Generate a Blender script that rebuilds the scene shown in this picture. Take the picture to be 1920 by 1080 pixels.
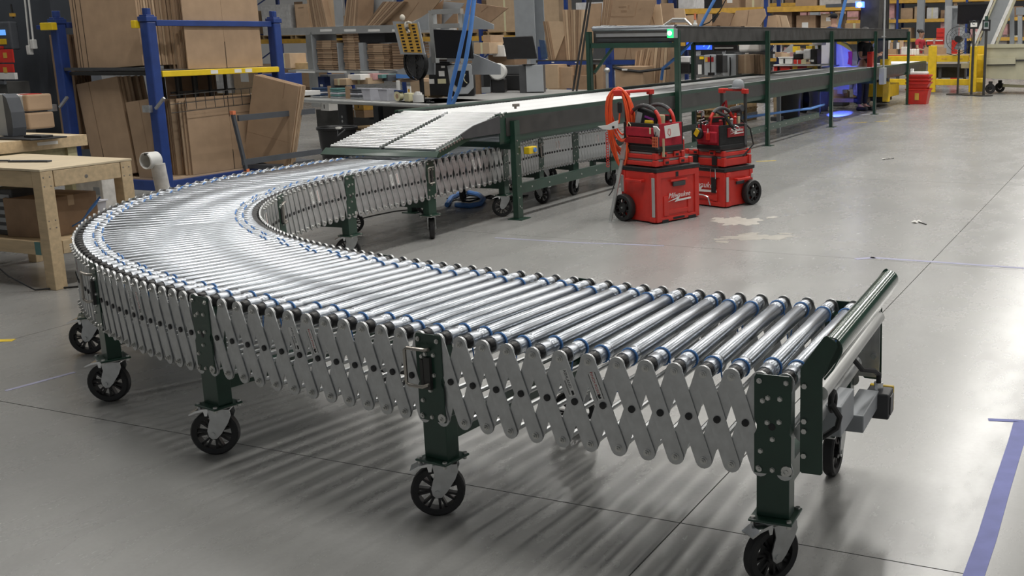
import bpy, bmesh, math, random
from mathutils import Vector, Matrix, Euler
random.seed(7)
SC = bpy.context.scene
COL = SC.collection
PI = math.pi
for o in list(bpy.data.objects):
    bpy.data.objects.remove(o)

# ---------------------------------------------------------------- camera
# the photograph is an off-centre crop: focal length and principal point in pixels of a 1920x1080 frame
FPX, PCX, PCY, PITCH, ROLL, CAMZ = 1990.93, 1289.2, 491.7, .2074, -.0133, 1.6
_c, _s = math.cos(PITCH), math.sin(PITCH)
_fw = Vector((0, _c, -_s)); _up0 = Vector((0, _s, _c)); _rt0 = Vector((1, 0, 0))
_cr, _sr = math.cos(ROLL), math.sin(ROLL)
RT = _rt0 * _cr + _up0 * _sr; UP = -_rt0 * _sr + _up0 * _cr; FW = _fw
CAMP = Vector((0, 0, CAMZ))
cd = bpy.data.cameras.new('camera'); cam = bpy.data.objects.new('camera', cd); COL.objects.link(cam)
cd.sensor_width = 36; cd.lens = 36 * FPX / 1920
cd.shift_x = (960 - PCX) / 1920; cd.shift_y = (PCY - 540) / 1920
cd.clip_start = .05; cd.clip_end = 400
cam.matrix_world = Matrix.Translation(CAMP) @ Matrix((RT, UP, -FW)).transposed().to_4x4()
SC.camera = cam

# ---------------------------------------------------------------- world, exposure, lamps
w = bpy.data.worlds.new('world'); SC.world = w; w.use_nodes = True
w.node_tree.nodes['Background'].inputs[0].default_value = (.93, .96, 1, 1)
w.node_tree.nodes['Background'].inputs[1].default_value = .22
SC.view_settings.view_transform = 'Standard'; SC.view_settings.look = 'None'
SC.view_settings.exposure = 0.0; SC.view_settings.gamma = 1; SC.view_settings.use_curve_mapping = False
LAMP_W = 98
LAMP_Z = 8.2

# building grid: D1 runs down the aisle, D2 across it to the right
ROT = math.atan2(-.3955, .9185)
D1 = Vector((.3955, .9185)); D2 = Vector((.9185, -.3955)); P0 = Vector((-1.577, 9.654))
def G(a, b, z=0.):
    q = P0 + D2 * a + D1 * b
    return Vector((q.x, q.y, z))
def grid(X):
    d = Vector((X[0], X[1])) - P0
    return d.dot(D2), d.dot(D1)
def ray(px, py): return RT * ((px - PCX) / FPX) - UP * ((py - PCY) / FPX) + FW
def gp(px, py, z=0.):                 # point of the horizontal plane z
    v = ray(px, py); return CAMP + v * ((z - CAMZ) / v.z)
def gg(px, py, z=0.): return grid(gp(px, py, z))
CA, CB = grid(CAMP)
def onb(px, py, b):                   # (a, z) on the upright plane b = const of the building grid
    v = ray(px, py); s = (b - CB) / (v.x * D1.x + v.y * D1.y); X = CAMP + v * s
    return grid(X)[0], X.z
def ona(px, py, a):
    v = ray(px, py); s = (a - CA) / (v.x * D2.x + v.y * D2.y); X = CAMP + v * s
    return grid(X)[1], X.z

# lamps: rows of linear high-bay lights along the aisle
LAMPS = [(a, b) for a in (-11, -6.4, -2.1, 2.2, 6.5, 11) for b in (-3.5, 2, 7.5, 13, 18.5, 24, 30, 37)]
for i, (a, b) in enumerate(LAMPS):
    k_ = 2.1 if a == 2.2 else .82
    L = bpy.data.lights.new('high_bay_lamp', 'AREA'); L.shape = 'RECTANGLE'; L.size = .4; L.size_y = 2.6
    L.energy = LAMP_W * k_; L.color = (1, .975, .93)
    lo = bpy.data.objects.new('high_bay_lamp', L); COL.objects.link(lo)
    lo.location = G(a, b, LAMP_Z); lo.rotation_euler = (0, 0, ROT)

# ---------------------------------------------------------------- materials
M = {}
def mat(name, col, rough=.5, metal=0., var=.12, scale=8., bump=0., bscale=60., emit=None, estr=0., spec=None, alpha=None, coat=0., tint=0., stretch=None, trans=0., rvar=0.):
    m = bpy.data.materials.new(name); m.use_nodes = True; nt = m.node_tree; N = nt.nodes; Lk = nt.links
    bs = N['Principled BSDF']
    bs.inputs['Roughness'].default_value = rough; bs.inputs['Metallic'].default_value = metal
    if spec is not None: bs.inputs['Specular IOR Level'].default_value = spec
    if coat: bs.inputs['Coat Weight'].default_value = coat; bs.inputs['Coat Roughness'].default_value = .12
    if trans: bs.inputs['Transmission Weight'].default_value = trans
    tc = N.new('ShaderNodeTexCoord'); src = tc.outputs['Object']
    if stretch:
        mp = N.new('ShaderNodeMapping'); mp.inputs['Scale'].default_value = stretch; Lk.new(src, mp.inputs['Vector']); src = mp.outputs['Vector']
    nz = N.new('ShaderNodeTexNoise'); nz.inputs['Scale'].default_value = scale; nz.inputs['Detail'].default_value = 5; Lk.new(src, nz.inputs['Vector'])
    hs = N.new('ShaderNodeHueSaturation'); hs.inputs['Color'].default_value = (*col, 1)
    mr = N.new('ShaderNodeMapRange'); mr.inputs['From Min'].default_value = .3; mr.inputs['From Max'].default_value = .7
    mr.inputs['To Min'].default_value = 1 - var; mr.inputs['To Max'].default_value = 1 + var
    Lk.new(nz.outputs['Fac'], mr.inputs['Value'])
    val = mr.outputs['Result']
    if tint:
        oi = N.new('ShaderNodeObjectInfo'); m2 = N.new('ShaderNodeMapRange'); m2.inputs['To Min'].default_value = 1 - tint; m2.inputs['To Max'].default_value = 1 + tint
        Lk.new(oi.outputs['Random'], m2.inputs['Value']); mm = N.new('ShaderNodeMath'); mm.operation = 'MULTIPLY'
        Lk.new(val, mm.inputs[0]); Lk.new(m2.outputs['Result'], mm.inputs[1]); val = mm.outputs[0]
    Lk.new(val, hs.inputs['Value']); Lk.new(hs.outputs['Color'], bs.inputs['Base Color'])
    if rvar:
        m3 = N.new('ShaderNodeMapRange'); m3.inputs['From Min'].default_value = .3; m3.inputs['From Max'].default_value = .7
        m3.inputs['To Min'].default_value = rough - rvar; m3.inputs['To Max'].default_value = rough + rvar
        Lk.new(nz.outputs['Fac'], m3.inputs['Value']); Lk.new(m3.outputs['Result'], bs.inputs['Roughness'])
    if bump:
        n2 = N.new('ShaderNodeTexNoise'); n2.inputs['Scale'].default_value = bscale; Lk.new(src, n2.inputs['Vector'])
        bp = N.new('ShaderNodeBump'); bp.inputs['Strength'].default_value = bump; bp.inputs['Distance'].default_value = .004
        Lk.new(n2.outputs['Fac'], bp.inputs['Height']); Lk.new(bp.outputs['Normal'], bs.inputs['Normal'])
    if emit: bs.inputs['Emission Color'].default_value = (*emit, 1); bs.inputs['Emission Strength'].default_value = estr
    if alpha is not None: bs.inputs['Alpha'].default_value = alpha
    M[name] = m
    return m
mat('green_gloss', (.02, .07, .045), .16, 0., .08, 10, coat=.6)
mat('zinc_roller', (.43, .46, .50), .29, 1., .09, 5, stretch=(1, 9, 9), rvar=.02)
mat('zinc_bright', (.74, .75, .76), .3, .95, .08, 6)
mat('zinc_bed', (.86, .87, .87), .42, .15, .06, 6)
mat('zinc_plate', (.56, .57, .57), .42, .85, .13, 26, rvar=.08)
mat('chrome', (.75, .76, .77), .2, 1., .05)
mat('steel_nut', (.62, .62, .6), .35, 1., .1)
mat('steel_handle', (.45, .42, .38), .38, 1., .15)
mat('green_paint', (.016, .052, .034), .34, 0., .12, 10, coat=.25)
mat('black_steel', (.042, .041, .039), .45, 0., .3, 6, rvar=.1)
mat('black_rubber', (.016, .016, .017), .55, 0., .25, 14)
mat('black_plastic', (.014, .014, .015), .38, 0., .2, 10)
mat('dark_grey_plastic', (.06, .062, .066), .5, 0., .15, 10)
mat('blue_belt', (.10, .28, .66), .4, 0., .1)
mat('label_white', (.78, .78, .76), .5, 0., .04)
mat('label_red', (.5, .03, .02), .5)
mat('print_black', (.02, .02, .02), .6)
mat('paper_white', (.82, .81, .78), .7, 0., .05)
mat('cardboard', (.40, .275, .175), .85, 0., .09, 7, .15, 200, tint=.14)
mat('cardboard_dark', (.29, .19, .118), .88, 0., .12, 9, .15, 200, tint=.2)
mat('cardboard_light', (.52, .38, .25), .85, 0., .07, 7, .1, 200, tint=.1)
mat('blue_rack', (.018, .05, .22), .42, 0., .15, 9, coat=.15)
mat('yellow_paint', (.78, .52, .02), .42, 0., .12, 9)
mat('yellow_beam', (.85, .60, .02), .4, 0., .08, 9)
mat('orange_beam', (.62, .36, .06), .5, 0., .15, 9)
mat('slot_dark', (.06, .038, .024), .9)
mat('pine', (.58, .44, .27), .6, 0., .14, 5, .15, 60, stretch=(1, 6, 6), tint=.05)
mat('plywood', (.66, .55, .38), .55, 0., .10, 4, stretch=(6, 1, 1))
mat('pine_green', (.40, .37, .22), .65, 0., .14, 5, stretch=(1, 6, 6))
mat('red_plastic', (.62, .036, .026), .36, 0., .08, 12)
mat('red_dark', (.30, .012, .016), .5, 0., .12, 16)
mat('red_fabric', (.40, .012, .03), .8, 0., .2, 24, .4, 300)
mat('black_fabric', (.016, .016, .017), .85, 0., .3, 30, .4, 300)
mat('grey_fabric', (.09, .09, .095), .8, 0., .15, 30)
mat('clear_lid', (.55, .5, .48), .2, 0., .06, trans=.5)
mat('alu', (.62, .63, .62), .38, .7, .06)
mat('grey_metal', (.36, .38, .40), .5, .1, .07, 6)
mat('grey_paint', (.27, .29, .31), .5, 0., .07, 6)
mat('charcoal', (.075, .082, .095), .65, 0., .10, 6)
mat('charcoal_panel', (.062, .070, .084), .7, 0., .12, 3)
mat('desk_top', (.36, .36, .35), .35, 0., .06, 5)
mat('blue_hose', (.10, .27, .68), .42, 0., .06)
mat('orange_cord', (.85, .11, .03), .45, 0., .08)
mat('orange_cap', (.75, .22, .10), .5)
mat('beige_metal', (.45, .43, .31), .5, 0., .08, 4)
mat('tote_grey', (.55, .56, .62), .4, 0., .05)
mat('screen_black', (.008, .008, .01), .22, 0., .2)
mat('skin', (.52, .30, .21), .55, 0., .08)
mat('skin_tan', (.40, .23, .15), .55, 0., .08)
mat('hair_dark', (.02, .016, .014), .6)
mat('navy_cloth', (.02, .04, .14), .85, 0., .15, 20)
mat('black_cloth', (.018, .018, .02), .88, 0., .15, 20)
mat('red_cloth', (.42, .03, .045), .85, 0., .15, 20)
mat('white_plastic', (.72, .72, .70), .4, 0., .05)
mat('cream_tape', (.66, .62, .40), .3, 0., .05)
mat('purple_film', (.25, .04, .30), .4)
mat('tape_blue', (.17, .19, .46), .6, 0., .1, 12)
mat('tape_violet', (.36, .36, .50), .6, 0., .06, 12)
mat('green_lens', (.02, .5, .12), .3, emit=(.02, 1, .2), estr=1.4)
mat('white_lens', (.9, 1, .9), .3, emit=(.8, 1, .85), estr=4)
mat('screen_blue', (.05, .15, .8), .3, emit=(.02, .08, .9), estr=.9)
mat('screen_cyan', (.2, .45, .9), .3, emit=(.12, .38, .95), estr=.8)
mat('led_blue', (.1, .2, 1), .3, emit=(.05, .12, 1), estr=5)
mat('led_core', (.7, .8, 1), .3, emit=(.55, .75, 1), estr=8)
mat('lamp_diffuser', (1, 1, 1), .4, emit=(1, .97, .92), estr=10)
mat('pallet_wood', (.47, .33, .17), .8, 0., .2, 8, tint=.15)
mat('shrink_wrap', (.55, .52, .50), .35, 0., .2, 12, tint=.2)
mat('merch_white', (.66, .66, .66), .6, 0., .15, 9, tint=.12)
mat('merch_pink', (.55, .30, .30), .6, 0., .2, 9, tint=.15)
mat('bag_clear', (.60, .58, .55), .3, 0., .2, 16)
mat('machine_white', (.62, .61, .66), .4, 0., .04)
mat('magenta', (.55, .02, .10), .5)
mat('jeans_blue', (.03, .06, .13), .8, 0., .2, 20)
mat('beige_plush', (.62, .58, .50), .9, 0., .1)
mat('teal_paint', (.10, .23, .22), .6)
mat('tan_stain2', (.42, .40, .355), .35, 0., .14, 9)
mat('tan_stain', (.50, .48, .43), .4, 0., .12, 14)

# ---------------------------------------------------------------- mesh helpers
class MB:
    def __init__(s): s.v = []; s.f = []
    def add(s, vs, fs):
        n = len(s.v); s.v += [tuple(p) for p in vs]; s.f += [tuple(i + n for i in f) for f in fs]; return s
    def box(s, x0, y0, z0, x1, y1, z1, R=None, o=(0, 0, 0)):
        vs = [(x, y, z) for x in (x0, x1) for y in (y0, y1) for z in (z0, z1)]
        if R is not None: vs = [tuple(R @ Vector(p) + Vector(o)) for p in vs]
        elif o != (0, 0, 0): vs = [(p[0] + o[0], p[1] + o[1], p[2] + o[2]) for p in vs]
        return s.add(vs, [(0, 1, 3, 2), (4, 6, 7, 5), (0, 4, 5, 1), (2, 3, 7, 6), (0, 2, 6, 4), (1, 5, 7, 3)])
    def bar(s, p, q, wx, wz, up=(0, 0, 1)):           # rectangular bar from p to q
        p = Vector(p); q = Vector(q); d = (q - p).normalized(); u = Vector(up)
        x = d.cross(u)
        if x.length < 1e-4: x = Vector((1, 0, 0))
        x.normalize(); z = x.cross(d).normalized()
        vs = [c + x * (sx * wx / 2) + z * (sz * wz / 2) for c in (p, q) for sx in (-1, 1) for sz in (-1, 1)]
        return s.add(vs, [(0, 1, 3, 2), (4, 6, 7, 5), (0, 4, 5, 1), (2, 3, 7, 6), (0, 2, 6, 4), (1, 5, 7, 3)])
    def cyl(s, p, q, r, n=12, r2=None, caps=True):
        p = Vector(p); q = Vector(q); d = (q - p).normalized(); r2 = r if r2 is None else r2
        x = d.orthogonal().normalized(); y = d.cross(x)
        vs = []
        for c, rr in ((p, r), (q, r2)):
            for i in range(n):
                t = 2 * PI * i / n; vs.append(c + x * (rr * math.cos(t)) + y * (rr * math.sin(t)))
        fs = [(i, (i + 1) % n, n + (i + 1) % n, n + i) for i in range(n)]
        if caps: fs += [tuple(range(n - 1, -1, -1)), tuple(range(n, 2 * n))]
        return s.add(vs, fs)
    def tube(s, pts, r, n=8, closed=False):
        pts = [Vector(p) for p in pts]; m = len(pts); vs = []; prev = None
        for i, p in enumerate(pts):
            a = pts[i - 1] if (i > 0 or closed) else p; b = pts[(i + 1) % m] if (i < m - 1 or closed) else p
            d = (b - a).normalized()
            x = d.orthogonal().normalized() if prev is None else (prev - d * prev.dot(d)).normalized()
            prev = x; y = d.cross(x)
            for k in range(n):
                t = 2 * PI * k / n; vs.append(p + x * (r * math.cos(t)) + y * (r * math.sin(t)))
        fs = []
        for i in range(m if closed else m - 1):
            j = (i + 1) % m
            fs += [(i * n + k, i * n + (k + 1) % n, j * n + (k + 1) % n, j * n + k) for k in range(n)]
        if not closed: fs += [tuple(range(n - 1, -1, -1)), tuple((m - 1) * n + k for k in range(n))]
        return s.add(vs, fs)
    def lathe(s, prof, n=16, axis='z', o=(0, 0, 0), close=False):   # prof: (r, h)
        vs = []; m = len(prof)
        for r, h in prof:
            for i in range(n):
                t = 2 * PI * i / n; a, b = r * math.cos(t), r * math.sin(t)
                p = {'z': (a, b, h), 'x': (h, a, b), 'y': (b, h, a)}[axis]
                vs.append((p[0] + o[0], p[1] + o[1], p[2] + o[2]))
        fs = []
        for j in range(m if close else m - 1):
            k = (j + 1) % m
            fs += [(j * n + i, j * n + (i + 1) % n, k * n + (i + 1) % n, k * n + i) for i in range(n)]
        if not close:
            if prof[0][0] > 1e-5: fs.append(tuple(range(n - 1, -1, -1)))
            if prof[-1][0] > 1e-5: fs.append(tuple((m - 1) * n + i for i in range(n)))
        return s.add(vs, fs)
    def prism(s, pts, d0, d1, plane='xz'):               # outline in a plane, extruded along the third axis
        n = len(pts)
        def P(u, v, d): return {'xz': (u, d, v), 'yz': (d, u, v), 'xy': (u, v, d)}[plane]
        vs = [P(u, v, d0) for u, v in pts] + [P(u, v, d1) for u, v in pts]
        fs = [tuple(range(n - 1, -1, -1)), tuple(range(n, 2 * n))] + [(i, (i + 1) % n, n + (i + 1) % n, n + i) for i in range(n)]
        return s.add(vs, fs)
    def ball(s, c, rx, ry=None, rz=None, n=10, m=7):
        ry = rx if ry is None else ry; rz = rx if rz is None else rz
        vs = [(c[0], c[1], c[2] - rz)]; fs = []
        for j in range(1, m):
            ph = -PI / 2 + PI * j / m
            for i in range(n):
                t = 2 * PI * i / n; vs.append((c[0] + rx * math.cos(ph) * math.cos(t), c[1] + ry * math.cos(ph) * math.sin(t), c[2] + rz * math.sin(ph)))
        vs.append((c[0], c[1], c[2] + rz)); top = len(vs) - 1
        fs += [(0, 1 + (i + 1) % n, 1 + i) for i in range(n)]
        for j in range(m - 2):
            a = 1 + j * n; b = a + n
            fs += [(a + i, a + (i + 1) % n, b + (i + 1) % n, b + i) for i in range(n)]
        a = 1 + (m - 2) * n
        fs += [(a + i, a + (i + 1) % n, top) for i in range(n)]
        return s.add(vs, fs)
    def xf(s, Mx):
        s.v = [tuple(Mx @ Vector(p)) for p in s.v]; return s
    def mesh(s, name, m, smooth=False):
        me = bpy.data.meshes.new(name); me.from_pydata(s.v, [], s.f)
        bm = bmesh.new(); bm.from_mesh(me); bmesh.ops.recalc_face_normals(bm, faces=bm.faces); bm.to_mesh(me); bm.free()
        me.materials.append(M[m])
        if smooth:
            me.polygons.foreach_set('use_smooth', [True] * len(me.polygons)); me.set_sharp_from_angle(angle=math.radians(38))
        me.update(); return me
    def obj(s, name, m, parent=None, loc=(0, 0, 0), rot=(0, 0, 0), smooth=False, bevel=0., seg=2, label=None, kind=None):
        return put(name, s.mesh(name, m, smooth), parent, loc, rot, bevel, label, kind, seg)
def put(name, me, parent=None, loc=(0, 0, 0), rot=(0, 0, 0), bevel=0., label=None, kind=None, seg=2):
    o = bpy.data.objects.new(name, me); COL.objects.link(o)
    o.location = loc; o.rotation_euler = rot
    if parent: o.parent = parent
    if bevel:
        bv = o.modifiers.new('b', 'BEVEL'); bv.width = bevel; bv.segments = seg; bv.limit_method = 'ANGLE'; bv.angle_limit = math.radians(40)
        bv.harden_normals = False
    if label: o['label'] = label
    if kind: o['kind'] = kind
    return o
def tag(o, label, cat, group=None):
    o['label'] = label; o['category'] = cat
    if group: o['group'] = group
    return o
def thing(name, label, cat, loc=(0, 0, 0), rz=ROT, group=None):
    o = bpy.data.objects.new(name, None); COL.objects.link(o); o.empty_display_size = .05
    o.location = loc; o.rotation_euler = (0, 0, rz)
    return tag(o, label, cat, group)
def bx(name, m, parent, x0, y0, z0, x1, y1, z1, bevel=0., label=None):
    return MB().box(x0, y0, z0, x1, y1, z1).obj(name, m, parent, bevel=bevel, label=label)
def dup(root, loc, rz=None, label=None, group=None):
    def cp(o, par):
        c = o.copy(); COL.objects.link(c); c.parent = par
        for ch in list(o.children): cp(ch, c)
        return c
    r = cp(root, None); r.location = loc
    if rz is not None: r.rotation_euler = (0, 0, rz)
    if label: r['label'] = label
    if group: r['group'] = group
    return r
_TX = {}
def text(name, s, size, m, parent, loc, rot, ex=.0006, shear=0., align='CENTER', label=None, sx=1.):
    key = (s, size, m, ex, shear)
    if key not in _TX:
        c = bpy.data.curves.new(name, 'FONT'); c.body = s; c.size = size; c.extrude = ex; c.align_x = align; c.align_y = 'CENTER'; c.shear = shear; c.resolution_u = 2
        o = bpy.data.objects.new(name, c); COL.objects.link(o)
        dg = bpy.context.evaluated_depsgraph_get(); me = bpy.data.meshes.new_from_object(o.evaluated_get(dg)); bpy.data.objects.remove(o)
        me.name = name; me.materials.clear(); me.materials.append(M[m]); _TX[key] = me
    o = put(name, _TX[key], parent, loc, rot, label=label); o.scale = (sx, 1, 1); o['kind'] = 'stuff'
    return o
def rrect(x0, y0, x1, y1, r, n=4):
    out = []
    for cx, cy, a0 in ((x1 - r, y1 - r, 0), (x0 + r, y1 - r, 90), (x0 + r, y0 + r, 180), (x1 - r, y0 + r, 270)):
        out += [(cx + r * math.cos(math.radians(a0 + 90 * i / n)), cy + r * math.sin(math.radians(a0 + 90 * i / n))) for i in range(n + 1)]
    return out
def arc(c, r, a0, a1, n): return [(c[0] + r * math.cos(math.radians(a0 + (a1 - a0) * i / n)), c[1] + r * math.sin(math.radians(a0 + (a1 - a0) * i / n))) for i in range(n + 1)]
ORD = 'first second third fourth fifth sixth seventh eighth ninth tenth eleventh twelfth thirteenth fourteenth fifteenth sixteenth seventeenth eighteenth nineteenth twentieth'.split()
ORD += ['twenty-' + o for o in ORD[:9]] + ['thirtieth'] + ['thirty-' + o for o in ORD[:9]]
def struct(o): o['kind'] = 'structure'; return o
# ---------------------------------------------------------------- the hall
def floor_mat():
    m = bpy.data.materials.new('concrete'); m.use_nodes = True; nt = m.node_tree; N = nt.nodes; K = nt.links; bs = N['Principled BSDF']
    tc = N.new('ShaderNodeTexCoord')
    def noise(sc, det, st=None, rough=.55):
        n = N.new('ShaderNodeTexNoise'); n.inputs['Scale'].default_value = sc; n.inputs['Detail'].default_value = det; n.inputs['Roughness'].default_value = rough
        if st:
            mp = N.new('ShaderNodeMapping'); mp.inputs['Scale'].default_value = st; mp.inputs['Rotation'].default_value = (0, 0, .25); K.new(tc.outputs['Object'], mp.inputs['Vector']); K.new(mp.outputs['Vector'], n.inputs['Vector'])
        else: K.new(tc.outputs['Object'], n.inputs['Vector'])
        return n
    a = noise(.55, 7); b = noise(3.5, 8, (1, .45, 1), .7); c = noise(60, 3)
    r1 = N.new('ShaderNodeValToRGB'); r1.color_ramp.elements[0].position = .3; r1.color_ramp.elements[0].color = (.262, .262, .255, 1)
    r1.color_ramp.elements[1].position = .72; r1.color_ramp.elements[1].color = (.37, .368, .355, 1); K.new(a.outputs['Fac'], r1.inputs['Fac'])
    r2 = N.new('ShaderNodeMapRange'); r2.inputs['From Min'].default_value = .32; r2.inputs['From Max'].default_value = .72; r2.inputs['To Min'].default_value = .91; r2.inputs['To Max'].default_value = 1.09
    K.new(b.outputs['Fac'], r2.inputs['Value'])
    r3 = N.new('ShaderNodeMapRange'); r3.inputs['To Min'].default_value = .92; r3.inputs['To Max'].default_value = 1.08; K.new(c.outputs['Fac'], r3.inputs['Value'])
    mu = N.new('ShaderNodeMath'); mu.operation = 'MULTIPLY'; K.new(r2.outputs['Result'], mu.inputs[0]); K.new(r3.outputs['Result'], mu.inputs[1])
    hs = N.new('ShaderNodeHueSaturation'); K.new(r1.outputs['Color'], hs.inputs['Color']); K.new(mu.outputs[0], hs.inputs['Value'])
    K.new(hs.outputs['Color'], bs.inputs['Base Color'])
    r4 = N.new('ShaderNodeMapRange'); r4.inputs['From Min'].default_value = .3; r4.inputs['From Max'].default_value = .7; r4.inputs['To Min'].default_value = .31; r4.inputs['To Max'].default_value = .22
    K.new(b.outputs['Fac'], r4.inputs['Value']); K.new(r4.outputs['Result'], bs.inputs['Roughness'])
    bs.inputs['Specular IOR Level'].default_value = .62
    bp = N.new('ShaderNodeBump'); bp.inputs['Strength'].default_value = .05; bp.inputs['Distance'].default_value = .004; K.new(b.outputs['Fac'], bp.inputs['Height']); K.new(bp.outputs['Normal'], bs.inputs['Normal'])
    M['concrete'] = m
floor_mat()
mat('joint_dark', (.09, .09, .085), .9)
mat('ceiling_white', (.78, .78, .77), .8, 0., .04, 1)
mat('wall_light', (.55, .56, .57), .8, 0., .05, 1)
fl = struct(MB().box(-40, -30, -.2, 40, 90, -.012).obj('floor', 'joint_dark', loc=G(0, 0, 0), rot=(0, 0, ROT)))
acuts = [-30, -9.3, -4.9, -.49, 3.916, 8.32, 12.7, 30]; bcuts = [-24, -9.6, -5.2, -.72, 3.68, 8.08, 12.5, 16.9, 80]
for i in range(len(acuts) - 1):
    for j in range(len(bcuts) - 1):
        g = .0025
        MB().box(acuts[i] + g, bcuts[j] + g, -.15, acuts[i + 1] - g, bcuts[j + 1] - g, 0).obj('floor_slab', 'concrete', fl)
struct(MB().box(-30, -24, 10, 30, 80, 10.2).obj('ceiling', 'ceiling_white', loc=G(0, 0, 0), rot=(0, 0, ROT)))
struct(MB().box(-30, 70, 0, 30, 70.2, 10).obj('wall_back', 'wall_light', loc=G(0, 0, 0), rot=(0, 0, ROT)))
struct(MB().box(-26, -24, 0, -25.8, 70, 10).obj('wall_left', 'wall_light', loc=G(0, 0, 0), rot=(0, 0, ROT)))

# floor tapes and marks
def strip(name, label, m, pts, wd, cat='tape', group=None, z=.0012):
    mb = MB(); L = []
    for i, p in enumerate(pts):
        d = (Vector(pts[min(i + 1, len(pts) - 1)]) - Vector(pts[max(i - 1, 0)])).normalized(); n = Vector((-d.y, d.x)) * wd / 2
        L += [(p[0] + n.x, p[1] + n.y), (p[0] - n.x, p[1] - n.y)]
    for i in range(len(pts) - 1):
        q = [L[2 * i], L[2 * i + 1], L[2 * i + 3], L[2 * i + 2]]
        mb.prism(q, .0002, z, 'xy')
    o = mb.obj(name, m); tag(o, label, cat, group); return o
def F(px, py): p = gp(px, py); return (p.x, p.y)
t1 = strip('floor_tape', 'broad blue tape strip on the floor right of the conveyor end', 'tape_blue', [F(1915, 792), F(1905, 830), F(1878, 915), F(1850, 1010), F(1822, 1090)], .062)
strip('floor_tape', 'short blue tape tail crossing the top of the broad blue strip', 'tape_blue', [F(1853, 787), F(1900, 789), F(1920, 790)], .03)
strip('floor_tape', 'long violet tape line crossing the aisle floor at right', 'tape_violet', [F(1632, 483), F(1750, 491), F(1935, 504)], .045)
strip('floor_tape', 'short bent violet tape end where the aisle tape line begins', 'tape_violet', [F(1604, 486), F(1640, 483)], .05)
strip('floor_tape', 'thin faded violet tape on the floor between conveyor loop and red tool chest', 'tape_violet', [F(928, 446), F(1080, 455), F(1245, 461)], .025)
strip('floor_tape', 'faded violet tape line on the floor at the far left edge', 'tape_violet', [F(10, 733), F(70, 717), F(140, 698)], .025)
strip('floor_marking', 'yellow paint mark on the floor at the left edge', 'yellow_beam', [F(-8, 639), F(26, 638)], .05, 'floor mark')
for i, (x0, y0, x1, y1, d) in enumerate(((1418, 303, 1455, 301, 'beside the second red tool stack'), (1560, 224, 1590, 222, 'near the blue light spot, nearest of the row'), (1590, 231, 1625, 229, 'near the blue light spot, second of the row'), (1640, 228, 1665, 227, 'before the grey control box post'))):
    strip('floor_marking', 'small yellow tape dash on the floor ' + d, 'yellow_beam', [F(x0, y0), F(x1, y1)], .04, 'floor mark', 'yellow dashes on the floor')
strip('floor_patch', 'pale worn strip on the floor around the grey control box post', 'paper_white', [F(1612, 215), F(1678, 213)], .06, 'floor mark')
def blotch(name, label, m, c, rx, ry, seed, ang=0., cat='stain'):
    rd = random.Random(seed); t = thing(name, label, cat, (c[0], c[1], 0), ang)
    for q in range(7):
        ox, oy = (0, 0) if q == 0 else (rd.uniform(-rx, rx) * 1.1, rd.uniform(-ry, ry) * 1.2); k0 = 1 if q == 0 else rd.uniform(.18, .4); pts = []; ph = [rd.uniform(0, 6.3) for _ in range(5)]
        for i in range(64):
            u = 2 * PI * i / 64; k = .78 + .16 * math.sin(2 * u + ph[0]) + .13 * math.sin(5 * u + ph[1]) + .09 * math.sin(11 * u + ph[2]) + rd.uniform(-.07, .07); pts.append((ox + rx * k0 * k * math.cos(u), oy + ry * k0 * k * math.sin(u)))
        MB().prism(pts, .0002, .0009 + .00003 * q, 'xy').obj('patch', m, t)
    return t
blotch('floor_stain', 'pale tan worn stain on the floor right of the red tool chest', 'tan_stain', F(1385, 415), .22, .30, 3, -.5)
blotch('floor_stain', 'smaller tan stain beside the violet tape on the floor', 'tan_stain2', F(1425, 445), .30, .17, 8)
def litter(px, py, label, seed, sx=.12):
    rd = random.Random(seed); p = gp(px, py); t = thing('litter_scrap', label, 'litter', (p.x, p.y, 0), rd.random() * 3)
    mb = MB()
    for k in range(3):
        a = rd.random() * 6; x, y = rd.uniform(-sx, sx), rd.uniform(-.03, .03)
        mb.add([(x, y, .001), (x + .05, y + .01, .02), (x + .06, y + .04, .004), (x + .005, y + .035, .012)], [(0, 1, 2, 3)])
    mb.obj('film', 'paper_white', t); MB().box(-sx * .5, -.006, 0, sx, .006, .008).obj('strip', 'black_plastic', t)
litter(1662, 299, 'scrap of torn white film and black strip on the far aisle floor', 4, .15)
litter(1732, 420, 'crumpled white and brown scrap on the aisle floor near the joint', 5, .08)
# ---------------------------------------------------------------- flexible roller conveyor
CP = [[.424, 3.438], [-.225, 3.69], [-.844, 4.013], [-1.454, 4.352], [-2.025, 4.753], [-2.512, 5.252], [-2.877, 5.845], [-3.102, 6.504], [-3.168, 7.198], [-3.065, 7.887], [-2.83, 8.543], [-2.539, 9.178], [-2.275, 9.824], [-2.075, 10.492], [-1.874, 11.161], [-1.554, 11.78], [-1.231, 12.392], [-.9, 13.0]]
CP = [[x * .973, y * .973] for x, y in CP]
def cr_path(cp, n=60):
    P = [Vector(p) for p in cp]; P = [P[0] * 2 - P[1]] + P + [P[-1] * 2 - P[-2]]; out = []
    for i in range(1, len(P) - 2):
        a, b, c, d = P[i - 1:i + 3]
        for k in range(n):
            t = k / n; out.append(.5 * ((2 * b) + (c - a) * t + (2 * a - 5 * b + 4 * c - d) * t * t + (3 * b - a - 3 * c + d) * t ** 3))
    return out
PTH = cr_path(CP); SS = [0.]
for i in range(1, len(PTH)): SS.append(SS[-1] + (PTH[i] - PTH[i - 1]).length)
import bisect
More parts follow.
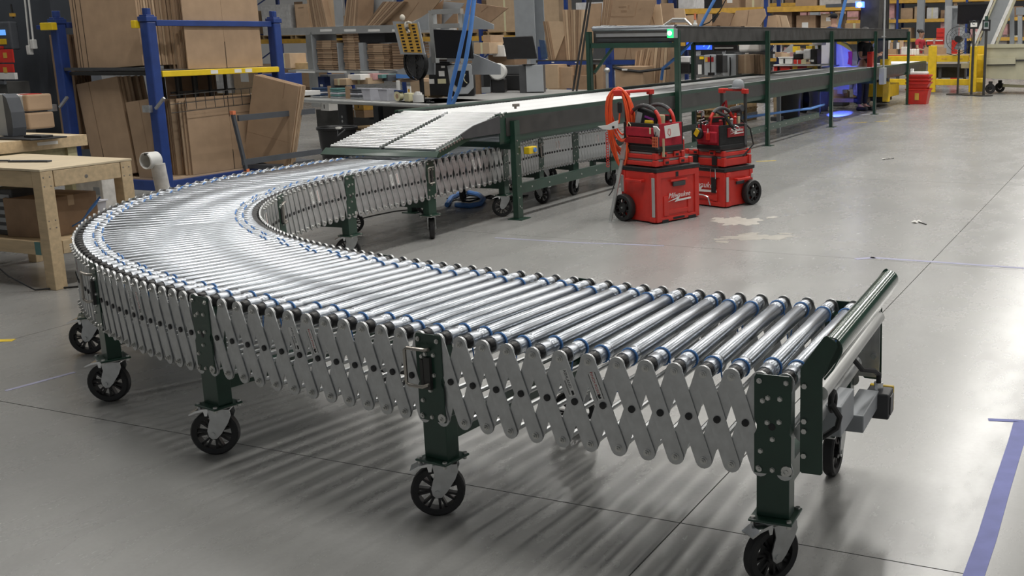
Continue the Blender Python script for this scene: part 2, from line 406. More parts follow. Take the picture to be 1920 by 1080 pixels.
def at(s):
    if s < 0:
        t = (PTH[1] - PTH[0]).normalized(); return PTH[0] + t * s, t
    i = min(max(bisect.bisect(SS, s) - 1, 0), len(PTH) - 2); f = (s - SS[i]) / (SS[i + 1] - SS[i])
    j = max(i - 12, 0); k = min(i + 13, len(PTH) - 1)
    return PTH[i].lerp(PTH[i + 1], f), (PTH[k] - PTH[j]).normalized()
LEGS = [l * .973 for l in (.01, 1.19, 2.36, 3.30, 4.15, 5.33, 6.54, 7.58, 8.75, 9.60, 10.36, 11.12)]
HZ, W, RR, LBAR = .632, .4525, .0265, .285
PAIR = .04
S = []
for i, l in enumerate(LEGS):
    S += [l - PAIR, l + PAIR]
    if i < len(LEGS) - 1:
        a, b = l + PAIR, LEGS[i + 1] - PAIR
        S += [a + (b - a) * k / 12 for k in range(1, 12)]
S.sort()
FX = thing('flexible_roller_conveyor', 'long curved flexible conveyor of shiny steel rollers on scissor links and green wheeled legs', 'conveyor', (0, 0, 0), 0)
fr = []
for s in S:
    p, t = at(s); n = Vector((t.y, -t.x)); fr.append((p, t, n, math.atan2(n.y, n.x)))
# roller: axis local x, inner side +x
prof = [(.0, -.415), (.022, -.415), (RR, -.412)]
for g in (-.365, -.325, .325, .365): prof += [(RR, g - .006), (RR - .0022, g - .003), (RR - .0022, g + .003), (RR, g + .006)]
prof += [(RR, .412), (.022, .415), (0, .415)]
ME_ROLL = MB().lathe([(max(r, 1e-6), h) for r, h in prof], 18, 'x').mesh('roller', 'zinc_roller', True)
ME_BEAR = {}
for sg in (-1, 1):
    ME_BEAR[sg] = MB().lathe([(.0235, sg * .408), (.0235, sg * .434), (.02, sg * .439), (.014, sg * .445), (.007, sg * .445), (.007, sg * .45)], 14, 'x').mesh('end_bearing', 'black_plastic', True)
ME_NUT = MB().lathe([(.012, -.001), (.012, .002), (.0085, .0025), (.0085, .009), (.004, .009), (.004, .014), (1e-6, .014)], 8, 'x').mesh('axle_nut', 'steel_nut', False)
ME_RIV = MB().lathe([(.0115, -.002), (.0115, .004), (.009, .0055), (1e-6, .0055)], 10, 'x').mesh('pivot_cap', 'black_plastic', True)
ME_ROD = MB().cyl((-.448, 0, 0), (.448, 0, 0), .0095, 8).mesh('cross_rod', 'zinc_plate', True)
for (p, t, n, an) in fr:
    r = put('roller', ME_ROLL, FX, (p.x, p.y, HZ), (0, 0, an))
    for sg in (-1, 1): put('end_bearing', ME_BEAR[sg], r)
# link bars: outline in the plane of the side, pivot to pivot along local -z
wb = .026
outl = arc((0, 0), wb, 0, 180, 7) + arc((0, -LBAR), wb, 180, 360, 7)
ME_BAR = MB().prism(outl, -.002, .002, 'xz').mesh('link_bar', 'zinc_plate', True)
legset = set()
for l in LEGS:
    for k, s in enumerate(S):
        if abs(s - (l - PAIR)) < 1e-6: legset.add(k)
rest = MB()
nbar = 0
for k in range(len(S) - 1):
    for sg in (1, -1):
        A = fr[k][0] + fr[k][2] * (sg * W); B = fr[k + 1][0] + fr[k + 1][2] * (sg * W)
        d = (B - A).length; u = (B - A) / d; dz = math.sqrt(LBAR ** 2 - min(d, .2) ** 2)
        seen = (S[k] < 3.75 and sg == -1) or (S[k] > 4.6 and S[k] < 11 and sg == 1) or (S[k] < 1.0 and sg == 1)
        outw = fr[k][2] * sg
        th = math.asin(min(d / LBAR, 1))
        for q, (top, du, o_) in enumerate(((A, u, .005), (B, -u, .0)) if sg == 1 else ((B, -u, .005), (A, u, .0))):
            loc = Vector((top.x, top.y, HZ)) + Vector((outw.x, outw.y, 0)) * o_
            X = Vector((du.x, du.y, 0)); Z = Vector((0, 0, 1)); zz = (Z * math.cos(th) - X * math.sin(th)); Y = Vector((outw.x, outw.y, 0)); Y = (Y - X * Y.dot(X)).normalized()
            xx = Y.cross(zz)
            R = Matrix((xx, Y, zz)).transposed()
            if seen and nbar < 296:
                nbar += 1
                b_ = put('link_bar', ME_BAR, FX, loc, R.to_euler())
                b_['front'] = q == 0
                if q == 0:
                    rx = Euler((0, 0, PI / 2))
                    put('pivot_cap', ME_RIV, b_, (0, .002, -LBAR / 2), (0, 0, PI / 2))
                    for zc in (0, -LBAR): put('axle_nut', ME_NUT, b_, (0, .002, zc), (0, 0, PI / 2))
                    ii = None
                    for li in range(len(LEGS) - 1):
                        kk = round(S.index(min(S, key=lambda v: abs(v - (LEGS[li] + PAIR)))))
                        if k == kk + (5 if sg == -1 else 7): ii = 'P'
                        if k == kk + (6 if sg == -1 else 6): ii = 'A'
                    if ii and sg == -1:
                        MB().prism(rrect(-.013, -.125, .013, -.035, .002, 2), .0018, .0026, 'xz').obj('warning_label' if ii == 'P' else 'maker_label', 'label_white', b_)
                        if ii == 'P':
                            text('label_text', 'PINCH POINT', .0125, 'label_red', b_, (0.001, .0027, -.071), (PI / 2, PI / 2, PI), .0003)
                            for xx_ in (-.0115, .0115): MB().box(xx_ - .001, .0026, -.124, xx_ + .001, .0029, -.036).obj('label_stripe', 'print_black', b_)
                            MB().prism([(-.006, -.108), (.004, -.104), (.007, -.112), (.003, -.121), (-.005, -.119), (-.001, -.113)], .0026, .003, 'xz').obj('label_hand', 'print_black', b_)
                        else:
                            text('label_text', 'ASHLAND', .0135, 'print_black', b_, (-.003, .0027, -.068), (PI / 2, PI / 2, PI), .0003)
                            MB().prism([(-.009, -.108), (-.001, -.106), (-.001, -.123), (-.009, -.12)], .0026, .003, 'xz').obj('label_logo', 'print_black', b_)
                            for q_ in range(3): MB().box(.005 + q_ * .0022, .0026, -.118, .006 + q_ * .0022, .0028, -.07).obj('label_stripe', 'print_black', b_)
                    elif ii:
                        MB().prism(rrect(-.013, -.125, .013, -.035, .002, 2), .0018, .0026, 'xz').obj('warning_label' if ii == 'P' else 'maker_label', 'label_white', b_)
                        text('label_text', 'PINCH POINT' if ii == 'P' else 'ASHLAND', .0125, 'label_red' if ii == 'P' else 'print_black', b_, (0, .0027, -.078), (PI / 2, PI / 2, PI), .0003)
            else:
                rest.add([loc + R @ Vector(v.co) for v in ME_BAR.vertices], [tuple(pl.vertices) for pl in ME_BAR.polygons])
rest.obj('link_bars', 'zinc_plate', FX, kind='stuff', smooth=True)
# cross rods through the bottom pivots
for k in range(len(S) - 1):
    A, B = fr[k], fr[k + 1]; d = (B[0] - A[0]).length; dz = math.sqrt(LBAR ** 2 - d * d)
    put('cross_rod', ME_ROD, FX, (B[0].x, B[0].y, HZ - dz), (0, 0, B[3]))
# blue round belts around pairs of rollers, hanging in a V between them
for k in range(0, len(S) - 1, 2):
    for sg, off in ((-1, -.365 if (k // 2) % 2 else -.325), (1, .365 if (k // 2) % 2 else .325)):
        mb = MB(); low = None
        C0 = fr[k][0] + fr[k][2] * off; C1 = fr[k + 1][0] + fr[k + 1][2] * off; mid = (C0 + C1) / 2
        for j, Cc in ((k, C0), (k + 1, C1)):
            t = fr[j][1]; T = Vector((t.x, t.y, 0)); rr = RR + .0008; pts = []
            for q in range(14):
                a_ = 2 * PI * q / 14; pts.append(Vector((Cc.x, Cc.y, HZ)) + T * (rr * math.cos(a_)) + Vector((0, 0, rr * math.sin(a_))))
            mb.tube(pts, .0038, 6, True)
            sd = 1 if j == k else -1
            st = Vector((Cc.x, Cc.y, HZ)) + T * (sd * rr * .92) + Vector((0, 0, -rr * .4))
            mb.tube([st, Vector((mid.x, mid.y, HZ - .12)) + T * (-sd * .004)], .0026, 5)
        mb.obj('drive_belt', 'blue_belt', FX, smooth=True)
# legs
plate = [(-.056, .008), (-.05, .02), (.05, .02), (.056, .008), (.056, -.12), (.048, -.135), (.048, -.15), (.056, -.165), (.056, -.285), (-.056, -.285), (-.056, -.165), (-.048, -.15), (-.048, -.135), (-.056, -.12)]
mbl = MB().prism(plate, .006, .011, 'xz')
mbl.box(-.05, -.055, -.422, .05, .0055, -.02)
ME_LEG = mbl.mesh('leg', 'green_paint')
ME_FOOT = MB().box(-.067, -.088, -.43, .067, .038, -.422).mesh('foot_plate', 'green_paint')
def bolts(pts, r, y, h=.006):
    b = MB()
    for x, z in pts: b.lathe([(r * 1.15, y), (r * 1.15, y + .0015), (r, y + .0015), (r * .9, y + h), (1e-6, y + h)], 6, 'y', (x, 0, z))
    return b
ME_BOLT = bolts([(-.043, -.27), (.0, -.27), (.043, -.268), (.0, -.175), (.036, -.215), (.03, -.06), (-.04, 0), (.04, 0), (-.022, -.05), (.014, -.05), (-.02, -.12), (.016, -.125)], .0072, .011).lathe([(.017, .011), (.016, .0145), (1e-6, .0145)], 12, 'y', (-.043, 0, -.268)).mesh('leg_bolts', 'steel_nut')
fb = MB()
for x in (-.055, .055):
    for y in (-.076, .026): fb.lathe([(.008, -.422), (.008, -.416), (1e-6, -.416)], 6, 'z', (x, y, 0)); fb.lathe([(.007, -.441), (.007, -.43)], 6, 'z', (x, y, 0))
ME_FB = fb.mesh('plate_bolts', 'steel_nut')
ME_HND = MB().tube([(-.005, .014, -.032), (-.004, .032, -.03), (.004, .042, -.026), (.062, .044, -.026), (.074, .044, -.034), (.074, .044, -.148), (.062, .044, -.156), (.004, .042, -.156), (-.004, .032, -.152), (-.005, .014, -.15)], .0062, 8).mesh('pull_handle', 'steel_handle', True)
ME_HBR = MB().box(-.012, .011, -.17, .014, .024, -.06).box(.02, .011, -.16, .034, .02, -.07).mesh('handle_bracket', 'black_steel')
# caster: swivel at the plate, wheel trailing along local +x
WR = .092
ME_TYRE = MB().lathe([(WR * .72, -.019), (WR * .93, -.021), (WR, -.014), (WR, .014), (WR * .93, .021), (WR * .72, .019)], 28, 'y', close=True).mesh('tyre', 'black_rubber', True)
hub = MB().lathe([(.026, -.022), (.026, .022), (.01, .024), (.01, -.024)], 14, 'y', close=True)
for k in range(7):
    a_ = 2 * PI * k / 7
    for o_ in (-.16, .16): hub.bar((.022 * math.cos(a_ + o_ * .6), 0, .022 * math.sin(a_ + o_ * .6)), (.066 * math.cos(a_ + o_), 0, .066 * math.sin(a_ + o_)), .008, .022, (0, 1, 0))
ME_HUB = hub.mesh('wheel_hub', 'black_plastic')
fp = [(.012, .1), (-.07, .1), (-.074, .075), (-.062, .045), (-.032, .0), (-.014, -.018), (.004, -.02), (.016, -.008), (.02, .015), (.012, .045), (.006, .062)]
fk = MB()
for sg in (-1, 1): fk.prism(fp, sg * .031 - .0022, sg * .031 + .0022, 'xz')
fk.box(-.07, -.031, .094, .012, .031, .1).cyl((0, -.037, 0), (0, .037, 0), .009, 8)
ME_FORK = fk.mesh('caster_fork', 'zinc_plate')
ME_TOP = MB().cyl((.0, 0, .1), (.0, 0, .106), .034, 16).box(-.055, -.05, .104, .055, .05, .11).mesh('caster_plate', 'steel_nut')
ME_PED = MB().prism([(-.02, .104), (.03, .104), (.06, .098), (.088, .084), (.086, .079), (.058, .09), (.03, .094), (.026, .075), (.016, .075), (.012, .096), (-.02, .1)], -.028, .028, 'xz').mesh('brake_pedal', 'chrome')
YAW = {0: (212, 248), 1: (188, 185), 2: (186, 20), 3: (184, 60), 4: (186, 20), 5: (90, 200), 6: (0, 196), 7: (10, 105), 8: (0, 190), 10: (0, 250)}
ME_BEAM = MB().box(-.41, -.022, -.37, .41, .022, -.30).mesh('cross_beam', 'green_paint')
for i, l in enumerate(LEGS):
    p, t = at(l); n = Vector((t.y, -t.x))
    put('cross_beam', ME_BEAM, FX, (p.x, p.y, HZ), (0, 0, math.atan2(n.y, n.x)))
    for sg in (-1, 1):
        o = n * sg; q = p + o * W; yaw = math.atan2(o.y, o.x) - PI / 2
        lg = put('leg', ME_LEG, FX, (q.x, q.y, HZ), (0, 0, yaw), bevel=.002)
        put('foot_plate', ME_FOOT, lg, bevel=.003); put('leg_bolts', ME_BOLT, lg, kind='stuff'); put('plate_bolts', ME_FB, lg, kind='stuff')
        if i in (1, 3, 5, 7, 9): put('pull_handle', ME_HND, lg); put('handle_bracket', ME_HBR, lg)
        ya = math.radians(YAW.get(i, (30 * i, 77 * i))[0 if sg == -1 else 1]) - yaw
        cz = WR - HZ
        off = Vector((-.012, -.025, cz)) + Vector((math.cos(ya), math.sin(ya), 0)) * .03
        er = (0, 0, ya)
        for nm, me in (('tyre', ME_TYRE), ('wheel_hub', ME_HUB), ('caster_fork', ME_FORK), ('brake_pedal', ME_PED)): put(nm, me, lg, off, er)
        put('caster_plate', ME_TOP, lg, (-.0, -.025, cz))
# powered end: bumper, brackets, boxes and cables
p0, t0 = at(0); n0 = Vector((t0.y, -t0.x)); ye = math.atan2(n0.y, n0.x)
EF = Matrix.Translation((p0.x, p0.y, 0)) @ Matrix.Rotation(ye, 4, 'Z')          # x inner side, y along the run (minus = out of the end)
def ep(mb, name, m, **k):
    o = mb.obj(name, m, FX, **k); o.location = (p0.x, p0.y, 0); o.rotation_euler = (0, 0, ye); return o
brk = [(-.073, .37), (-.078, .365), (-.134, .365), (-.14, .371), (-.136, .655), (-.177, .752), (-.175, .765), (-.147, .784), (-.138, .778), (-.072, .68)]
for sg in (-1, 1):
    b_ = ep(MB().prism(brk, sg * .462 - .003, sg * .462 + .003, 'yz'), 'bumper_bracket', 'green_paint', bevel=.0015)
    hb = MB()
    for y, z in ((-.085, .63), (-.085, .525), (-.085, .495), (-.085, .42)): hb.lathe([(.009, sg * .465), (.0085, sg * .472), (1e-6, sg * .472)], 6, 'x', (0, y, z))
    hb.obj('bracket_bolts', 'steel_nut', b_, kind='stuff')
sh = arc((-.158, .745), .034, 30, 210, 10)
outer = [(y, z) for y, z in sh] + [(-.166, .682), (-.142, .65)]; inner = [(-.138, .655), (-.16, .682)] + [(-.158 + (y + .158) * .9, .745 + (z - .745) * .9) for y, z in reversed(sh)]
ep(MB().prism(outer + inner, -.459, .459, 'yz'), 'bumper', 'green_gloss', smooth=True)
ep(MB().cyl((-.445, -.128, .606), (.445, -.128, .606), .021, 16), 'return_roller', 'white_plastic', smooth=True)
ep(MB().cyl((-.43, -.01, HZ - .02), (.43, -.01, HZ - .02), .014, 14), 'idler_shaft', 'chrome', smooth=True)
ep(MB().box(-.22, -.14, .39, -.03, -.06, .49), 'drive_card_box', 'grey_metal', bevel=.005)
ep(MB().box(.435, -.135, .38, .441, -.04, .64), 'inner_mount_plate', 'zinc_plate')
ep(MB().lathe([(.012, .0), (.011, -.008), (1e-6, -.008)], 6, 'x', (.435, -.065, .48)).lathe([(.012, .0), (.011, -.008), (1e-6, -.008)], 6, 'x', (.435, -.115, .46)).lathe([(.012, .0), (.011, -.008), (1e-6, -.008)], 6, 'x', (.435, -.115, .57)), 'mount_bolts', 'chrome', kind='stuff')
ep(MB().box(-.02, -.17, .335, .25, -.10, .395), 'switch_arm', 'grey_metal', bevel=.004)
eb = ep(MB().box(.22, -.21, .30, .31, -.125, .392), 'stop_switch_box', 'dark_grey_plastic', bevel=.006)
MB().box(.31, -.21, .30, .328, -.125, .394).obj('switch_cover', 'yellow_paint', eb, bevel=.004)
MB().cyl((.265, -.165, .39), (.265, -.165, .42), .016, 8).obj('cable_gland', 'chrome', eb)
MB().prism(rrect(.235, .312, .295, .38, .008, 3), -.214, -.21, 'xz').obj('switch_plate', 'black_plastic', eb)
ep(MB().tube([(.265, -.165, .415), (.262, -.165, .45), (.22, -.155, .475), (.14, -.13, .50), (.09, -.11, .55), (.08, -.09, .62)], .009, 8), 'cable', 'black_rubber', smooth=True)
ep(MB().tube([(-.40, -.15, .56), (-.385, -.17, .52), (-.37, -.16, .48), (-.37, -.11, .44), (-.38, -.07, .42)], .009, 8), 'cable', 'black_rubber', smooth=True)
ep(MB().tube([(x, -.13, z) for x, z in arc((-.3, .535), .028, 0, 360, 12)[:-1]], .009, 8, True), 'cable_loop', 'black_rubber', smooth=True)
ep(MB().cyl((-.42, -.07, .47), (.3, -.07, .47), .028, 14), 'motor_tube', 'zinc_plate', smooth=True)
# ---------------------------------------------------------------- long conveyors (grid frame: x across to the right, y down the aisle)
CW = 1.13
LC = thing('roller_bed_conveyor', 'long straight roller conveyor with black side faces and green flanges beside the aisle', 'conveyor', G(0, 0, 0))
T1 = 19.6
for x0, sg in ((0, 1), (-CW, -1)):
    ch = MB().box(min(x0, x0 - sg * .045), -.2, .955 if sg == 1 else .978, max(x0, x0 - sg * .045), T1, .967 if sg == 1 else .99).box(min(x0, x0 - sg * .045), -.2, .70, max(x0, x0 - sg * .045), T1, .715)
    c_ = ch.box(x0 - .004, -.2, .715, x0 + .004, T1, .955 if sg == 1 else .978).obj('side_channel', 'green_paint', LC)
    if sg == 1: MB().box(.004, -.1, .765, .012, T1, .928).obj('belt_guard', 'black_steel', LC, label='scuffed black face of the side channel')
mer = MB().cyl((-CW + .04, 0, .932), (-.04, 0, .932), .025, 10).mesh('roller', 'zinc_bed', True)
y = -.15; k = 0; far = MB()
while y < T1:
    if k < 150: put('roller', mer, LC, (0, y, 0))
    else: far.cyl((-CW + .04, y, .932), (-.04, y, .932), .025, 8)
    y += .06; k += 1
far.obj('far_rollers', 'zinc_bed', LC, kind='stuff', smooth=True)
def post_mesh(h, wd=.085):
    m = MB().box(-.004, -wd / 2, 0, .004, wd / 2, h).box(-.05, -wd / 2, 0, .004, -wd / 2 + .007, h).box(-.05, wd / 2 - .007, 0, .004, wd / 2, h)
    m.box(-.09, -.08, 0, .06, .08, .008); return m
mp = post_mesh(.9).mesh('post', 'green_paint')
for x in (.055, -CW - .005):
    pst = put('post', mp, LC, (x, .0, 0))
    bm_ = MB()
    for z in (.1, .12, .2, .3, .4, .5, .6, .66, .72): bm_.lathe([(.008, .004), (.008, .009), (1e-6, .009)], 6, 'x', (0, .015 if int(z * 50) % 2 else -.012, z))
    bm_.obj('post_bolts', 'steel_nut', pst, kind='stuff')
for x in (.03, -CW + .02):
    sb = MB().box(x - .004, .05, .225, x + .004, 9.8, .315).box(x - .04, .05, .308, x, 9.8, .315).box(x - .04, .05, .225, x, 9.8, .232).obj('stretcher_beam', 'green_paint', LC)
    bb = MB()
    for q in range(30): bb.lathe([(.009, x + .004), (.009, x + .01), (1e-6, x + .01)], 6, 'x', (0, .25 + q * .32, .27))
    bb.obj('beam_bolts', 'steel_nut', sb, kind='stuff')
for t in (.0, 3.67, 7.02, 10.5, 13.9):
    MB().box(-CW, t - .03, .64, 0, t + .03, .70).obj('cross_member', 'green_paint', LC)
MB().prism([(-.2, .955), (-.2, .80), (-.75, .80), (-.8, .84), (-.6, .9)], .0, .012, 'yz').obj('ramp_bracket', 'dark_grey_plastic', LC)
MB().cyl((.02, .05, 1.0), (.02, .05, 1.035), .012, 8).box(.0, .03, 1.02, .04, .09, 1.045).obj('photo_sensor', 'steel_handle', LC)
bxs = MB().box(.055, .1, .585, .115, .24, .65).obj('stop_switch', 'yellow_beam', LC, bevel=.006, label='yellow stop switch box with blue button')
MB().cyl((.115, .19, .618), (.128, .19, .618), .022, 12).obj('button', 'blue_hose', bxs)
# ramp of small rollers
RP = thing('gravity_roller_ramp', 'short sloping ramp of small bright rollers in green frame above the flexible conveyor', 'ramp', G(0, 0, 0))
ya, za, yb, zb = -1.1, .735, -.16, .955
sl = math.atan2(zb - za, yb - ya); Ls = math.hypot(yb - ya, zb - za)
RMX = Euler((sl, 0, 0)).to_matrix()
def rp(mb, name, m, **k):
    o = mb.obj(name, m, RP, **k); o.location = (0, ya, za); o.rotation_euler = (sl, 0, 0); return o
for x in (-.012, -CW / 2 + .01, -CW + .0):
    rp(MB().box(x - .012, -.02, -.055, x + .012, Ls + .1, -.012 if x != -.012 else .0), 'side_rail', 'green_paint')
rp(MB().add([(-CW - .02, -.10, -.03), (.02, -.07, -.03), (.02, -.02, .002), (-CW - .02, -.02, .002), (-CW - .02, -.10, -.036), (.02, -.07, -.036), (.02, -.02, -.036), (-CW - .02, -.02, -.036)], [(0, 1, 2, 3), (4, 5, 6, 7), (0, 1, 5, 4), (1, 2, 6, 5), (2, 3, 7, 6), (3, 0, 4, 7)]), 'front_lip', 'green_paint')
nr = 25
mr_ = MB().cyl((0, 0, 0), (CW / 2 - .05, 0, 0), .016, 10).mesh('roller', 'zinc_bright', True)
mt = MB().lathe([(.012, 0), (.012, .012), (1e-6, .012)], 6, 'x').mesh('axle_nut', 'steel_nut')
for i in range(nr):
    yy = .01 + i * (Ls + .06) / nr
    for x in (-CW + .02, -CW / 2 + .025):
        o = put('roller', mr_, RP); o.location = Vector((x, ya, za)) + RMX @ Vector((0, yy, .004)); o.rotation_euler = (sl, 0, 0)
    o = put('axle_nut', mt, RP); o.location = Vector((-.004, ya, za)) + RMX @ Vector((0, yy, -.004)); o.rotation_euler = (sl, 0, 0)
# elevated conveyor
EC = thing('elevated_conveyor', 'elevated belt conveyor with dark grey sides on tall green posts above the roller conveyor', 'conveyor', G(0, 0, 0))
Y0, Y1 = 3.7, 17.3
for x in (0, -CW):
    MB().box(x - .006, Y0 + .05, 1.565, x + .006, Y1, 1.742).box(x - .04, Y0 + .05, 1.742, x + .012, Y1, 1.75).box(x - .05, Y0 + .05, 1.557, x + .012, Y1, 1.565).obj('side_frame', 'black_steel', EC)
    MB().box(x - .045, Y0 + .06, 1.7505, x + .014, Y1, 1.753).obj('top_edge', 'alu', EC, label='pale worn top edge')
MB().box(-CW + .04, Y0 + .1, 1.725, -.04, Y1, 1.74).obj('belt', 'black_rubber', EC)
MB().cyl((-CW + .02, Y0, 1.735), (-.0, Y0, 1.735), .032, 16).obj('end_roller', 'zinc_roller', EC, smooth=True)
MB().box(-CW + .03, Y0 + .05, 1.635, -.03, Y0 + .07, 1.675).obj('end_plate', 'alu', EC)
MB().box(-CW + .05, Y0 + .04, 1.575, -.03, Y0 + .06, 1.615).obj('return_guard', 'dark_grey_plastic', EC)
MB().box(-CW + .03, Y0 + .02, 1.525, .0, Y0 + .06, 1.55).obj('end_beam', 'green_paint', EC)
mpp = post_mesh(1.7, .075).mesh('post', 'green_paint'); mpf = post_mesh(1.7, .075).mesh('post', 'green_paint')
for t in (3.68, 7.02, 10.55, 13.9, 17.2):
    for x in (.06, -CW - .01): put('post', mpp, EC, (x, t, 0))
    MB().box(-CW, t - .02, 1.50, .05, t + .02, 1.56).obj('cross_member', 'green_paint', EC)
MB().bar((-CW + .02, Y0, 1.2), (-CW + .3, Y0, 1.52), .03, .03).obj('brace', 'green_paint', EC)
st = MB().box(.0, Y0 - .2, 1.61, .075, Y0 - .09, 1.72).obj('start_button_box', 'grey_paint', EC, bevel=.006, label='grey box with lit green push button')
MB().box(-.0, Y0 - .235, 1.615, .07, Y0 - .2, 1.715).obj('button_guard', 'green_lens', st, bevel=.004)
MB().cyl((.035, Y0 - .235, 1.668), (.035, Y0 - .25, 1.668), .026, 16).obj('button_lens', 'white_lens', st, smooth=True)
# conduit with grey control box on the fourth post
CB_ = thing('control_box', 'grey electrical box with conduit on the green post near the blue light spot', 'control box', G(.1, 13.9, 0))
MB().box(.03, -.06, .62, .14, .16, .96).obj('housing', 'grey_metal', CB_, bevel=.008)
MB().tube([(.09, .08, .96), (.09, .06, 1.2), (.09, .06, 3.6)], .02, 8).obj('conduit', 'alu', CB_, smooth=True)
MB().box(.06, -.04, 1.58, .12, .12, 1.6).obj('pipe_clamp', 'zinc_plate', CB_)
# ---------------------------------------------------------------- left side: benches, rack, cardboard
def pl(px, py, O, ang, yo=0.):
    """local (x, z) on the upright plane local-y = yo of a frame at O turned by ang"""
    v = ray(px, py); e = Vector((math.cos(ang), math.sin(ang))); n = Vector((-e.y, e.x)); o = Vector((O[0], O[1])) + n * yo
    s = (o - Vector((CAMP.x, CAMP.y))).dot(n) / (v.x * n.x + v.y * n.y); X = CAMP + v * s
    return (Vector((X.x, X.y)) - o).dot(e), X.z
def sheets_b(label, group, n, b0, db, a0, a1, z0, z1, roll=0., back=0., m='cardboard', slot=True, jit=.03, front=None, slots=(.5,)):
    """flattened boxes facing the camera end of the hall, one behind the other"""
    me = {}
    for i in range(n):
        rd = random.Random(i * 31 + int(a0 * 100)); w = a1 - a0; h = z1 - z0
        t = thing('flattened_box', (ORD[i] + ' ' + label + ', counted from the front') if (i or not front) else front, 'cardboard', G((a0 + a1) / 2 + rd.uniform(-jit, jit), b0 + db * i, z0), ROT, group)
        o = MB().box(-w / 2, 0, 0, w / 2, db * .4, h).box(-w / 2 + .004, db * .45, .0, w / 2 - .004, db * .82, h - .006).obj('board', m if i % 3 else ('cardboard_light' if i else m), t)
        if i == 0 and slot:
            for q in slots: MB().box(-w / 2 + w * q - .004, -.0012, h * .0, -w / 2 + w * q + .004, .002, h * .3).obj('slot', 'slot_dark', t); MB().box(-w / 2 + w * q - .004, -.0012, h * .3, -w / 2 + w * q + .004, .002, h).obj('slot', 'slot_dark' if len(slots) > 1 else 'cardboard_dark', t); MB().box(-w / 2 + w * q - .001, -.0008, h * .3, -w / 2 + w * q + .001, .001, h * .72).obj('crease', 'cardboard_dark', t)
        t.rotation_euler = Matrix.Rotation(ROT, 3, 'Z').__matmul__(Matrix.Rotation(roll, 3, 'Y')).__matmul__(Matrix.Rotation(-back, 3, 'X')).to_euler()
def sheets_a(label, group, n, a0, da, b0, b1, z0, z1, tilt=0., m='cardboard', front=None, slots=(.5,), jit=.03):
    """flattened boxes standing parallel to the aisle, faces turned to it; a0 is the front one, da goes back"""
    for i in range(n):
        rd = random.Random(i * 17 + int(b0 * 100)); w = b1 - b0; h = z1 - z0
        t = thing('flattened_box', (ORD[i] + ' ' + label + ', counted from its face') if (i or not front) else front, 'cardboard', G(a0 - da * i, (b0 + b1) / 2 + rd.uniform(-jit, jit), z0), ROT, group)
        h2 = h * (1 - .04 * rd.random())
        MB().box(-da * .4, -w / 2, 0, 0, w / 2, h2).box(-da * .85, -w / 2 + .005, 0, -da * .45, w / 2, h2 - .01).obj('board', m if i % 4 != 2 else 'cardboard_light', t)
        if i == 0:
            for q in slots:
                y = -w / 2 + w * q
                MB().box(-.002, y - .0045, 0, .0014, y + .0045, h * .27).obj('slot', 'slot_dark', t); MB().box(-.002, y - .0045, h * .72, .0014, y + .0045, h).obj('slot', 'slot_dark', t); MB().box(-.002, y - .0012, h * .27, .001, y + .0012, h * .72).obj('crease', 'cardboard_dark', t)
        t.rotation_euler = Matrix.Rotation(ROT, 3, 'Z').__matmul__(Matrix.Rotation(tilt, 3, 'Y')).to_euler()
# low pine table: origin at its near right corner
TB = thing('pine_work_table', 'low pale pine work table with plywood top and lower shelf at the left edge', 'table', G(-1.375, -3.54, 0))
bx('tabletop', 'plywood', TB, -1.14, -.0, .80, .0, .70, .816, .003)
for x in (-.09, -1.12):
    for y in (.0, .605): 
        l_ = bx('leg', 'pine', TB, x, y + .002, 0, x + .088, y + .09, .80, .003)
        if x > -1: 
            sc = MB()
            for dx in (.02, .066):
                for z in (.7, .76, .42, .47): sc.lathe([(.0055, .0885), (1e-6, .0895)], 6, 'x', (x, y + dx, z)) 
            sc.obj('screws', 'steel_handle', l_, kind='stuff')
bx('apron', 'pine', TB, -.04, .095, .69, -.001, .60, .798, .003); bx('apron', 'pine', TB, -1.03, .003, .69, -.092, .04, .798, .003); bx('apron', 'pine', TB, -1.03, .66, .69, -.092, .695, .798, .003)
kn = MB().lathe([(.013, .0002), (1e-6, .0006)], 10, 'x', (0, .33, .733)).obj('wood_knot', 'steel_handle', TB)
bx('shelf', 'pine', TB, -1.1, .03, .30, -.03, .67, .318, .002); bx('shelf_rail', 'pine', TB, -1.03, .004, .235, -.092, .04, .325, .003); bx('shelf_rail', 'pine', TB, -.04, .095, .235, -.003, .60, .325, .003)
MB().box(-.155, .0025, .236, -.1, .004, .324).obj('paint_band', 'teal_paint', TB, label='teal painted band on the shelf rail')
tag(MB().box(-.30, -.02, 0, .0, .03, .012).box(-.42, -.012, .004, -.3, .012, .016).obj('scraper_tool', 'dark_grey_plastic', loc=G(-1.74, -3.2, .8165), rot=(0, 0, ROT + .3), bevel=.003), 'dark hand tool lying flat on the pine table top', 'tool')
def carton(name, label, a, b, z, w, d, h, m='cardboard', rz=0., tape=True, group=None, cat='box', flaps=False):
    t = thing(name, label, cat, G(a, b, z), ROT + rz, group)
    bx('body', m, t, -w / 2, -d / 2, 0, w / 2, d / 2, h, .004)
    if tape: MB().box(-w / 2 - .0008, -.025, h - .07, w / 2 + .0008, .025, h + .0008).obj('packing_tape', 'cream_tape' if m != 'cardboard_dark' else 'cardboard_light', t)
    MB().box(-w / 2 + .01, -.0015, h - .001, w / 2 - .01, .0015, h + .0012).obj('flap_seam', 'cardboard_dark', t)
    if flaps:
        for sg in (-1, 1): MB().box(0, 0, 0, w * .98, .006, d * .4).obj('flap', m, t, loc=(-w * .49, sg * d / 2, h), rot=(-sg * .5, 0, 0))
    return t
carton('cardboard_box', 'brown cardboard box on the shelf of the pine table beside the front leg', -1.78, -3.2, .3185, .36, .44, .27, 'cardboard_dark', .1)
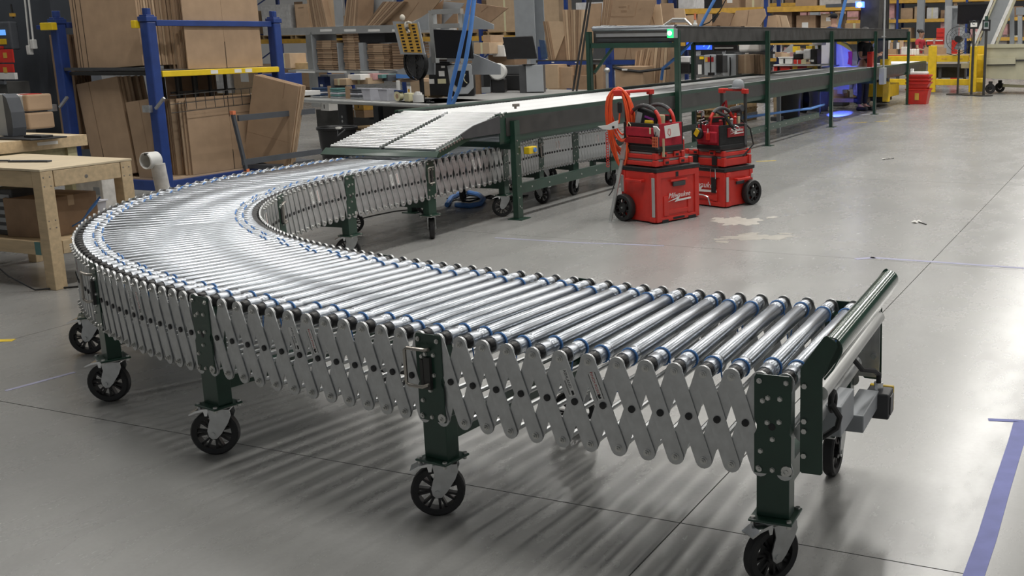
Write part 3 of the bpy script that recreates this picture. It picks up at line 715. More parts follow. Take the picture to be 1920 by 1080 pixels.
# grey open bin under the table
gb = thing('grey_bin', 'small pale grey open bin on the shelf of the pine table', 'bin', G(*gg(168, 384, .46), .3185), ROT + .2)
MB().lathe([(.085, 0), (.11, .16), (.125, .165), (.122, .172), (.1, .165), (.08, .01), (1e-6, .01)], 4, 'z').obj('bin_body', 'tote_grey', gb, rot=(0, 0, PI / 4))
tag(MB().tube([(0, 0, 0), (.1, .02, .05), (.16, .1, .16), (.13, .16, .2), (.09, .1, .12), (.08, .02, .02), (.14, -.1, -.06), (.22, -.2, -.1)], .0055, 6).obj('air_line', 'blue_hose', loc=G(-1.62, -3.2, .36), rot=(0, 0, ROT), smooth=True), 'thin blue air line looped in front of the grey bin', 'hose')
tag(MB().tube([(-.2, -.3, .5), (-.1, -.2, .3), (.0, -.1, .12), (.1, .0, .01), (.35, .25, .006), (.7, .5, .006)], .006, 6).obj('floor_cable', 'black_rubber', loc=G(-1.6, -3.6, 0), rot=(0, 0, ROT), smooth=True), 'thin dark cable hanging from the pine table and running along the floor', 'cable')
es = thing('equipment_box', 'dark grey slatted equipment box under the pine table at left edge', 'machine', G(-1.98, -3.26, .3185))
bx('housing', 'dark_grey_plastic', es, -.12, -.15, 0, .1, .15, .33, .01)
for k in range(5): bx('vent_slat', 'grey_metal', es, -.1, -.156, .04 + k * .055, .08, -.15, .07 + k * .055)
pc = thing('printed_carton', 'pale printed carton standing behind the pine table', 'box', G(onb(178, 380, -2.35)[0], -2.35, 0), ROT)
bx('body', 'bag_clear', pc, -.17, -.05, 0, .17, .18, .66, .004)
for (x, z) in ((-.15, .55), (.06, .57), (-.05, .42), (.07, .45)): bx('print_patch', 'grey_paint', pc, x, -.053, z, x + .07, -.05, z + .06)
# white duct pipe
dp_ = thing('duct_pipe', 'white paper-wrapped tube with open round mouth standing behind the pine table', 'pipe', G(-1.62, -2.42, 0), ROT)
MB().cyl((.03, .05, .0), (-.0, 0, .72), .052, 18).obj('tube', 'bag_clear', dp_, smooth=True)
dm = MB().lathe([(.064, .04), (.064, -.06), (.058, -.066), (.052, -.06), (.052, .02), (1e-6, .02)], 22, 'y', (-.03, -.02, .75)).obj('mouth_ring', 'white_plastic', dp_, smooth=True)
MB().box(-.02, -.095, .795, .0, -.07, .812).obj('clamp', 'black_steel', dm)
# bench behind
BN = thing('pine_bench', 'higher pine bench with chipboard top behind the low pine table', 'bench', G(-2.55, -2.28, 0))
bx('benchtop', 'plywood', BN, -1.1, -2.4, .885, .0, .0, .91); bx('top_edge', 'pine', BN, -.02, -2.4, .825, .006, .006, .912, .002); bx('end_edge', 'pine', BN, -1.1, -.015, .825, -.02, .006, .912, .002)
bx('apron', 'pine_green', BN, -.1, -2.4, .715, -.06, -.06, .822); bx('paper_label', 'paper_white', BN, .0062, -.42, .86, .0075, -.25, .885)
for y in (-.15, -2.3): bx('leg', 'pine_green', BN, -.12, y, 0, -.03, y + .08, .825)
bx('yellow_strip', 'yellow_paint', BN, -.055, -1.1, .69, -.05, -.75, .715)
mn = thing('grey_terminal', 'grey metal terminal with dark curved side on the pine bench at left edge', 'monitor', G(*gg(33, 258, .911), .911))
MB().box(-.28, -.06, .015, -.02, .0, .34).obj('front_panel', 'grey_metal', mn, bevel=.006); MB().prism([(-.02, .015), (-.02, .34), (.02, .31), (.05, .2), (.05, .08), (.03, .015)], -.06, .05, 'xz').obj('side_cover', 'charcoal', mn)
tag(MB().box(-.3, -.2, 0, .22, .1, .012).box(.0, -.1, .012, .2, .0, .03).obj('rubber_tray', 'black_rubber', loc=G(-2.66, -2.62, .911), rot=(0, 0, ROT), bevel=.004), 'black rubber tray on the pine bench', 'tray')
for i, (dz, lb) in enumerate(((0, 'lower wrapped pack of folded paper bags on the pine bench'), (.155, 'upper wrapped pack of folded paper bags on the pine bench'))):
    t = thing('paper_pack', lb, 'paper pack', G(*gg(58, 241, .911), .911 + dz), ROT + .05 * i); t.scale = (.72, .9, .95)
    MB().box(-.24, -.12, 0, .19, .14, .148).obj('paper_stack', 'bag_clear', t, bevel=.02, seg=3)
    MB().box(-.245, -.123, .06, .07, .0, .150).obj('plastic_wrap', 'paper_white', t, bevel=.015); bx('kraft_end', 'cardboard', t, .115, -.124, .002, .196, .142, .149, .016)
    if i: bx('price_tag', 'red_plastic', t, .02, -.1, .147, .18, .05, .153)
tag(MB().prism([(-.04, 0), (.06, 0), (.02, .14), (-.05, .3)], 0, .01, 'xz').obj('cardboard_flap', 'cardboard_light', loc=G(*gg(24, 240, .911), .911), rot=(0, 0, ROT)), 'torn cardboard flap behind the grey terminal on the bench', 'cardboard')
# charcoal wall panel with conduits, controller and red notice
wl = struct(MB().box(-3.5, 0, 0, .85, .12, 4.2).box(.55, -.25, 0, .95, .0, 4.2).obj('wall_panel', 'charcoal_panel', loc=G(-8.2, 1.6, 0), rot=(0, 0, ROT)))
WF = G(-8.2, 1.3, 0)
def onw(px, py): return pl(px, py, WF, ROT, 0)
for x0, x1, zb in ((46, 55, 85), (53, 62, 74)):
    a, z1 = onw(x0, -8); c, z0 = onw(x1, zb)
    o = thing('wall_conduit', 'thin white conduit with %s box on the charcoal wall' % ('lower' if zb == 85 else 'upper oval'), 'conduit', WF)
    MB().cyl((c, 0, z0), (a, 0, z1), .012, 6).obj('pipe', 'white_plastic', o); MB().box(c - .035, -.03, z0 - .12, c + .03, .03, z0 + .0).obj('outlet_box', 'white_plastic', o, bevel=.01)
x0, z1 = onw(6, 41); x1, z0 = onw(40, 93)
ct = thing('wall_controller', 'grey controller in clear cover with small blue screen on the charcoal wall', 'controller', WF)
bx('cover', 'charcoal', ct, x0, -.12, z0, x1, .0, z1, .02); xa, za = onw(16, 56); xb, zb = onw(28, 66); bx('screen', 'screen_cyan', ct, xa, -.13, zb, xb, -.12, za)
xa, za = onw(16, 73); xb, zb = onw(30, 83); bx('yellow_label', 'yellow_paint', ct, xa, -.128, zb, xb, -.12, za); xa, za = onw(17, 86); xb, zb = onw(24, 91); bx('red_switch', 'red_plastic', ct, xa, -.14, zb, xb, -.12, za)
xa, za = onw(23, 8); xb, zb = onw(28, 34); MB().cyl((xa, -.02, za), (xb, -.02, zb), .012, 6).obj('cord', 'black_rubber', ct); xa, za = onw(24, 25); xb, zb = onw(30, 31); bx('plug', 'orange_beam', ct, xa, -.05, zb, xb, .0, za)
rn = thing('red_notice', 'red notice sheets with yellow squares stacked on the wall bench', 'notice', WF)
for y0, y1 in ((92, 116), (119, 134)):
    xa, za = onw(32, y0); xb, zb = onw(67, y1); s_ = bx('sheet', 'red_plastic', rn, xa, -.3, zb, xb, -.28, za); xc, zc = onw(48, y0 + 6); xd, zd = onw(56, y0 + 16); bx('yellow_square', 'orange_beam', s_, xc, -.305, zd, xd, -.3, zc)
xa, za = onw(35, 135); xb, zb = onw(70, 147); bx('paper_edge', 'paper_white', rn, xa, -.3, zb, xb, -.26, za)
bb = thing('black_counter', 'black counter with raised back below the red notices', 'counter', WF)
xa, za = onw(-40, 150); xb, zb = onw(97, 260); bx('counter_front', 'black_steel', bb, xa, -.5, 0, xb, -.2, za, .005); xa2, za2 = onw(-40, 97); xb2, _ = onw(35, 97); bx('raised_panel', 'charcoal', bb, xa2, -.25, za, xb2, -.22, za2)
bx('counter_edge', 'charcoal', bb, xa, -.53, za - .03, xb, -.5, za + .01)
# blue stacking rack
RA, RB = -3.22, -1.0
RK = thing('blue_stacking_rack', 'blue steel stacking rack holding flattened cardboard boxes', 'rack', G(RA, RB, 0))
for (x, y) in ((0, 0), (0, 1.56), (-1.2, 0), (-1.2, 1.56)):
    p_ = MB().box(x - .05, y - .05, .0, x + .05, y + .05, 1.82).obj('post', 'blue_rack', RK, bevel=.012)
    MB().box(x - .058, y - .058, 1.82, x + .058, y + .058, 1.865).box(x - .045, y - .045, 1.865, x + .045, y + .045, 1.88).cyl((x, y, 1.88), (x, y, 1.94), .036, 10).obj('stacking_cap', 'blue_rack', p_, bevel=.004)
for z in (1.81,): 
    bx('top_bar', 'blue_rack', RK, -.02, .07, z - .03, .03, 1.50, z + .025, .004); bx('top_bar', 'blue_rack', RK, -1.22, .07, z - .03, -1.17, 1.50, z + .025, .004)
bx('yellow_end_cap', 'yellow_beam', RK, -.11, -.09, 1.76, -.055, -.02, 1.83, .006); bx('yellow_end_cap', 'yellow_beam', RK, -1.30, -.11, 1.76, -1.13, -.055, 1.83, .006); bx('side_stub', 'blue_rack', RK, -1.42, -.06, 1.77, -1.25, -.0, 1.81, .004)
yb_ = bx('yellow_beam', 'yellow_beam', RK, .005, .06, 1.315, .05, 1.54, 1.37, .005)
for y in (.62, .92, 1.06): bx('beam_sticker', 'paper_white', yb_, .0503, y, 1.325, .0512, y + .09, 1.36)
bx('shelf_deck', 'black_steel', RK, -1.2, .02, 1.33, .0, 1.54, 1.365); bx('front_angle', 'dark_grey_plastic', RK, -1.15, -.03, 1.375, -.06, .0, 1.405)
bx('bottom_beam', 'blue_rack', RK, -.03, .05, .25, .04, 1.51, .345, .004); bx('bottom_beam', 'blue_rack', RK, -1.15, -.03, .25, -.05, .04, .345, .004); bx('bottom_deck', 'cardboard_light', RK, -1.15, .02, .345, .0, 1.54, .362)
for (x, y) in ((0.02, -.0), (-1.2, -.05)):
    k_ = MB().box(x - .11, y - .09, .995, x - .02, y - .052, 1.06).obj('latch_bracket', 'zinc_plate', RK); MB().bar((x + .03, y - .06, 1.03), (x + .14, y - .05, 1.13), .022, .022).obj('latch_lever', 'zinc_plate', k_)
sheets_b('brown sheet of the left pile on the upper rack shelf', 'left pile on the upper rack shelf', 14, RB + .06, .03, RA - 1.06, RA - .18, 1.40, 2.75, -.05, .03, 'cardboard', True, .02, 'front flattened brown box with three creases leaning in the upper left rack bay', (.05, .09, .17))
sheets_a('brown sheet of the upright pile on the upper rack shelf', 'right pile on the upper rack shelf', 15, RA + .0, .024, RB + .43, RB + 1.38, 1.378, 2.32, 0, 'cardboard', 'front flattened box with long vertical slot on the upper rack shelf, behind the blue bar', (.5,))
sheets_b('brown sheet of the left pile on the lower rack level', 'left pile on the lower rack level', 9, RB + .05, .03, RA - 1.0, RA - .42, .365, 1.29, -.14, .02, 'cardboard', True, .05, None, (.3,))
sheets_b('slipped brown sheet beside the mid post, lower rack level', 'tilted boxes beside the mid post', 3, RB + .02, .03, RA - .38, RA - .08, .365, 1.1, -.12, .02, 'cardboard', True, .02, None, (.6,))
sheets_a('brown sheet of the upright pile on the lower rack level', 'right pile on the lower rack level', 12, RA + .0, .024, RB + .30, RB + 1.30, .365, 1.10, 0, 'cardboard', 'front flattened box with a slot on the lower rack level, behind the wire guard', (.52,))
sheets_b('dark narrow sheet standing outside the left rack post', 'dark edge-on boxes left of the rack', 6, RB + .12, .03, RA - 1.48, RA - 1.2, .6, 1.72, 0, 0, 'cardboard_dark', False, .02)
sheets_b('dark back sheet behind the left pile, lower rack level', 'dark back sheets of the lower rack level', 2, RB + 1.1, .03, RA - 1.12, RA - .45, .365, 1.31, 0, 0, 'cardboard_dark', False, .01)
wg = MB()
for k in range(11): wg.cyl((.0, .28 + k * .115, 1.0), (.0, .28 + k * .115, 1.16), .0035, 5)
for z in (1.0, 1.08, 1.16): wg.cyl((.0, .1, z - .02), (.0, 1.54, z + .02), .0035, 5)
WG = thing('wire_guard', 'black wire guard strip across the lower rack level', 'wire guard', G(RA + .06, RB, 0)); wg.obj('wire_grid', 'black_steel', WG, kind='stuff')
hk = thing('hanging_rack_legs', 'black steel legs of a small stand behind the yellow beam', 'stand', G(RA - .25, RB + .2, 0))
for k in range(7): bx('leg', 'black_steel', hk, -.3 * (k % 2), .25 + k * .1, 1.06, -.3 * (k % 2) + .025, .275 + k * .1, 1.33)
bx('rail', 'black_steel', hk, -.02, .2, 1.14, .0, 1.0, 1.16)
# cart with leaning boxes
CT = thing('black_frame_cart', 'black metal frame cart with orange end caps holding leaning cardboard', 'cart', G(-2.72, -.55, 0))
for z, y1 in ((.915, 1.05), (.49, 1.10)): bx('rail', 'charcoal', CT, -.012, .02, z - .03, .012, y1, z + .025)
for y, dy in ((0, .1),):
    p_ = MB().bar((0, y - .04, .96), (0, y + .06, .40), .03, .03).obj('post', 'charcoal', CT)
    MB().box(-.02, y - .055, .95, .02, y - .02, .985).box(-.02, y + .045, .385, .02, y + .08, .42).obj('orange_cap', 'orange_cap', p_)
bx('base', 'charcoal', CT, -.5, .5, .36, -.1, 1.1, .40)
for i in range(9):
    rd = random.Random(i); t = thing('flattened_box', ORD[i] + ' flattened box from the front of the bundle leaning in the black cart' if i else 'front flattened brown box with short slot leaning in the black cart', 'cardboard', G(-3.02 - .009 * i + rd.uniform(-.008, .008), .06 + .022 * i, .405), ROT, 'leaning bundle in the black cart')
    MB().box(-.25, 0, 0, .25, .01, .86).box(-.245, .011, 0, .248, .02, .85).obj('board', 'cardboard' if i % 3 != 1 else 'cardboard_light', t)
    if i == 0: MB().box(.09, -.0015, .70, .098, .002, .86).obj('slot', 'cardboard_dark', t); MB().box(-.25, -.001, .27, .25, .001, .274).obj('crease', 'cardboard_dark', t)
    t.rotation_euler = (Matrix.Rotation(ROT + .22, 3, 'Z') @ Matrix.Rotation(.24, 3, 'Y')).to_euler()
# round black bin
BI = thing('round_trash_bin', 'round black trash bin with rim handles beside the roller ramp', 'bin', G(-4.2, 2.5, 0))
MB().lathe([(.19, 0), (.235, .52), (.255, .53), (.255, .555), (.235, .56), (.225, .54), (.18, .02), (1e-6, .02)], 26, 'z').obj('bin_body', 'black_plastic', BI, smooth=True)
MB().tube(arc((.0, 0), .245, 0, 360, 24)[:-1] and [(x, y, .557) for x, y in arc((0, 0), .246, 0, 360, 24)[:-1]], .008, 6, True).obj('rim', 'dark_grey_plastic', BI, smooth=True)
MB().tube([(.17, -.18, .54), (.21, -.24, .47), (.25, -.14, .54)], .01, 6).obj('side_handle', 'dark_grey_plastic', BI, smooth=True); MB().box(.15, -.2, .55, .2, -.13, .575).obj('bag_end', 'paper_white', BI)
# ---------------------------------------------------------------- packing station behind the ramp
_c0 = gp(805, 195, .87); _c1 = gp(592, 186, .87)
DO = Vector((_c0.x, _c0.y, 0)); DA = math.atan2(_c0.y - _c1.y, _c0.x - _c1.x)
def ds(px, py, yo): return pl(px, py, DO, DA, yo)
DK = thing('packing_desk', 'grey packing desk with rounded front edge and cardboard shelves above it', 'desk', DO, DA)
bx('desktop', 'desk_top', DK, -3.0, .03, .835, .0, .95, .87, .004)
MB().cyl((-3.0, .02, .845), (.0, .02, .845), .028, 12).obj('front_edge', 'alu', DK, smooth=True)
for px in (640, 675, 705):
    x, _ = ds(px, 210, .3)
    if px == 640: l_ = MB().box(x - .09, .3, 0, x + .11, .42, .835).obj('leg', 'dark_grey_plastic', DK, bevel=.02); [MB().lathe([(.02, .298), (1e-6, .297)], 10, 'y', (x + .01, 0, z)).obj('leg_cap', 'alu', l_) for z in (.62, .56)]
    elif px == 705: bx('leg', 'charcoal', DK, x - .06, .3, 0, x + .05, .42, .835)
x0, _ = ds(715, 200, .3); x1, _ = ds(795, 200, .3); bx('drawer_unit', 'black_steel', DK, x0, .32, .42, x1, .8, .83); bx('lower_tray', 'charcoal', DK, x0 - .1, .25, .5, x1, .3, .56)
SY = .62
def dz(name, m, x0, y0, x1, y1, yo=SY, d=.02, par=None, bevel=0.):
    a, zt = ds(x0, y0, yo); b, zb = ds(x1, y1, yo); return bx(name, m, par or DK, a, yo, zb, b, yo + d, zt, bevel)
s1 = dz('shelf', 'alu', 520, 53, 785, 60, SY, .5); s2 = dz('shelf', 'alu', 540, 131, 745, 138, SY, .5)
for k in range(4): dz('shelf_label', 'label_white', 600 + k * 45, 55, 622 + k * 45, 59, SY - .002, .002, s1)
for k in range(3): dz('shelf_label', 'label_white', 555 + k * 60, 133, 590 + k * 60, 137, SY - .002, .002, s2)
for x0, x1, y0, y1 in ((582, 590, 60, 132), (631, 637, 80, 132), (672, 684, 80, 132)): dz('divider', 'grey_metal', x0, y0, x1, y1, SY + .0, .4)
dz('divider', 'grey_metal', 625, 0, 645, 54, SY + .05, .01); dz('back_panel', 'grey_metal', 672, -10, 740, 54, SY + .32, .01)
for x0, x1, y0, y1 in ((545, 583, 62, 132), ): dz('post', 'alu', 579, -20, 584, 200, SY + .25, .05)
dz('post', 'alu', 803, 20, 817, 118, SY - .1, .06); dz('post', 'alu', 858, 20, 864, 118, SY - .1, .06); dz('cross_rail', 'alu', 808, 18, 863, 25, SY - .11, .05); dz('cross_rail', 'alu', 810, 45, 862, 52, SY - .11, .05)
def wing(pts, yo=SY, name='side_panel'):
    q = [ds(x, y, yo) for x, y in pts]; MB().prism(q, yo, yo + .012, 'xz').obj(name, 'grey_metal', DK)
wing([(765, 48), (803, 24), (803, 56), (770, 58)]); wing([(864, 25), (890, 30), (925, 46), (925, 55), (864, 55)]); wing([(730, 137), (800, 112), (815, 100), (815, 140), (760, 140)]); wing([(885, 100), (938, 122), (938, 140), (885, 140)]); wing([(825, 2), (870, 6), (852, 34), (846, 55), (826, 55)], SY + .25, 'back_panel')
# flat boxes on the lower shelf
GP = (('left', 588, 631, 76, 131, 13), ('middle', 637, 672, 62, 131, 15), ('right', 683, 727, 82, 131, 12))
for nm, x0, x1, y0, y1, n in GP:
    a, zt = ds(x0, y0, SY); b, zb = ds(x1, y1, SY); h = (zt - zb) / n; w = b - a
    for i in range(n):
        rd = random.Random(i + x0); t = thing('folded_box', ORD[i] + ' folded box from the bottom of the %s stack, packing desk shelf' % nm, 'cardboard', DO, DA, nm + ' stack of flat boxes on the desk shelf')
        q = DO + Vector((math.cos(DA), math.sin(DA), 0)) * ((a + b) / 2 + rd.uniform(-.01, .01)) + Vector((-math.sin(DA), math.cos(DA), 0)) * (SY + .03 + rd.uniform(0, .02)); t.location = (q.x, q.y, zb + h * i)
        MB().box(-w / 2, 0, h * .1, -w / 2 + w * .3, .3, h * .95).box(w / 2 - w * .27, 0, h * .1, w / 2, .3, h * .95).obj('flaps', 'cardboard_dark', t); MB().box(-w / 2 + w * .3, -.006, h * .04, w / 2 - w * .27, .3, h * .97).obj('panel', 'cardboard', t)
a, zt = ds(727, 80, SY); b, zb = ds(765, 131, SY)
for i in range(10):
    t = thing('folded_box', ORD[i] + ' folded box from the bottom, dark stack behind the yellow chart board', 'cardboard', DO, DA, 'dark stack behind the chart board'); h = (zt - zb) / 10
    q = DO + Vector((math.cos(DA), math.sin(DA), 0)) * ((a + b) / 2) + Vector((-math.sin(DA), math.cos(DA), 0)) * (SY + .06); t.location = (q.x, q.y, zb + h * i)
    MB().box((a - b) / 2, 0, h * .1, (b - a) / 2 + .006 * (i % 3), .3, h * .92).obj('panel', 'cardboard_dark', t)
dz_ = lambda *k, **kw: dz(*k, **kw)
tb_ = thing('black_tray', 'black tray standing on the right stack of flat boxes', 'tray', DO, DA); dz('tray_body', 'black_plastic', 672, 62, 722, 80, SY + .05, .25, tb_)
# items on the upper shelf
def slab(label, pts, yo, d, m, lines=(), cat='cardboard', edges=0):
    q = [ds(x, y, yo) for x, y in pts]; cx = sum(p[0] for p in q) / len(q); zb = min(p[1] for p in q)
    L = DO + Vector((math.cos(DA), math.sin(DA), 0)) * cx + Vector((-math.sin(DA), math.cos(DA), 0)) * yo; L.z = zb
    t = thing('flattened_box', label, cat, L, DA); q = [(x - cx, z - zb) for x, z in q]
    MB().prism(q, 0, d, 'xz').obj('board', m, t)
    for (x0, y0), (x1, y1) in lines:
        p0 = ds(x0, y0, yo); p1 = ds(x1, y1, yo); MB().bar((p0[0] - cx, -.0012, p0[1] - zb), (p1[0] - cx, -.0012, p1[1] - zb), .003, .008, (1, 0, 0)).obj('crease', 'cardboard_dark', t)
    return t
def fan(label, group, n, p0, p1, p2, p3, yo, d, ms=('cardboard', 'cardboard_dark')):
    """boards seen edge-on side by side: bottom edge p0->p1, top edge p3->p2 in pixels"""
    for i in range(n):
        f0, f1 = i / n, (i + .85) / n
        L = lambda u, v, f: (u[0] + (v[0] - u[0]) * f, u[1] + (v[1] - u[1]) * f)
        t = slab(label + ', ' + ORD[i] + ' from the left', [L(p0, p1, f0), L(p0, p1, f1), L(p3, p2, f1), L(p3, p2, f0)], yo, d, ms[i % len(ms)]); t['group'] = group
slab('single brown carton blank with hand slot at the left end of the upper desk shelf', [(557, 54), (583, 54), (576, 7), (552, 8)], SY + .02, .02, 'cardboard', [((559, 15), (569, 14))])
fan('brown board in the left tilted bundle on the upper desk shelf', 'left tilted bundle on the upper desk shelf', 7, (583, 54), (616, 54), (602, -8), (574, -8), SY + .03, .25)
slab('plain light brown board behind the left bundle on the upper desk shelf', [(606, 54), (629, 54), (626, -8), (603, -8)], SY + .12, .015, 'cardboard_light')
fan('brown board in the upright middle bundle on the upper desk shelf', 'middle bundle on the upper desk shelf', 6, (643, 54), (670, 54), (673, -8), (651, -8), SY + .03, .25)
fan('brown board in the steeply slanted bundle on the upper desk shelf', 'slanted bundle on the upper desk shelf', 6, (679, 54), (706, 54), (758, 3), (718, 3), SY + .03, .2, ('cardboard_dark', 'cardboard'))
slab('large slanted brown carton blank at the right of the upper desk shelf', [(707, 54), (765, 44), (806, 24), (832, -8), (762, -4)], SY + .1, .015, 'cardboard', [((760, 38), (785, 4))])
slab('dark brown carton blank jutting out above the black desk monitor', [(862, 17), (874, 7), (890, 6), (952, 15), (918, 42), (890, 31)], SY + .05, .02, 'cardboard_dark', [((902, 22), (915, 12))])
slab('dark slanted board behind the aluminium frame over the desk', [(808, 50), (826, 50), (826, 26), (830, 0), (812, 14)], SY + .2, .02, 'cardboard_dark')
slab('dark triangle of cardboard seen through the aluminium frame', [(832, 45), (858, 45), (857, 26), (850, 26)], SY + .2, .02, 'cardboard_dark')
# things on the desk
def dthing(name, label, cat, px, py, yo, ang=0., group=None):
    x, z = ds(px, py, yo); L = DO + Vector((math.cos(DA), math.sin(DA), 0)) * x + Vector((-math.sin(DA), math.cos(DA), 0)) * yo; L.z = z
    return thing(name, label, cat, (L.x, L.y, .871), DA + ang, group)
def size(px0, px1, yo): return abs(ds(px1, 150, yo)[0] - ds(px0, 150, yo)[0])
t = dthing('divided_caddy', 'white two-part plastic caddy on the desk beside the tape roll', 'caddy', 713, 178, .22)
w_ = size(682, 743, .22)
for sx, k in ((-1, 0), (1, 1)):
    MB().lathe([(.11, 0), (.135, .15), (.128, .15), (.104, .008), (1e-6, .008)], 4, 'z').obj('compartment', 'tote_grey', t, loc=(sx * w_ * .26 - .0, 0, 0), rot=(0, 0, PI / 4), bevel=.012)
bx('rim', 'tote_grey', t, -w_ / 2, -.11, .145, w_ / 2, -.095, .16, .004)
t = dthing('tape_gun', 'cream roll of packing tape in its dispenser on the desk', 'tape dispenser', 748, 179, .2)
MB().lathe([(.03, -.03), (.062, -.03), (.062, .03), (.03, .03)], 20, 'y', (0, 0, .065), True).obj('tape_roll', 'cream_tape', t, smooth=True); MB().lathe([(.0, -.032), (.03, -.032), (.03, .032), (.0, .032)], 12, 'y', (0, 0, .065)).obj('core', 'cardboard', t); bx('handle', 'white_plastic', t, -.02, -.02, .12, .02, .02, .26, .008); bx('blade_guard', 'navy_cloth', t, -.06, -.03, .115, .07, .03, .14, .006)
t = dthing('tape_box', 'cream stack of tape rolls with white card on the desk', 'tape', 768, 180, .2); bx('stack', 'cream_tape', t, -.05, -.05, 0, .05, .05, .11, .01); bx('card', 'paper_white', t, -.03, -.01, .11, .04, .0, .19); bx('orange_mark', 'orange_beam', t, -.01, -.013, .12, .025, -.01, .16)
t = dthing('tape_box', 'white stack of label rolls on the desk corner', 'labels', 784, 181, .2); MB().cyl((0, 0, 0), (0, 0, .09), .068, 14).cyl((0, 0, .09), (0, 0, .115), .05, 14).cyl((0, 0, .115), (0, 0, .13), .03, 10).obj('rolls', 'white_plastic', t, smooth=True)
t = dthing('hand_scanner', 'small dark scanner lying on the desk corner', 'scanner', 806, 183, .12); MB().box(-.06, -.02, 0, .05, .03, .02).box(-.02, -.04, .005, .03, -.02, .03).obj('body', 'black_plastic', t, bevel=.006)
for i, (px, lb, m) in enumerate(((604, 'left dark stack of folded poly mailers on the desk', 'jeans_blue'), (638, 'middle dark stack of poly mailers with pale edges on the desk', 'teal_paint'), (676, 'right grey stack of poly mailers beside the white caddy', 'charcoal'))):
    t = dthing('mailer_stack', lb, 'mailers', px, 172, .32)
    for k in range(5): bx('mailer', ('grey_metal', m, 'tote_grey', m, m)[k], t, -.10 + .006 * (k % 2), -.1, k * .028, .10 - .004 * k, .1, k * .028 + .024, .008)
for px in (618, 654): t = dthing('kraft_divider', 'small brown kraft divider between mailer stacks %s' % ('at left' if px == 618 else 'near the caddy'), 'cardboard', px, 172, .3); bx('board', 'cardboard', t, -.015 if px == 618 else -.05, -.02, 0, .015 if px == 618 else .05, .02, .16)
t = dthing('blue_carton', 'small dark blue carton at the back of the desk', 'box', 608, 155, .8); bx('body', 'navy_cloth', t, -.08, -.05, 0, .08, .05, .26, .004); bx('label', 'label_white', t, -.03, -.052, .12, .04, -.05, .15)
# chart board and plush figure
def cth(name, label, cat, yo): return thing(name, label, cat, DO, DA)
CBd = cth('chart_board', 'tilted clear board with yellow chart of black pictures above the desk', 'chart', 0)
q = [ds(x, y, .35) for x, y in ((736, 40), (784, 41), (797, 102), (751, 102))]; MB().prism(q, .35, .362, 'xz').obj('board', 'grey_metal', CBd)
q = [ds(x, y, .345) for x, y in ((743, 45), (781, 44), (791, 99), (757, 98))]; MB().prism(q, .344, .35, 'xz').obj('yellow_sheet', 'orange_beam', CBd)
for r in range(9):
    for c in range(3):
        cx = 749 + c * 12.5 + r * 1.45; cy = 48 + r * 5.9; pq = [ds(cx + ux, cy + uy, .343) for ux, uy in ((-2.6, -1.6), (3, -1.7), (3.2, 1.5), (-2.4, 1.6))]
        MB().prism(pq, .3425, .344, 'xz').obj('picture', 'black_plastic', CBd)
PLS = cth('plush_figure', 'small cream plush figure clipped over the yellow chart board', 'plush toy', 0)
pb = MB()
x, z = ds(757, 33, .33); pb.ball((x, .31, z), .036, .034, .04); 
x2, z2 = ds(763, 48, .33); pb.ball((x2, .32, z2), .03, .028, .05); pb.tube([(x2, .32, z2 + .03), (x2 + .06, .31, z2 + .045), (x2 + .12, .31, z2 + .03)], .013, 7)
x3, z3 = ds(766, 62, .33); pb.tube([(x2, .32, z2 - .03), (x3, .32, z3)], .014, 7); pb.tube([(x2 + .01, .32, z2 - .03), (x3 + .04, .32, z3 + .01)], .012, 7); pb.obj('body', 'beige_plush', PLS, smooth=True)
x4, z4 = ds(765, 54, .33); MB().ball((x4, .315, z4), .024, .022, .028).obj('shorts', 'charcoal', PLS, smooth=True)
# small fan under the board
FN = dthing('desk_fan', 'small round black desk fan under the yellow chart board', 'fan', 780, 140, .4); xx, zz = ds(780, 118, .4); zc = zz - .871; R_ = size(760, 800, .4) / 2
MB().lathe([(R_, -.02), (R_ + .008, .0), (R_, .04), (R_ - .008, 0)], 24, 'y', (0, 0, zc), True).obj('cage_ring', 'black_plastic', FN, smooth=True)
g_ = MB()
for k in range(5): g_.tube([(x, -.03, z + zc) for x, z in arc((0, 0), R_ * (k + 1) / 6, 0, 360, 20)[:-1]], .003, 4, True)
for k in range(12): g_.cyl((.02 * math.cos(k * PI / 6), -.035, zc + .02 * math.sin(k * PI / 6)), (R_ * math.cos(k * PI / 6), -.02, zc + R_ * math.sin(k * PI / 6)), .0025, 4)
g_.obj('grille', 'black_steel', FN, kind='stuff')
for k in range(3):
    c_ = k * 2.1; MB().prism([(0, 0), (R_ * .8 * math.cos(c_ - .5), R_ * .8 * math.sin(c_ - .5)), (R_ * .88 * math.cos(c_), R_ * .88 * math.sin(c_)), (R_ * .8 * math.cos(c_ + .5), R_ * .8 * math.sin(c_ + .5))], 0.0, .006, 'xz').obj('blade', 'dark_grey_plastic', FN, loc=(0, 0, zc))
MB().cyl((0, .035, zc), (0, .04, zc), R_ * .97, 20).obj('back_shell', 'dark_grey_plastic', FN); MB().cyl((0, .03, zc), (0, .12, zc), .05, 12).box(-.02, .06, 0, .02, .1, zc).box(-.08, 0, 0, .08, .16, .02).obj('stand', 'black_plastic', FN)  # dark disc added behind the blades to close the bright gap
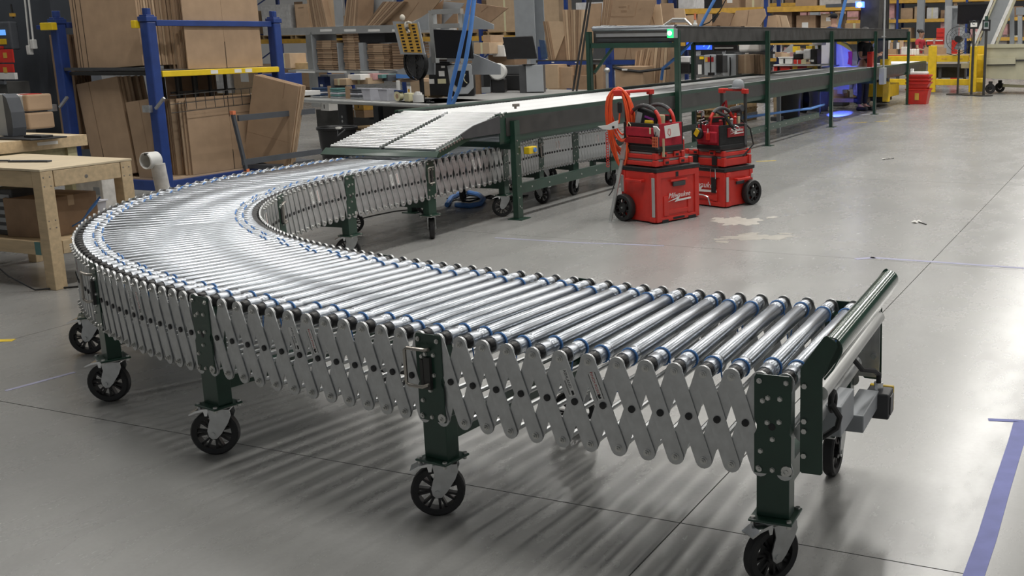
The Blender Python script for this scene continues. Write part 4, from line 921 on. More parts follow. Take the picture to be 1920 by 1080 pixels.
# label printers and computers along the desk return
def base(px, py, z=.871):
    return gp(px, py, z)
RTN = thing('desk_return', 'light grey angled desk return running along the conveyor', 'desk', DO, ROT)
MB().prism([(0, 0), (.12, .0), (.35, .35), (.42, 3.6), (-.75, 3.6), (-.75, .2)], .82, .87, 'xy').obj('desktop', 'desk_top', RTN, bevel=.008); bx('leg', 'charcoal', RTN, -.3, 2.9, 0, -.2, 3.0, .82); bx('edge_box', 'cardboard', RTN, .06, .75, .74, .2, .95, .81); 
def gth(name, label, cat, px, py, z=.871, rz=ROT, group=None): p = gp(px, py, z); return thing(name, label, cat, (p.x, p.y, z), rz, group)
LP = gth('label_printer', 'large black and grey industrial label printer with rounded window on the desk corner', 'printer', 835, 181, .871, .12); sc_ = .0068
LPX = lambda p: (p - 835) * sc_
LPZ = lambda p: (181 - p) * sc_ * 1.03
bx('body', 'black_plastic', LP, LPX(805), 0, 0, LPX(845), .3, LPZ(118), .015); bx('top_lid', 'black_plastic', LP, LPX(803), -.01, LPZ(119), LPX(848), .3, LPZ(114), .008)
bx('side_body', 'black_plastic', LP, LPX(843), .02, 0, LPX(893), .3, LPZ(118), .02)
MB().prism([(LPX(842), LPZ(122)), (LPX(852), LPZ(120)), (LPX(889), LPZ(120)), (LPX(892), LPZ(126)), (LPX(892), LPZ(165)), (LPX(880), LPZ(177)), (LPX(858), LPZ(177)), (LPX(846), LPZ(166))], -.005, .02, 'xz').obj('side_cover', 'grey_metal', LP, bevel=.006)
MB().prism([(LPX(853), LPZ(132)), (LPX(884), LPZ(132)), (LPX(884), LPZ(155)), (LPX(876), LPZ(163)), (LPX(860), LPZ(163)), (LPX(853), LPZ(157))], -.012, -.004, 'xz').obj('window', 'screen_black', LP)
MB().tube([(LPX(877), -.014, LPZ(138)), (LPX(873), -.014, LPZ(146)), (LPX(876), -.014, LPZ(153)), (LPX(880), -.014, LPZ(156))], .006, 5).obj('ribbon_edge', 'cream_tape', LP)
bx('screen', 'screen_cyan', LP, LPX(806), -.012, LPZ(131), LPX(816), .0, LPZ(124)); bx('label_slot', 'cream_tape', LP, LPX(822), -.008, LPZ(156), LPX(838), .0, LPZ(147)); bx('blank_label', 'label_white', LP, LPX(825), -.012, LPZ(142), LPX(836), .0, LPZ(132)); bx('asset_label', 'label_white', LP, LPX(805), -.012, LPZ(156), LPX(815), .0, LPZ(147)); bx('button_row', 'white_plastic', LP, LPX(830), -.012, LPZ(126), LPX(838), .0, LPZ(122), .004)
bx('keyboard', 'black_plastic', thing('keyboard', 'black keyboard lying on top of the label printer', 'keyboard', LP.location + Vector((0, 0, LPZ(113))), DA), LPX(806), -.05, .0, LPX(858), .12, .022, .005)
MN = thing('desk_monitor', 'large black flat monitor above the label printer', 'monitor', DO, DA); q = [ds(x, y, .42) for x, y in ((812, 55), (878, 57), (884, 110), (817, 109))]; MB().prism(q, .42, .46, 'xz').obj('screen', 'screen_black', MN, bevel=.006)
q = [ds(x, y, .47) for x, y in ((838, 90), (858, 90), (858, 116), (838, 116))]; MB().prism(q, .47, .5, 'xz').obj('mount', 'grey_metal', MN); q = [ds(x, y, .415) for x, y in ((843, 53), (851, 53), (851, 56), (843, 56))]; MB().prism(q, .41, .46, 'xz').obj('webcam', 'white_plastic', MN)
P2 = gth('label_printer', 'grey and black label printer with cream roll cover right of the blue hoses', 'printer', 925, 174, .871, .05); P2.scale = (1.28, 1.1, 1.2)
bx('body', 'dark_grey_plastic', P2, -.13, 0, 0, -.02, .3, .34, .015); bx('front', 'black_plastic', P2, -.1, -.006, .08, -.03, 0, .3); bx('base_strip', 'grey_metal', P2, -.13, -.01, 0, -.03, 0, .07)
MB().lathe([(.0, -.05), (.085, -.05), (.1, -.03), (.1, .1), (.0, .1)], 18, 'y', (.06, 0, .25)).obj('roll_cover', 'white_plastic', P2, smooth=True); bx('lower_body', 'black_plastic', P2, -.02, .01, 0, .13, .3, .16, .01)
P3 = gth('label_printer', 'black label printer in front of the grey computer tower', 'printer', 962, 170, .871, .05); P3.scale = (1.28, 1.1, 1.2)
MB().box(-.1, 0, .0, .14, .3, .2).obj('body', 'black_plastic', P3, bevel=.015); MB().prism([(-.1, .2), (-.1, .29), (-.08, .31), (.13, .31), (.15, .26), (.15, .2)], 0, .3, 'xz').obj('lid', 'dark_grey_plastic', P3, bevel=.01)
KS = 1.25
TW = gth('computer_tower', 'light grey computer tower cabinet under the black office monitor', 'computer', 1003, 174, .871, .05); TW.scale = (1.28, 1.1, 1.2)
bx('front_panel', 'grey_metal', TW, -.09, 0, .01, .1, .02, .325, .004); bx('case', 'dark_grey_plastic', TW, -.17, .02, 0, .1, .35, .325, .004); bx('feet', 'black_plastic', TW, -.06, .02, -.0, .08, .1, .012)
OM = thing('office_monitor', 'black office monitor seen from behind on top of the grey computer', 'monitor', TW.location + Vector((0, 0, .392)), .05)
q = [((x - 1003) * .0068, (118 - y) * .0068) for x, y in ((940, 60), (1003, 58), (1010, 105), (947, 106))]; MB().prism(q, .03, .07, 'xz').obj('back_shell', 'black_plastic', OM, bevel=.01); bx('stand_neck', 'alu', OM, -.1, .04, .0, -.05, .08, .1); MB().cyl((-.08, .06, 0), (-.08, .06, .012), .09, 16).obj('stand_base', 'black_plastic', OM); bx('vent_strip', 'dark_grey_plastic', OM, -.28, .026, .085, -.06, .03, .095)
tag(MB().prism([((x - 1003) * .0068, (118 - y) * .0068 + .0) for x, y in ((1006, 66), (1018, 68), (1023, 106), (1010, 106))], 0, .02, 'xz').obj('hanging_jeans', 'jeans_blue', loc=TW.location + Vector((.05, .12, .392)), rot=(0, 0, .05)), 'folded dark blue cloth hanging beside the office monitor', 'cloth')
t = gth('paper_tray', 'clear plastic document tray with grey papers behind the office monitor', 'tray', 928, 110, 1.2, DA)
q = [((x - 928) * .0058, (110 - y) * .0058) for x, y in ((927, 42), (965, 40), (962, 80), (920, 83))]; MB().prism(q, .25, .27, 'xz').obj('tray_panel', 'bag_clear', t); q = [((x - 928) * .0058, (110 - y) * .0058) for x, y in ((926, 46), (960, 45), (957, 56), (924, 57))]; MB().prism(q, .24, .25, 'xz').obj('dark_paper', 'dark_grey_plastic', t); q = [((x - 928) * .0058, (110 - y) * .0058) for x, y in ((966, 41), (976, 41), (974, 57), (965, 56))]; MB().prism(q, .24, .25, 'xz').obj('white_card', 'paper_white', t); bx('tray_stem', 'bag_clear', t, -.02, .26, -.33, .02, .29, .2)
# blue hoses from above
for i, (x0, x1, xm, xe) in enumerate(((880, 870, 852, 841), (889, 882, 867, 848))):
    pts = []
    for (px, py) in ((x0 + 2, -40), (x0, 0), (x1, 60), (xm + 6, 115), (xm, 140), (xm - 6, 165), (xe, 197)):
        x, z = ds(px, py, -.05); L = DO + Vector((math.cos(DA), math.sin(DA), 0)) * x + Vector((-math.sin(DA), math.cos(DA), 0)) * (-.05); pts.append((L.x, L.y, z))
    pts = cr_path3 = pts
    tag(MB().tube(pts, .024, 10).obj('blue_hose', 'blue_hose', smooth=True), 'thick blue hose hanging over the desk, %s of the pair' % ('left' if i == 0 else 'right'), 'hose', 'blue hoses over the desk')
# orange and brown cartons under and behind the desk
for i, (x0, x1, y0, y1, m, yo, lb) in enumerate(((663, 682, 191, 207, 'orange_beam', .9, 'orange and white carton under the packing desk, upper of two'), (650, 683, 206, 221, 'cardboard', .88, 'brown strapped carton under the packing desk, lower of two'), (771, 801, 192, 206, 'orange_beam', .9, 'orange carton under the desk near the corner'), (600, 617, 188, 208, 'paper_white', .95, 'white carton under the left part of the desk'))):
    a, zt = ds(x0, y0, yo); b, zb = ds(x1, y1, yo); t = thing('small_carton', lb, 'box', DO + Vector((math.cos(DA), math.sin(DA), 0)) * (a + b) / 2 + Vector((-math.sin(DA), math.cos(DA), 0)) * yo + Vector((0, 0, zb)), DA)
    bx('body', m, t, -(b - a) / 2, 0, 0, (b - a) / 2, .25, zt - zb, .003); bx('strap', 'label_white' if m == 'cardboard' else 'print_black', t, -.02, -.002, 0 if m == 'cardboard' else .03, .0, .0, (zt - zb) * (1 if m == 'cardboard' else .6))
bs_ = thing('low_shelf', 'dark low shelf with pale boards under the packing desk', 'shelf', DO, DA)
for k, (z, m) in enumerate(((.3, 'charcoal'), (.42, 'pallet_wood'), (.12, 'pallet_wood'))): bx('board', m, bs_, -2.6, .5, z, -.2, 1.2, z + .03)
# ---------------------------------------------------------------- red rolling tool chests, bags and tools
def emblem(par, loc, rot, w, m='label_white'):
    """white script word over a lightning stroke"""
    s_ = w / .55
    o = text('logo_lettering', 'Milwaukee', .13 * s_, m, par, loc, rot, .001, .35)
    R = Euler(rot).to_matrix(); z = lambda x, y: Vector(loc) + R @ Vector((x * s_, y * s_, 0))
    P = [(-.30, -.10), (.02, -.02), (-.02, -.075), (.30, -.07), (.30, -.10), (-.12, -.115), (-.06, -.07)]
    n = R @ Vector((0, 0, .0015)); vs = [z(x, y) for x, y in P]; vs += [v + n for v in vs]; k = len(P)
    mb = MB().add(vs, [tuple(range(k)), tuple(range(2 * k - 1, k - 1, -1))] + [(i, (i + 1) % k, k + (i + 1) % k, k + i) for i in range(k)])
    mb.obj('logo_stroke', m, par)
def wheel(par, c, axis_sign, r=.118):
    tw = MB().lathe([(r * .72, -.03), (r * .95, -.032), (r, -.02), (r, .02), (r * .95, .032), (r * .72, .03)], 26, 'x', c, True).obj('wheel', 'black_rubber', par, smooth=True)
    h = MB().lathe([(.0, axis_sign * .026), (.045, axis_sign * .026), (.05, axis_sign * .012), (.05, -axis_sign * .02), (.0, -axis_sign * .02)], 16, 'x', c)
    for k in range(7):
        t = 2 * PI * k / 7
        for o in (-.2, .2): h.bar((c[0] + axis_sign * .012, c[1] + .045 * math.cos(t), c[2] + .045 * math.sin(t)), (c[0] + axis_sign * .012, c[1] + r * .76 * math.cos(t + o), c[2] + r * .76 * math.sin(t + o)), .01, .012, (1, 0, 0))
    h.obj('hub', 'black_plastic', tw)
    MB().lathe([(.011, 0), (.009, axis_sign * .006), (1e-6, axis_sign * .006)], 10, 'x', (c[0] + axis_sign * .026, c[1], c[2])).obj('axle_cap', 'chrome', tw)
def chest(label, loc, rz, w, d, h, tall, z0=.012, grip_z=1.14):
    t = thing('rolling_tool_chest', label, 'tool chest', loc, rz)
    # body: slightly tapering shell with recessed front and side fields
    b = MB().prism([(.0, z0), (w, z0), (w + .004, h), (-.004, h)], .012, d - .01, 'xz')
    for sg, x in ((-1, 0), (1, w)):
        b.box(min(x, x - sg * .0) - (.012 if sg < 0 else 0), .03, z0, max(x, x) + (.012 if sg > 0 else 0), .075, h); b.box(x - (.012 if sg < 0 else -.0), d - .07, .24, x + (.012 if sg > 0 else 0), d - .03, h)
    body = b.obj('body', 'red_plastic', t, bevel=.006)
    f = MB().box(.0, 0, z0, .055, .014, h).box(w - .055, 0, z0, w, .014, h).box(.05, 0, z0, w - .05, .014, .05).box(.05, 0, h - .055, w - .05, .014, h)
    f.box(.09, .002, .06, .15, .014, h * .52).box(w - .15, .002, .06, w - .09, .014, h * .52).box(.15, .004, .07, w - .15, .013, .11)
    f.obj('front_frame', 'red_plastic', t, bevel=.004)
    bx('lid', 'black_plastic', t, -.012, -.006, h, w + .012, d + .01, h + .04, .01); bx('lid_rib', 'dark_grey_plastic', t, .1, .03, h + .04, w - .1, d - .05, h + .047, .004)
    for x in (0, w):
        sg = -1 if x == 0 else 1
        for y in (.012, d - .06):
            z_ = .06 if y < .1 else .26
            MB().box(x + sg * .006, y - .002 + .008, z_, x + sg * .017, y + .04, h - .045).obj('corner_strip', 'alu', t, bevel=.003)
        cap = MB().box(x - .016, .018, h - .05, x + .016, .085, h - .005).box(x - .016, .018, z0, x + .016, .085, z0 + .045).obj('corner_cap', 'red_plastic', t, bevel=.006)
        # side handle
        hz = h - .09
        MB().box(x + sg * .01, d * .3, hz, x + sg * .055, d * .3 + .03, hz + .025).box(x + sg * .01, d * .68, hz, x + sg * .055, d * .68 + .03, hz + .025).box(x + sg * .035, d * .3, hz, x + sg * .06, d * .68 + .03, hz + .022).obj('side_handle', 'red_plastic', t, bevel=.005)
        wheel(t, (x + sg * .045, d - .085, .122), sg, .122)
    MB().box(.03, d - .005, z0, w - .03, d + .012, h - .1).obj('back_plate', 'black_plastic', t, bevel=.004)
    MB().cyl((-.01, d - .085, .122), (w + .01, d - .085, .122), .012, 10).obj('axle', 'black_steel', t)
    # telescopic handle behind
    for x in (.12, w - .12): bx('handle_post', 'black_steel', t, x - .014, d + .012, .25, x + .014, d + .036, grip_z - .03, .003)
    g = MB().box(.09, d + .002, grip_z - .035, .155, d + .046, grip_z + .012).box(w - .155, d + .002, grip_z - .035, w - .09, d + .046, grip_z + .012).box(.12, d + .006, grip_z - .012, w - .12, d + .042, grip_z + .014)
    g.obj('handle_grip', 'red_plastic', t, bevel=.007)
    return t, body
C1 = gp(1233, 421); a1 = math.radians(47)
W1, D1_, H1 = .55, .46, .455
T1_, _b = chest('tall red rolling tool chest with black lid and big black wheel, nearer of the two', (C1.x, C1.y, 0), a1, W1, D1_, H1, True)
bx('drawer_pull', 'dark_grey_plastic', T1_, .2, -.012, .315, .36, .004, .36, .012); bx('pull_hood', 'red_plastic', T1_, .17, -.014, .36, .38, .006, .378, .004); bx('key_slot', 'black_plastic', T1_, .24, -.004, .40, .275, .002, .445, .008)
emblem(T1_, (.28, -.003, .235), (PI / 2, 0, 0), .28)
MB().box(.06, -.004, .0, .14, .008, .03).box(W1 - .15, -.004, .0, W1 - .05, .008, .03).box(.2, -.003, .02, .35, .008, .04).obj('foot_clip', 'black_plastic', T1_, bevel=.003)
C2 = gp(1358, 391); a2 = math.radians(-42); W2, D2_, H2 = .54, .45, .345
o2 = Vector((C2.x, C2.y, 0)) - Vector((math.cos(a2), math.sin(a2), 0)) * W2
T2_, _b = chest('lower red rolling tool chest with black lid standing behind the taller chest', o2, a2, W2, D2_, H2, False, grip_z=1.10)
emblem(T2_, (.26, -.003, .21), (PI / 2, 0, 0), .34)
for x in (.10, W2 - .13): MB().box(x - .03, -.008, .14, x + .03, .006, .29).obj('latch', 'black_plastic', T2_, bevel=.004); MB().tube([(x - .032, -.012, .28), (x - .03, -.014, .37), (x + .03, -.014, .37), (x + .032, -.012, .28)], .004, 5).obj('latch_wire', 'chrome', T2_, smooth=True)
MB().tube([(.05, -.01, .11), (.3, -.03, .115), (.36, -.03, .1), (.38, -.02, .02)], .007, 6).obj('wire_handle', 'chrome', T2_, smooth=True)
bx('side_pull', 'dark_grey_plastic', T2_, W2 + .004, .17, .215, W2 + .018, .29, .245, .004)
def organizer(label, par_loc, rz, w, d, h, z, deep=False):
    t = thing('parts_organizer', label, 'organizer', (par_loc[0], par_loc[1], z), rz)
    bx('tray', 'red_plastic', t, 0, 0, 0, w, d, h * .62, .006); bx('lid', 'clear_lid', t, .02, .008, h * .62, w - .02, d - .008, h - .001, .006)
    for x in (.012, w - .012):
        for y in (.012, d - .012): MB().box(x - .022, y - .022, 0, x + .022, y + .022, h * .9).obj('corner_post', 'red_plastic', t, bevel=.006)
    for x in (w * .28, w * .72): MB().box(x - .035, -.016, h * .2, x + .035, .002, h * .98).obj('latch', 'red_plastic', t, bevel=.004); MB().box(x - .02, -.018, h * .3, x + .02, -.015, h * .65).obj('latch_gap', 'black_plastic', t)
    return t
def off(base, rz, x, y): return Vector((base[0], base[1], 0)) + Vector((math.cos(rz) * x - math.sin(rz) * y, math.sin(rz) * x + math.cos(rz) * y, 0))
z1 = H1 + .048
organizer('slim red organizer with clear lid, lower of the two on the taller chest', off(C1, a1, .02, .03), a1, .46, .40, .062, z1)
organizer('slim red organizer with clear lid, upper one under the black tool bag', off(C1, a1, .03, .04), a1, .36, .40, .06, z1 + .063)
rl = thing('work_light', 'red square work light with pale top standing beside the black tool bag', 'lamp', off(C1, a1, .44, .17) + Vector((0, 0, z1 + .063)), a1)
MB().box(-.05, -.05, 0, -.034, .05, .14).box(.034, -.05, 0, .05, .05, .14).box(-.05, -.05, 0, .05, .05, .016).box(-.05, .02, .0, .05, .05, .14).obj('frame', 'red_plastic', rl, bevel=.004); bx('lamp_face', 'red_dark', rl, -.034, -.0, .02, .034, .02, .12); bx('top_cap', 'white_plastic', rl, -.052, -.052, .14, .052, .052, .165, .008)
organizer('slim red organizer on the lower tool chest under the second bag', off(o2, a2, .03, .03), a2, .48, .40, .055, H2 + .048 + .10)
md = thing('half_depth_case', 'deep red case between the lower chest and the slim organizer', 'case', off(o2, a2, .03, .03) + Vector((0, 0, H2 + .048)), a2)
bx('case_body', 'red_plastic', md, 0, 0, 0, .48, .40, .075, .008); bx('case_lid', 'clear_lid', md, .02, .01, .075, .46, .39, .099, .006)
for x in (.13, .37): MB().box(x - .03, -.014, .01, x + .03, .002, .095).obj('latch', 'black_plastic', md, bevel=.004)
MB().box(.455, -.01, .0, .495, .03, .09).box(.455, .37, .0, .495, .41, .09).obj('corner_post', 'red_plastic', md, bevel=.006)
def tote(label, loc, rz, w, d, h, z, logo=False):
    """open tool bag; long face at y=0"""
    t = thing('tool_bag', label, 'tool bag', (loc[0], loc[1], z), rz)
    bx('base', 'black_plastic', t, 0, 0, 0, w, d, .055, .012)
    bx('front_wall', 'black_fabric', t, .004, .004, .05, w - .004, .022, h, .006); bx('back_wall', 'black_fabric', t, .004, d - .022, .05, w - .004, d - .004, h, .006)
    for x in (.004, w - .022): bx('side_wall', 'red_fabric', t, x, .02, .05, x + .018, d - .02, h, .005)
    bx('inner_floor', 'black_fabric', t, .02, .02, .1, w - .02, d - .02, .12); bx('divider', 'red_fabric', t, .02, d * .5 - .006, .1, w - .02, d * .5 + .006, h + .07); bx('divider_edge', 'black_fabric', t, .02, d * .5 - .009, h + .02, w - .02, d * .5 + .009, h + .06)
    if not logo:
        bx('front_pocket', 'red_fabric', t, w * .1, -.012, .13, w * .9, .006, h - .035, .01)
        MB().prism([(w * .08, .07), (w * .9, .07), (w * .9, .09), (w * .8, .125), (w * .16, .125), (w * .08, .09)], -.02, .006, 'xz').obj('lower_pocket', 'red_dark', t, bevel=.004)
        bx('zip_pull', 'cream_tape', t, w * .8, -.02, h - .09, w * .84, -.01, h - .035, .004)
    else:
        bx('logo_patch', 'red_dark', t, w * .28, -.008, .12, w * .9, .006, h - .03, .004); emblem(t, (w * .60, -.0095, .185), (PI / 2, 0, 0), .19)
        bx('side_pocket', 'red_fabric', t, -.03, .03, .07, .006, d - .03, h - .06, .012)
    bx('corner_web', 'grey_fabric', t, w - .03, -.008, .03, w + .003, .012, h + .0, .003)
    for k, y in ((0, d * .18), (1, d * .72)) if not logo else ((0, d * .5),):
        pts = [(.03 + (w - .06) * (.5 - .5 * math.cos(PI * q / 12)), y, h - .02 + .17 * math.sin(PI * q / 12) ** .8) for q in range(13)]
        hd = MB().tube(pts[3:10], .018, 9).obj('grip', 'grey_fabric' if 0 else 'dark_grey_plastic', t, smooth=True)
        MB().tube(pts[:4], .016, 8).obj('grip_end', 'red_plastic', t, smooth=True); MB().tube(pts[9:], .016, 8).obj('grip_end', 'red_plastic', t, smooth=True)
    return t
B1 = off(C1, a1, .04, .455); zb1 = z1 + .125
tb1 = tote('black and red tool bag with zip pocket on the taller red chest', B1, a1 - PI / 2, .44, .33, .25, zb1)
B2 = off(o2, a2, .50, -.01); zb2 = H2 + .048 + .157
tb2 = tote('black tool bag with red logo patch on the lower red chest', B2, a2 + PI / 2, .40, .30, .24, zb2, True)
# front pouch of the second bag (faces the camera's left)
def bag1(x, y, z): return off(B1, a1 - PI / 2, x, y) + Vector((0, 0, zb1 + z))
def bag2(x, y, z): return off(B2, a2 + PI / 2, x, y) + Vector((0, 0, zb2 + z))
t = thing('tool_pouch', 'black pouch with pale label and purple stripe in the near tool bag', 'pouch', bag1(.16, .1, .10), a1 - PI / 2 + .1); MB().box(-.11, -.03, .02, .11, .03, .27).obj('pouch', 'black_fabric', t, rot=(0, .25, 0), bevel=.02, seg=3); MB().box(-.1, -.036, .1, -.035, -.03, .23).obj('pale_label', 'grey_metal', t, rot=(0, .25, 0), bevel=.006); MB().box(-.005, -.036, .2, .1, -.03, .218).obj('purple_stripe', 'purple_film', t, rot=(0, .25, 0)); MB().box(-.0, -.036, .1, .09, -.03, .18).obj('grey_print', 'dark_grey_plastic', t, rot=(0, .25, 0))
t = thing('wrapped_blades', 'cream card with purple film in the near tool bag', 'package', bag1(.29, .14, .12), a1 - PI / 2); MB().box(-.08, -.01, .08, .1, .01, .2).obj('card', 'cream_tape', t, bevel=.008); MB().box(-.06, -.014, .13, .0, -.01, .2).obj('film', 'purple_film', t, bevel=.008)
t = thing('yellow_tool', 'small yellow tool at the front edge of the near tool bag', 'tool', bag1(.3, .035, .12), a1 - PI / 2); MB().box(-.05, -.012, .06, .05, .012, .155).obj('handle', 'yellow_paint', t, bevel=.01)
t = thing('carabiner_clip', 'pale clip on the edge of the near tool bag', 'clip', bag1(.06, .01, .22), a1 - PI / 2); MB().tube([(0, -.012, 0), (.02, -.012, .03), (.045, -.012, .005), (.03, -.012, -.025)], .005, 6, True).obj('clip', 'cream_tape', t, smooth=True)
t = thing('tag_card', 'cream card tag hanging between the two tool bags', 'tag', bag1(.44, .12, .1), a2 + PI / 2 - .3); MB().box(-.02, -.006, .02, .13, .0, .13).obj('card', 'paper_white', t, rot=(0, -.12, 0)); MB().tube([(.0, -.008, .06), (.006, -.008, .1), (.022, -.008, .1), (.028, -.008, .06), (.02, -.008, .04)], .0025, 5, True).obj('red_ring', 'red_plastic', t)
t = thing('white_cord_bundle', 'bundle of white cord beside the cream tag', 'cord', bag1(.42, .0, .14), a1 - PI / 2); m_ = MB()
for k in range(4): m_.tube([(.01 * k, 0, .0), (.03 + .01 * k, -.02, .06), (-.01 + .012 * k, -.02, .09), (-.02 + .01 * k, 0, .03)], .006, 5, True)
m_.obj('cord', 'white_plastic', t, smooth=True)
t = thing('orange_mesh_pouch', 'small orange net pouch below the white cord bundle', 'pouch', bag1(.43, -.01, .02), a1 - PI / 2); m_ = MB()
for k in range(4): m_.bar((-.03 + .02 * k, -.02, .03), (-.03 + .02 * k, -.02, .12), .005, .005); m_.bar((-.03, -.02, .035 + .026 * k), (.03, -.02, .035 + .026 * k), .005, .005)
m_.obj('net', 'orange_cap', t); bx('pouch_back', 'red_dark', t, -.03, -.017, .03, .03, -.008, .12)
t = thing('cream_strap', 'cream webbing strap hanging beside the near tool bag', 'strap', bag1(.445, .06, -.02), a1 - PI / 2); MB().box(-.012, -.004, -.02, .014, .002, .14).obj('strap', 'cream_tape', t)
t = thing('tape_measure', 'yellow and black tape measure clipped on the second bag', 'tape measure', bag2(-.06, .22, .16), a2 + PI / 2); MB().lathe([(.0, -.022), (.05, -.022), (.055, -.015), (.055, .015), (.05, .022), (.0, .022)], 16, 'x').obj('case', 'black_plastic', t, smooth=True); MB().box(-.026, -.02, -.03, .026, .035, .045).obj('yellow_case', 'yellow_paint', t, rot=(.6, 0, 0), bevel=.008)
t = thing('utility_knife', 'red handled knife in the side pocket of the second bag', 'knife', bag2(-.035, .12, .1), a2 + PI / 2); MB().box(-.012, -.02, 0, .012, .02, .07).obj('handle', 'red_plastic', t, bevel=.006); MB().cyl((0, 0, .07), (0, 0, .11), .006, 8).obj('tip', 'white_plastic', t)
t = thing('pliers', 'pliers with pale jaws in the left side of the second bag', 'pliers', bag2(.03, .24, .12), a2 + PI / 2); MB().tube([(-.02, 0, 0), (-.03, 0, .12), (0, 0, .2)], .011, 6).tube([(.03, 0, 0), (.03, 0, .12), (0, 0, .2)], .011, 6).obj('handles', 'black_plastic', t, smooth=True); MB().box(-.02, -.01, .19, .015, .01, .25).box(-.07, -.01, .235, .0, .01, .255).obj('jaws', 'chrome', t, bevel=.004)
t = thing('wrench_set', 'row of pale steel wrenches lying across the second bag', 'wrench', bag2(-.02, .14, .22), a2 + PI / 2)
for k in range(3): MB().box(-.16, -.02 + .03 * k, .03 + .02 * k, .06, -.008 + .03 * k, .042 + .02 * k).obj('wrench', 'chrome', t, rot=(0, 0, .5), bevel=.003)
for k in range(6):
    t = thing('hand_tool', 'small %s hand tool standing in the front pockets of the second bag' % ('red handled', 'dark', 'yellow tipped', 'grey', 'red', 'pale')[k], 'tool', bag2(.07 + .055 * k, .05, .1), a2 + PI / 2)
    MB().cyl((0, 0, 0), (0, 0, .17 + .02 * (k % 3)), .013, 8).obj('handle', ('red_dark', 'black_plastic', 'yellow_paint', 'grey_metal', 'red_plastic', 'cream_tape')[k], t, smooth=True); MB().ball((0, 0, .18 + .02 * (k % 3)), .018, .018, .014, 8, 5).obj('knob', ('red_dark', 'black_plastic', 'black_plastic', 'grey_metal', 'red_plastic', 'black_plastic')[k], t, smooth=True)
t = thing('shoulder_strap', 'wide dark shoulder strap with steel buckle over the second bag', 'strap', bag2(.1, -.02, .0), a2 + PI / 2); MB().tube([(.02, .16, .36), (-.02, .02, .33), (-.0, -.03, .24), (.06, -.035, .2)], .016, 6).tube([(.29, .12, .3), (.36, .02, .18), (.36, -.02, .03), (.2, -.02, -.07)], .008, 6).obj('strap', 'black_fabric', t, smooth=True); MB().tube([(.03, -.055, .24), (.09, -.055, .22), (.08, -.055, .19), (.02, -.055, .21)], .005, 5, True).obj('buckle', 'chrome', t)
# drill and cap hanging on the back handle of the lower chest
t = thing('cordless_drill', 'grey cordless drill with red trigger hung behind the second bag', 'drill', off(o2, a2, .30, D2_ - .02) + Vector((0, 0, .70)), a2)
MB().cyl((-.02, 0, .2), (.12, 0, .23), .035, 12).box(.06, -.02, .05, .1, .02, .22).box(.02, -.035, .0, .14, .035, .06).obj('housing', 'dark_grey_plastic', t, bevel=.006); MB().cyl((-.1, 0, .185), (-.02, 0, .2), .018, 10).obj('chuck', 'alu', t); MB().box(.03, -.02, .14, .06, .02, .18).obj('trigger', 'red_plastic', t, bevel=.004)
t = thing('baseball_hat', 'grey soft cap resting on the red handle of the lower chest', 'hat', off(o2, a2, .33, D2_ + .024) + Vector((0, 0, 1.115)), a2); MB().lathe([(.062, .0), (.064, .03), (.052, .07), (.028, .088), (1e-6, .092)], 14, 'z').obj('crown', 'grey_paint', t, smooth=True); bx('peak', 'grey_paint', t, -.05, -.1, .0, .05, -.04, .012, .005)
t = thing('red_clamp', 'red clamp hanging at the left handle post of the lower chest', 'clamp', off(o2, a2, .16, D2_ - .01) + Vector((0, 0, .75)), a2); MB().tube([(0, 0, 0), (.02, 0, .1), (0, 0, .2), (.04, 0, .24), (.05, 0, .15)], .015, 7).obj('clamp_body', 'red_dark', t, smooth=True)
# orange extension cord over the taller chest's handle
cc = off(C1, a1, .02, D1_ + .03); cz = 1.17
EC_ = thing('extension_cord', 'orange extension cord coiled in long loops over the handle of the taller chest', 'cord', (cc.x, cc.y, 0), 0)
m_ = MB(); rd = random.Random(3)
for k in range(11):
    wd = .06 + .012 * k % .05 + rd.uniform(0, .045); zl = .62 + rd.uniform(-.1, .14) if k > 2 else .46; yo = -.05 + .016 * k; pts = []
    zt = cz + rd.uniform(-.01, .012)
    for q in range(22):
        u = 2 * PI * q / 22; x = wd * math.sin(u) * (1 - .35 * max(0, -math.cos(u))) + .03 * (1 - math.cos(u)) * .5 + rd.uniform(-.003, .003); z = (zt + zl) / 2 + (zt - zl) / 2 * math.copysign(abs(math.cos(u)) ** .8, math.cos(u))
        pts.append((x + .0, yo + .02 * math.sin(u * 2), z))
    m_.tube(pts, .0088, 7, True)
m_.obj('cord_loops', 'orange_cord', EC_, kind='stuff', smooth=True)
MB().box(.0, -.08, .96, .04, -.05, 1.06).obj('cord_plug', 'black_plastic', EC_, bevel=.012); MB().tube([(.02, -.065, .97), (.01, -.07, .88), (-.03, -.07, .84)], .0075, 6).obj('plug_lead', 'orange_cord', EC_, smooth=True)
MB().box(-.04, -.075, 1.11, .045, -.05, 1.165).obj('cord_holder', 'red_plastic', EC_, bevel=.008)
t = thing('pruning_blade', 'curved pale blade with tag hanging at the orange cord', 'blade', (cc.x - .05, cc.y - .1, .80), 0); MB().prism([(-.13, .05), (-.08, .02), (-.02, .015), (.05, .03), (.06, .1), (.02, .09), (-.04, .06)], -.004, .004, 'xz').obj('blade', 'white_plastic', t, bevel=.003); bx('catch', 'black_plastic', t, .0, -.006, .03, .02, .006, .05)
t = thing('red_chain', 'short red chain and leads hanging left of the orange cord', 'chain', (cc.x - .1, cc.y - .06, .42), 0); m_ = MB()
for k in range(14): m_.tube([(.012 * math.cos(u), .006 * (k % 2) * math.sin(u), .36 - .022 * k + .014 * math.sin(u)) for u in (0, 1.05, 2.1, 3.14, 4.2, 5.2)], .004, 4, True)
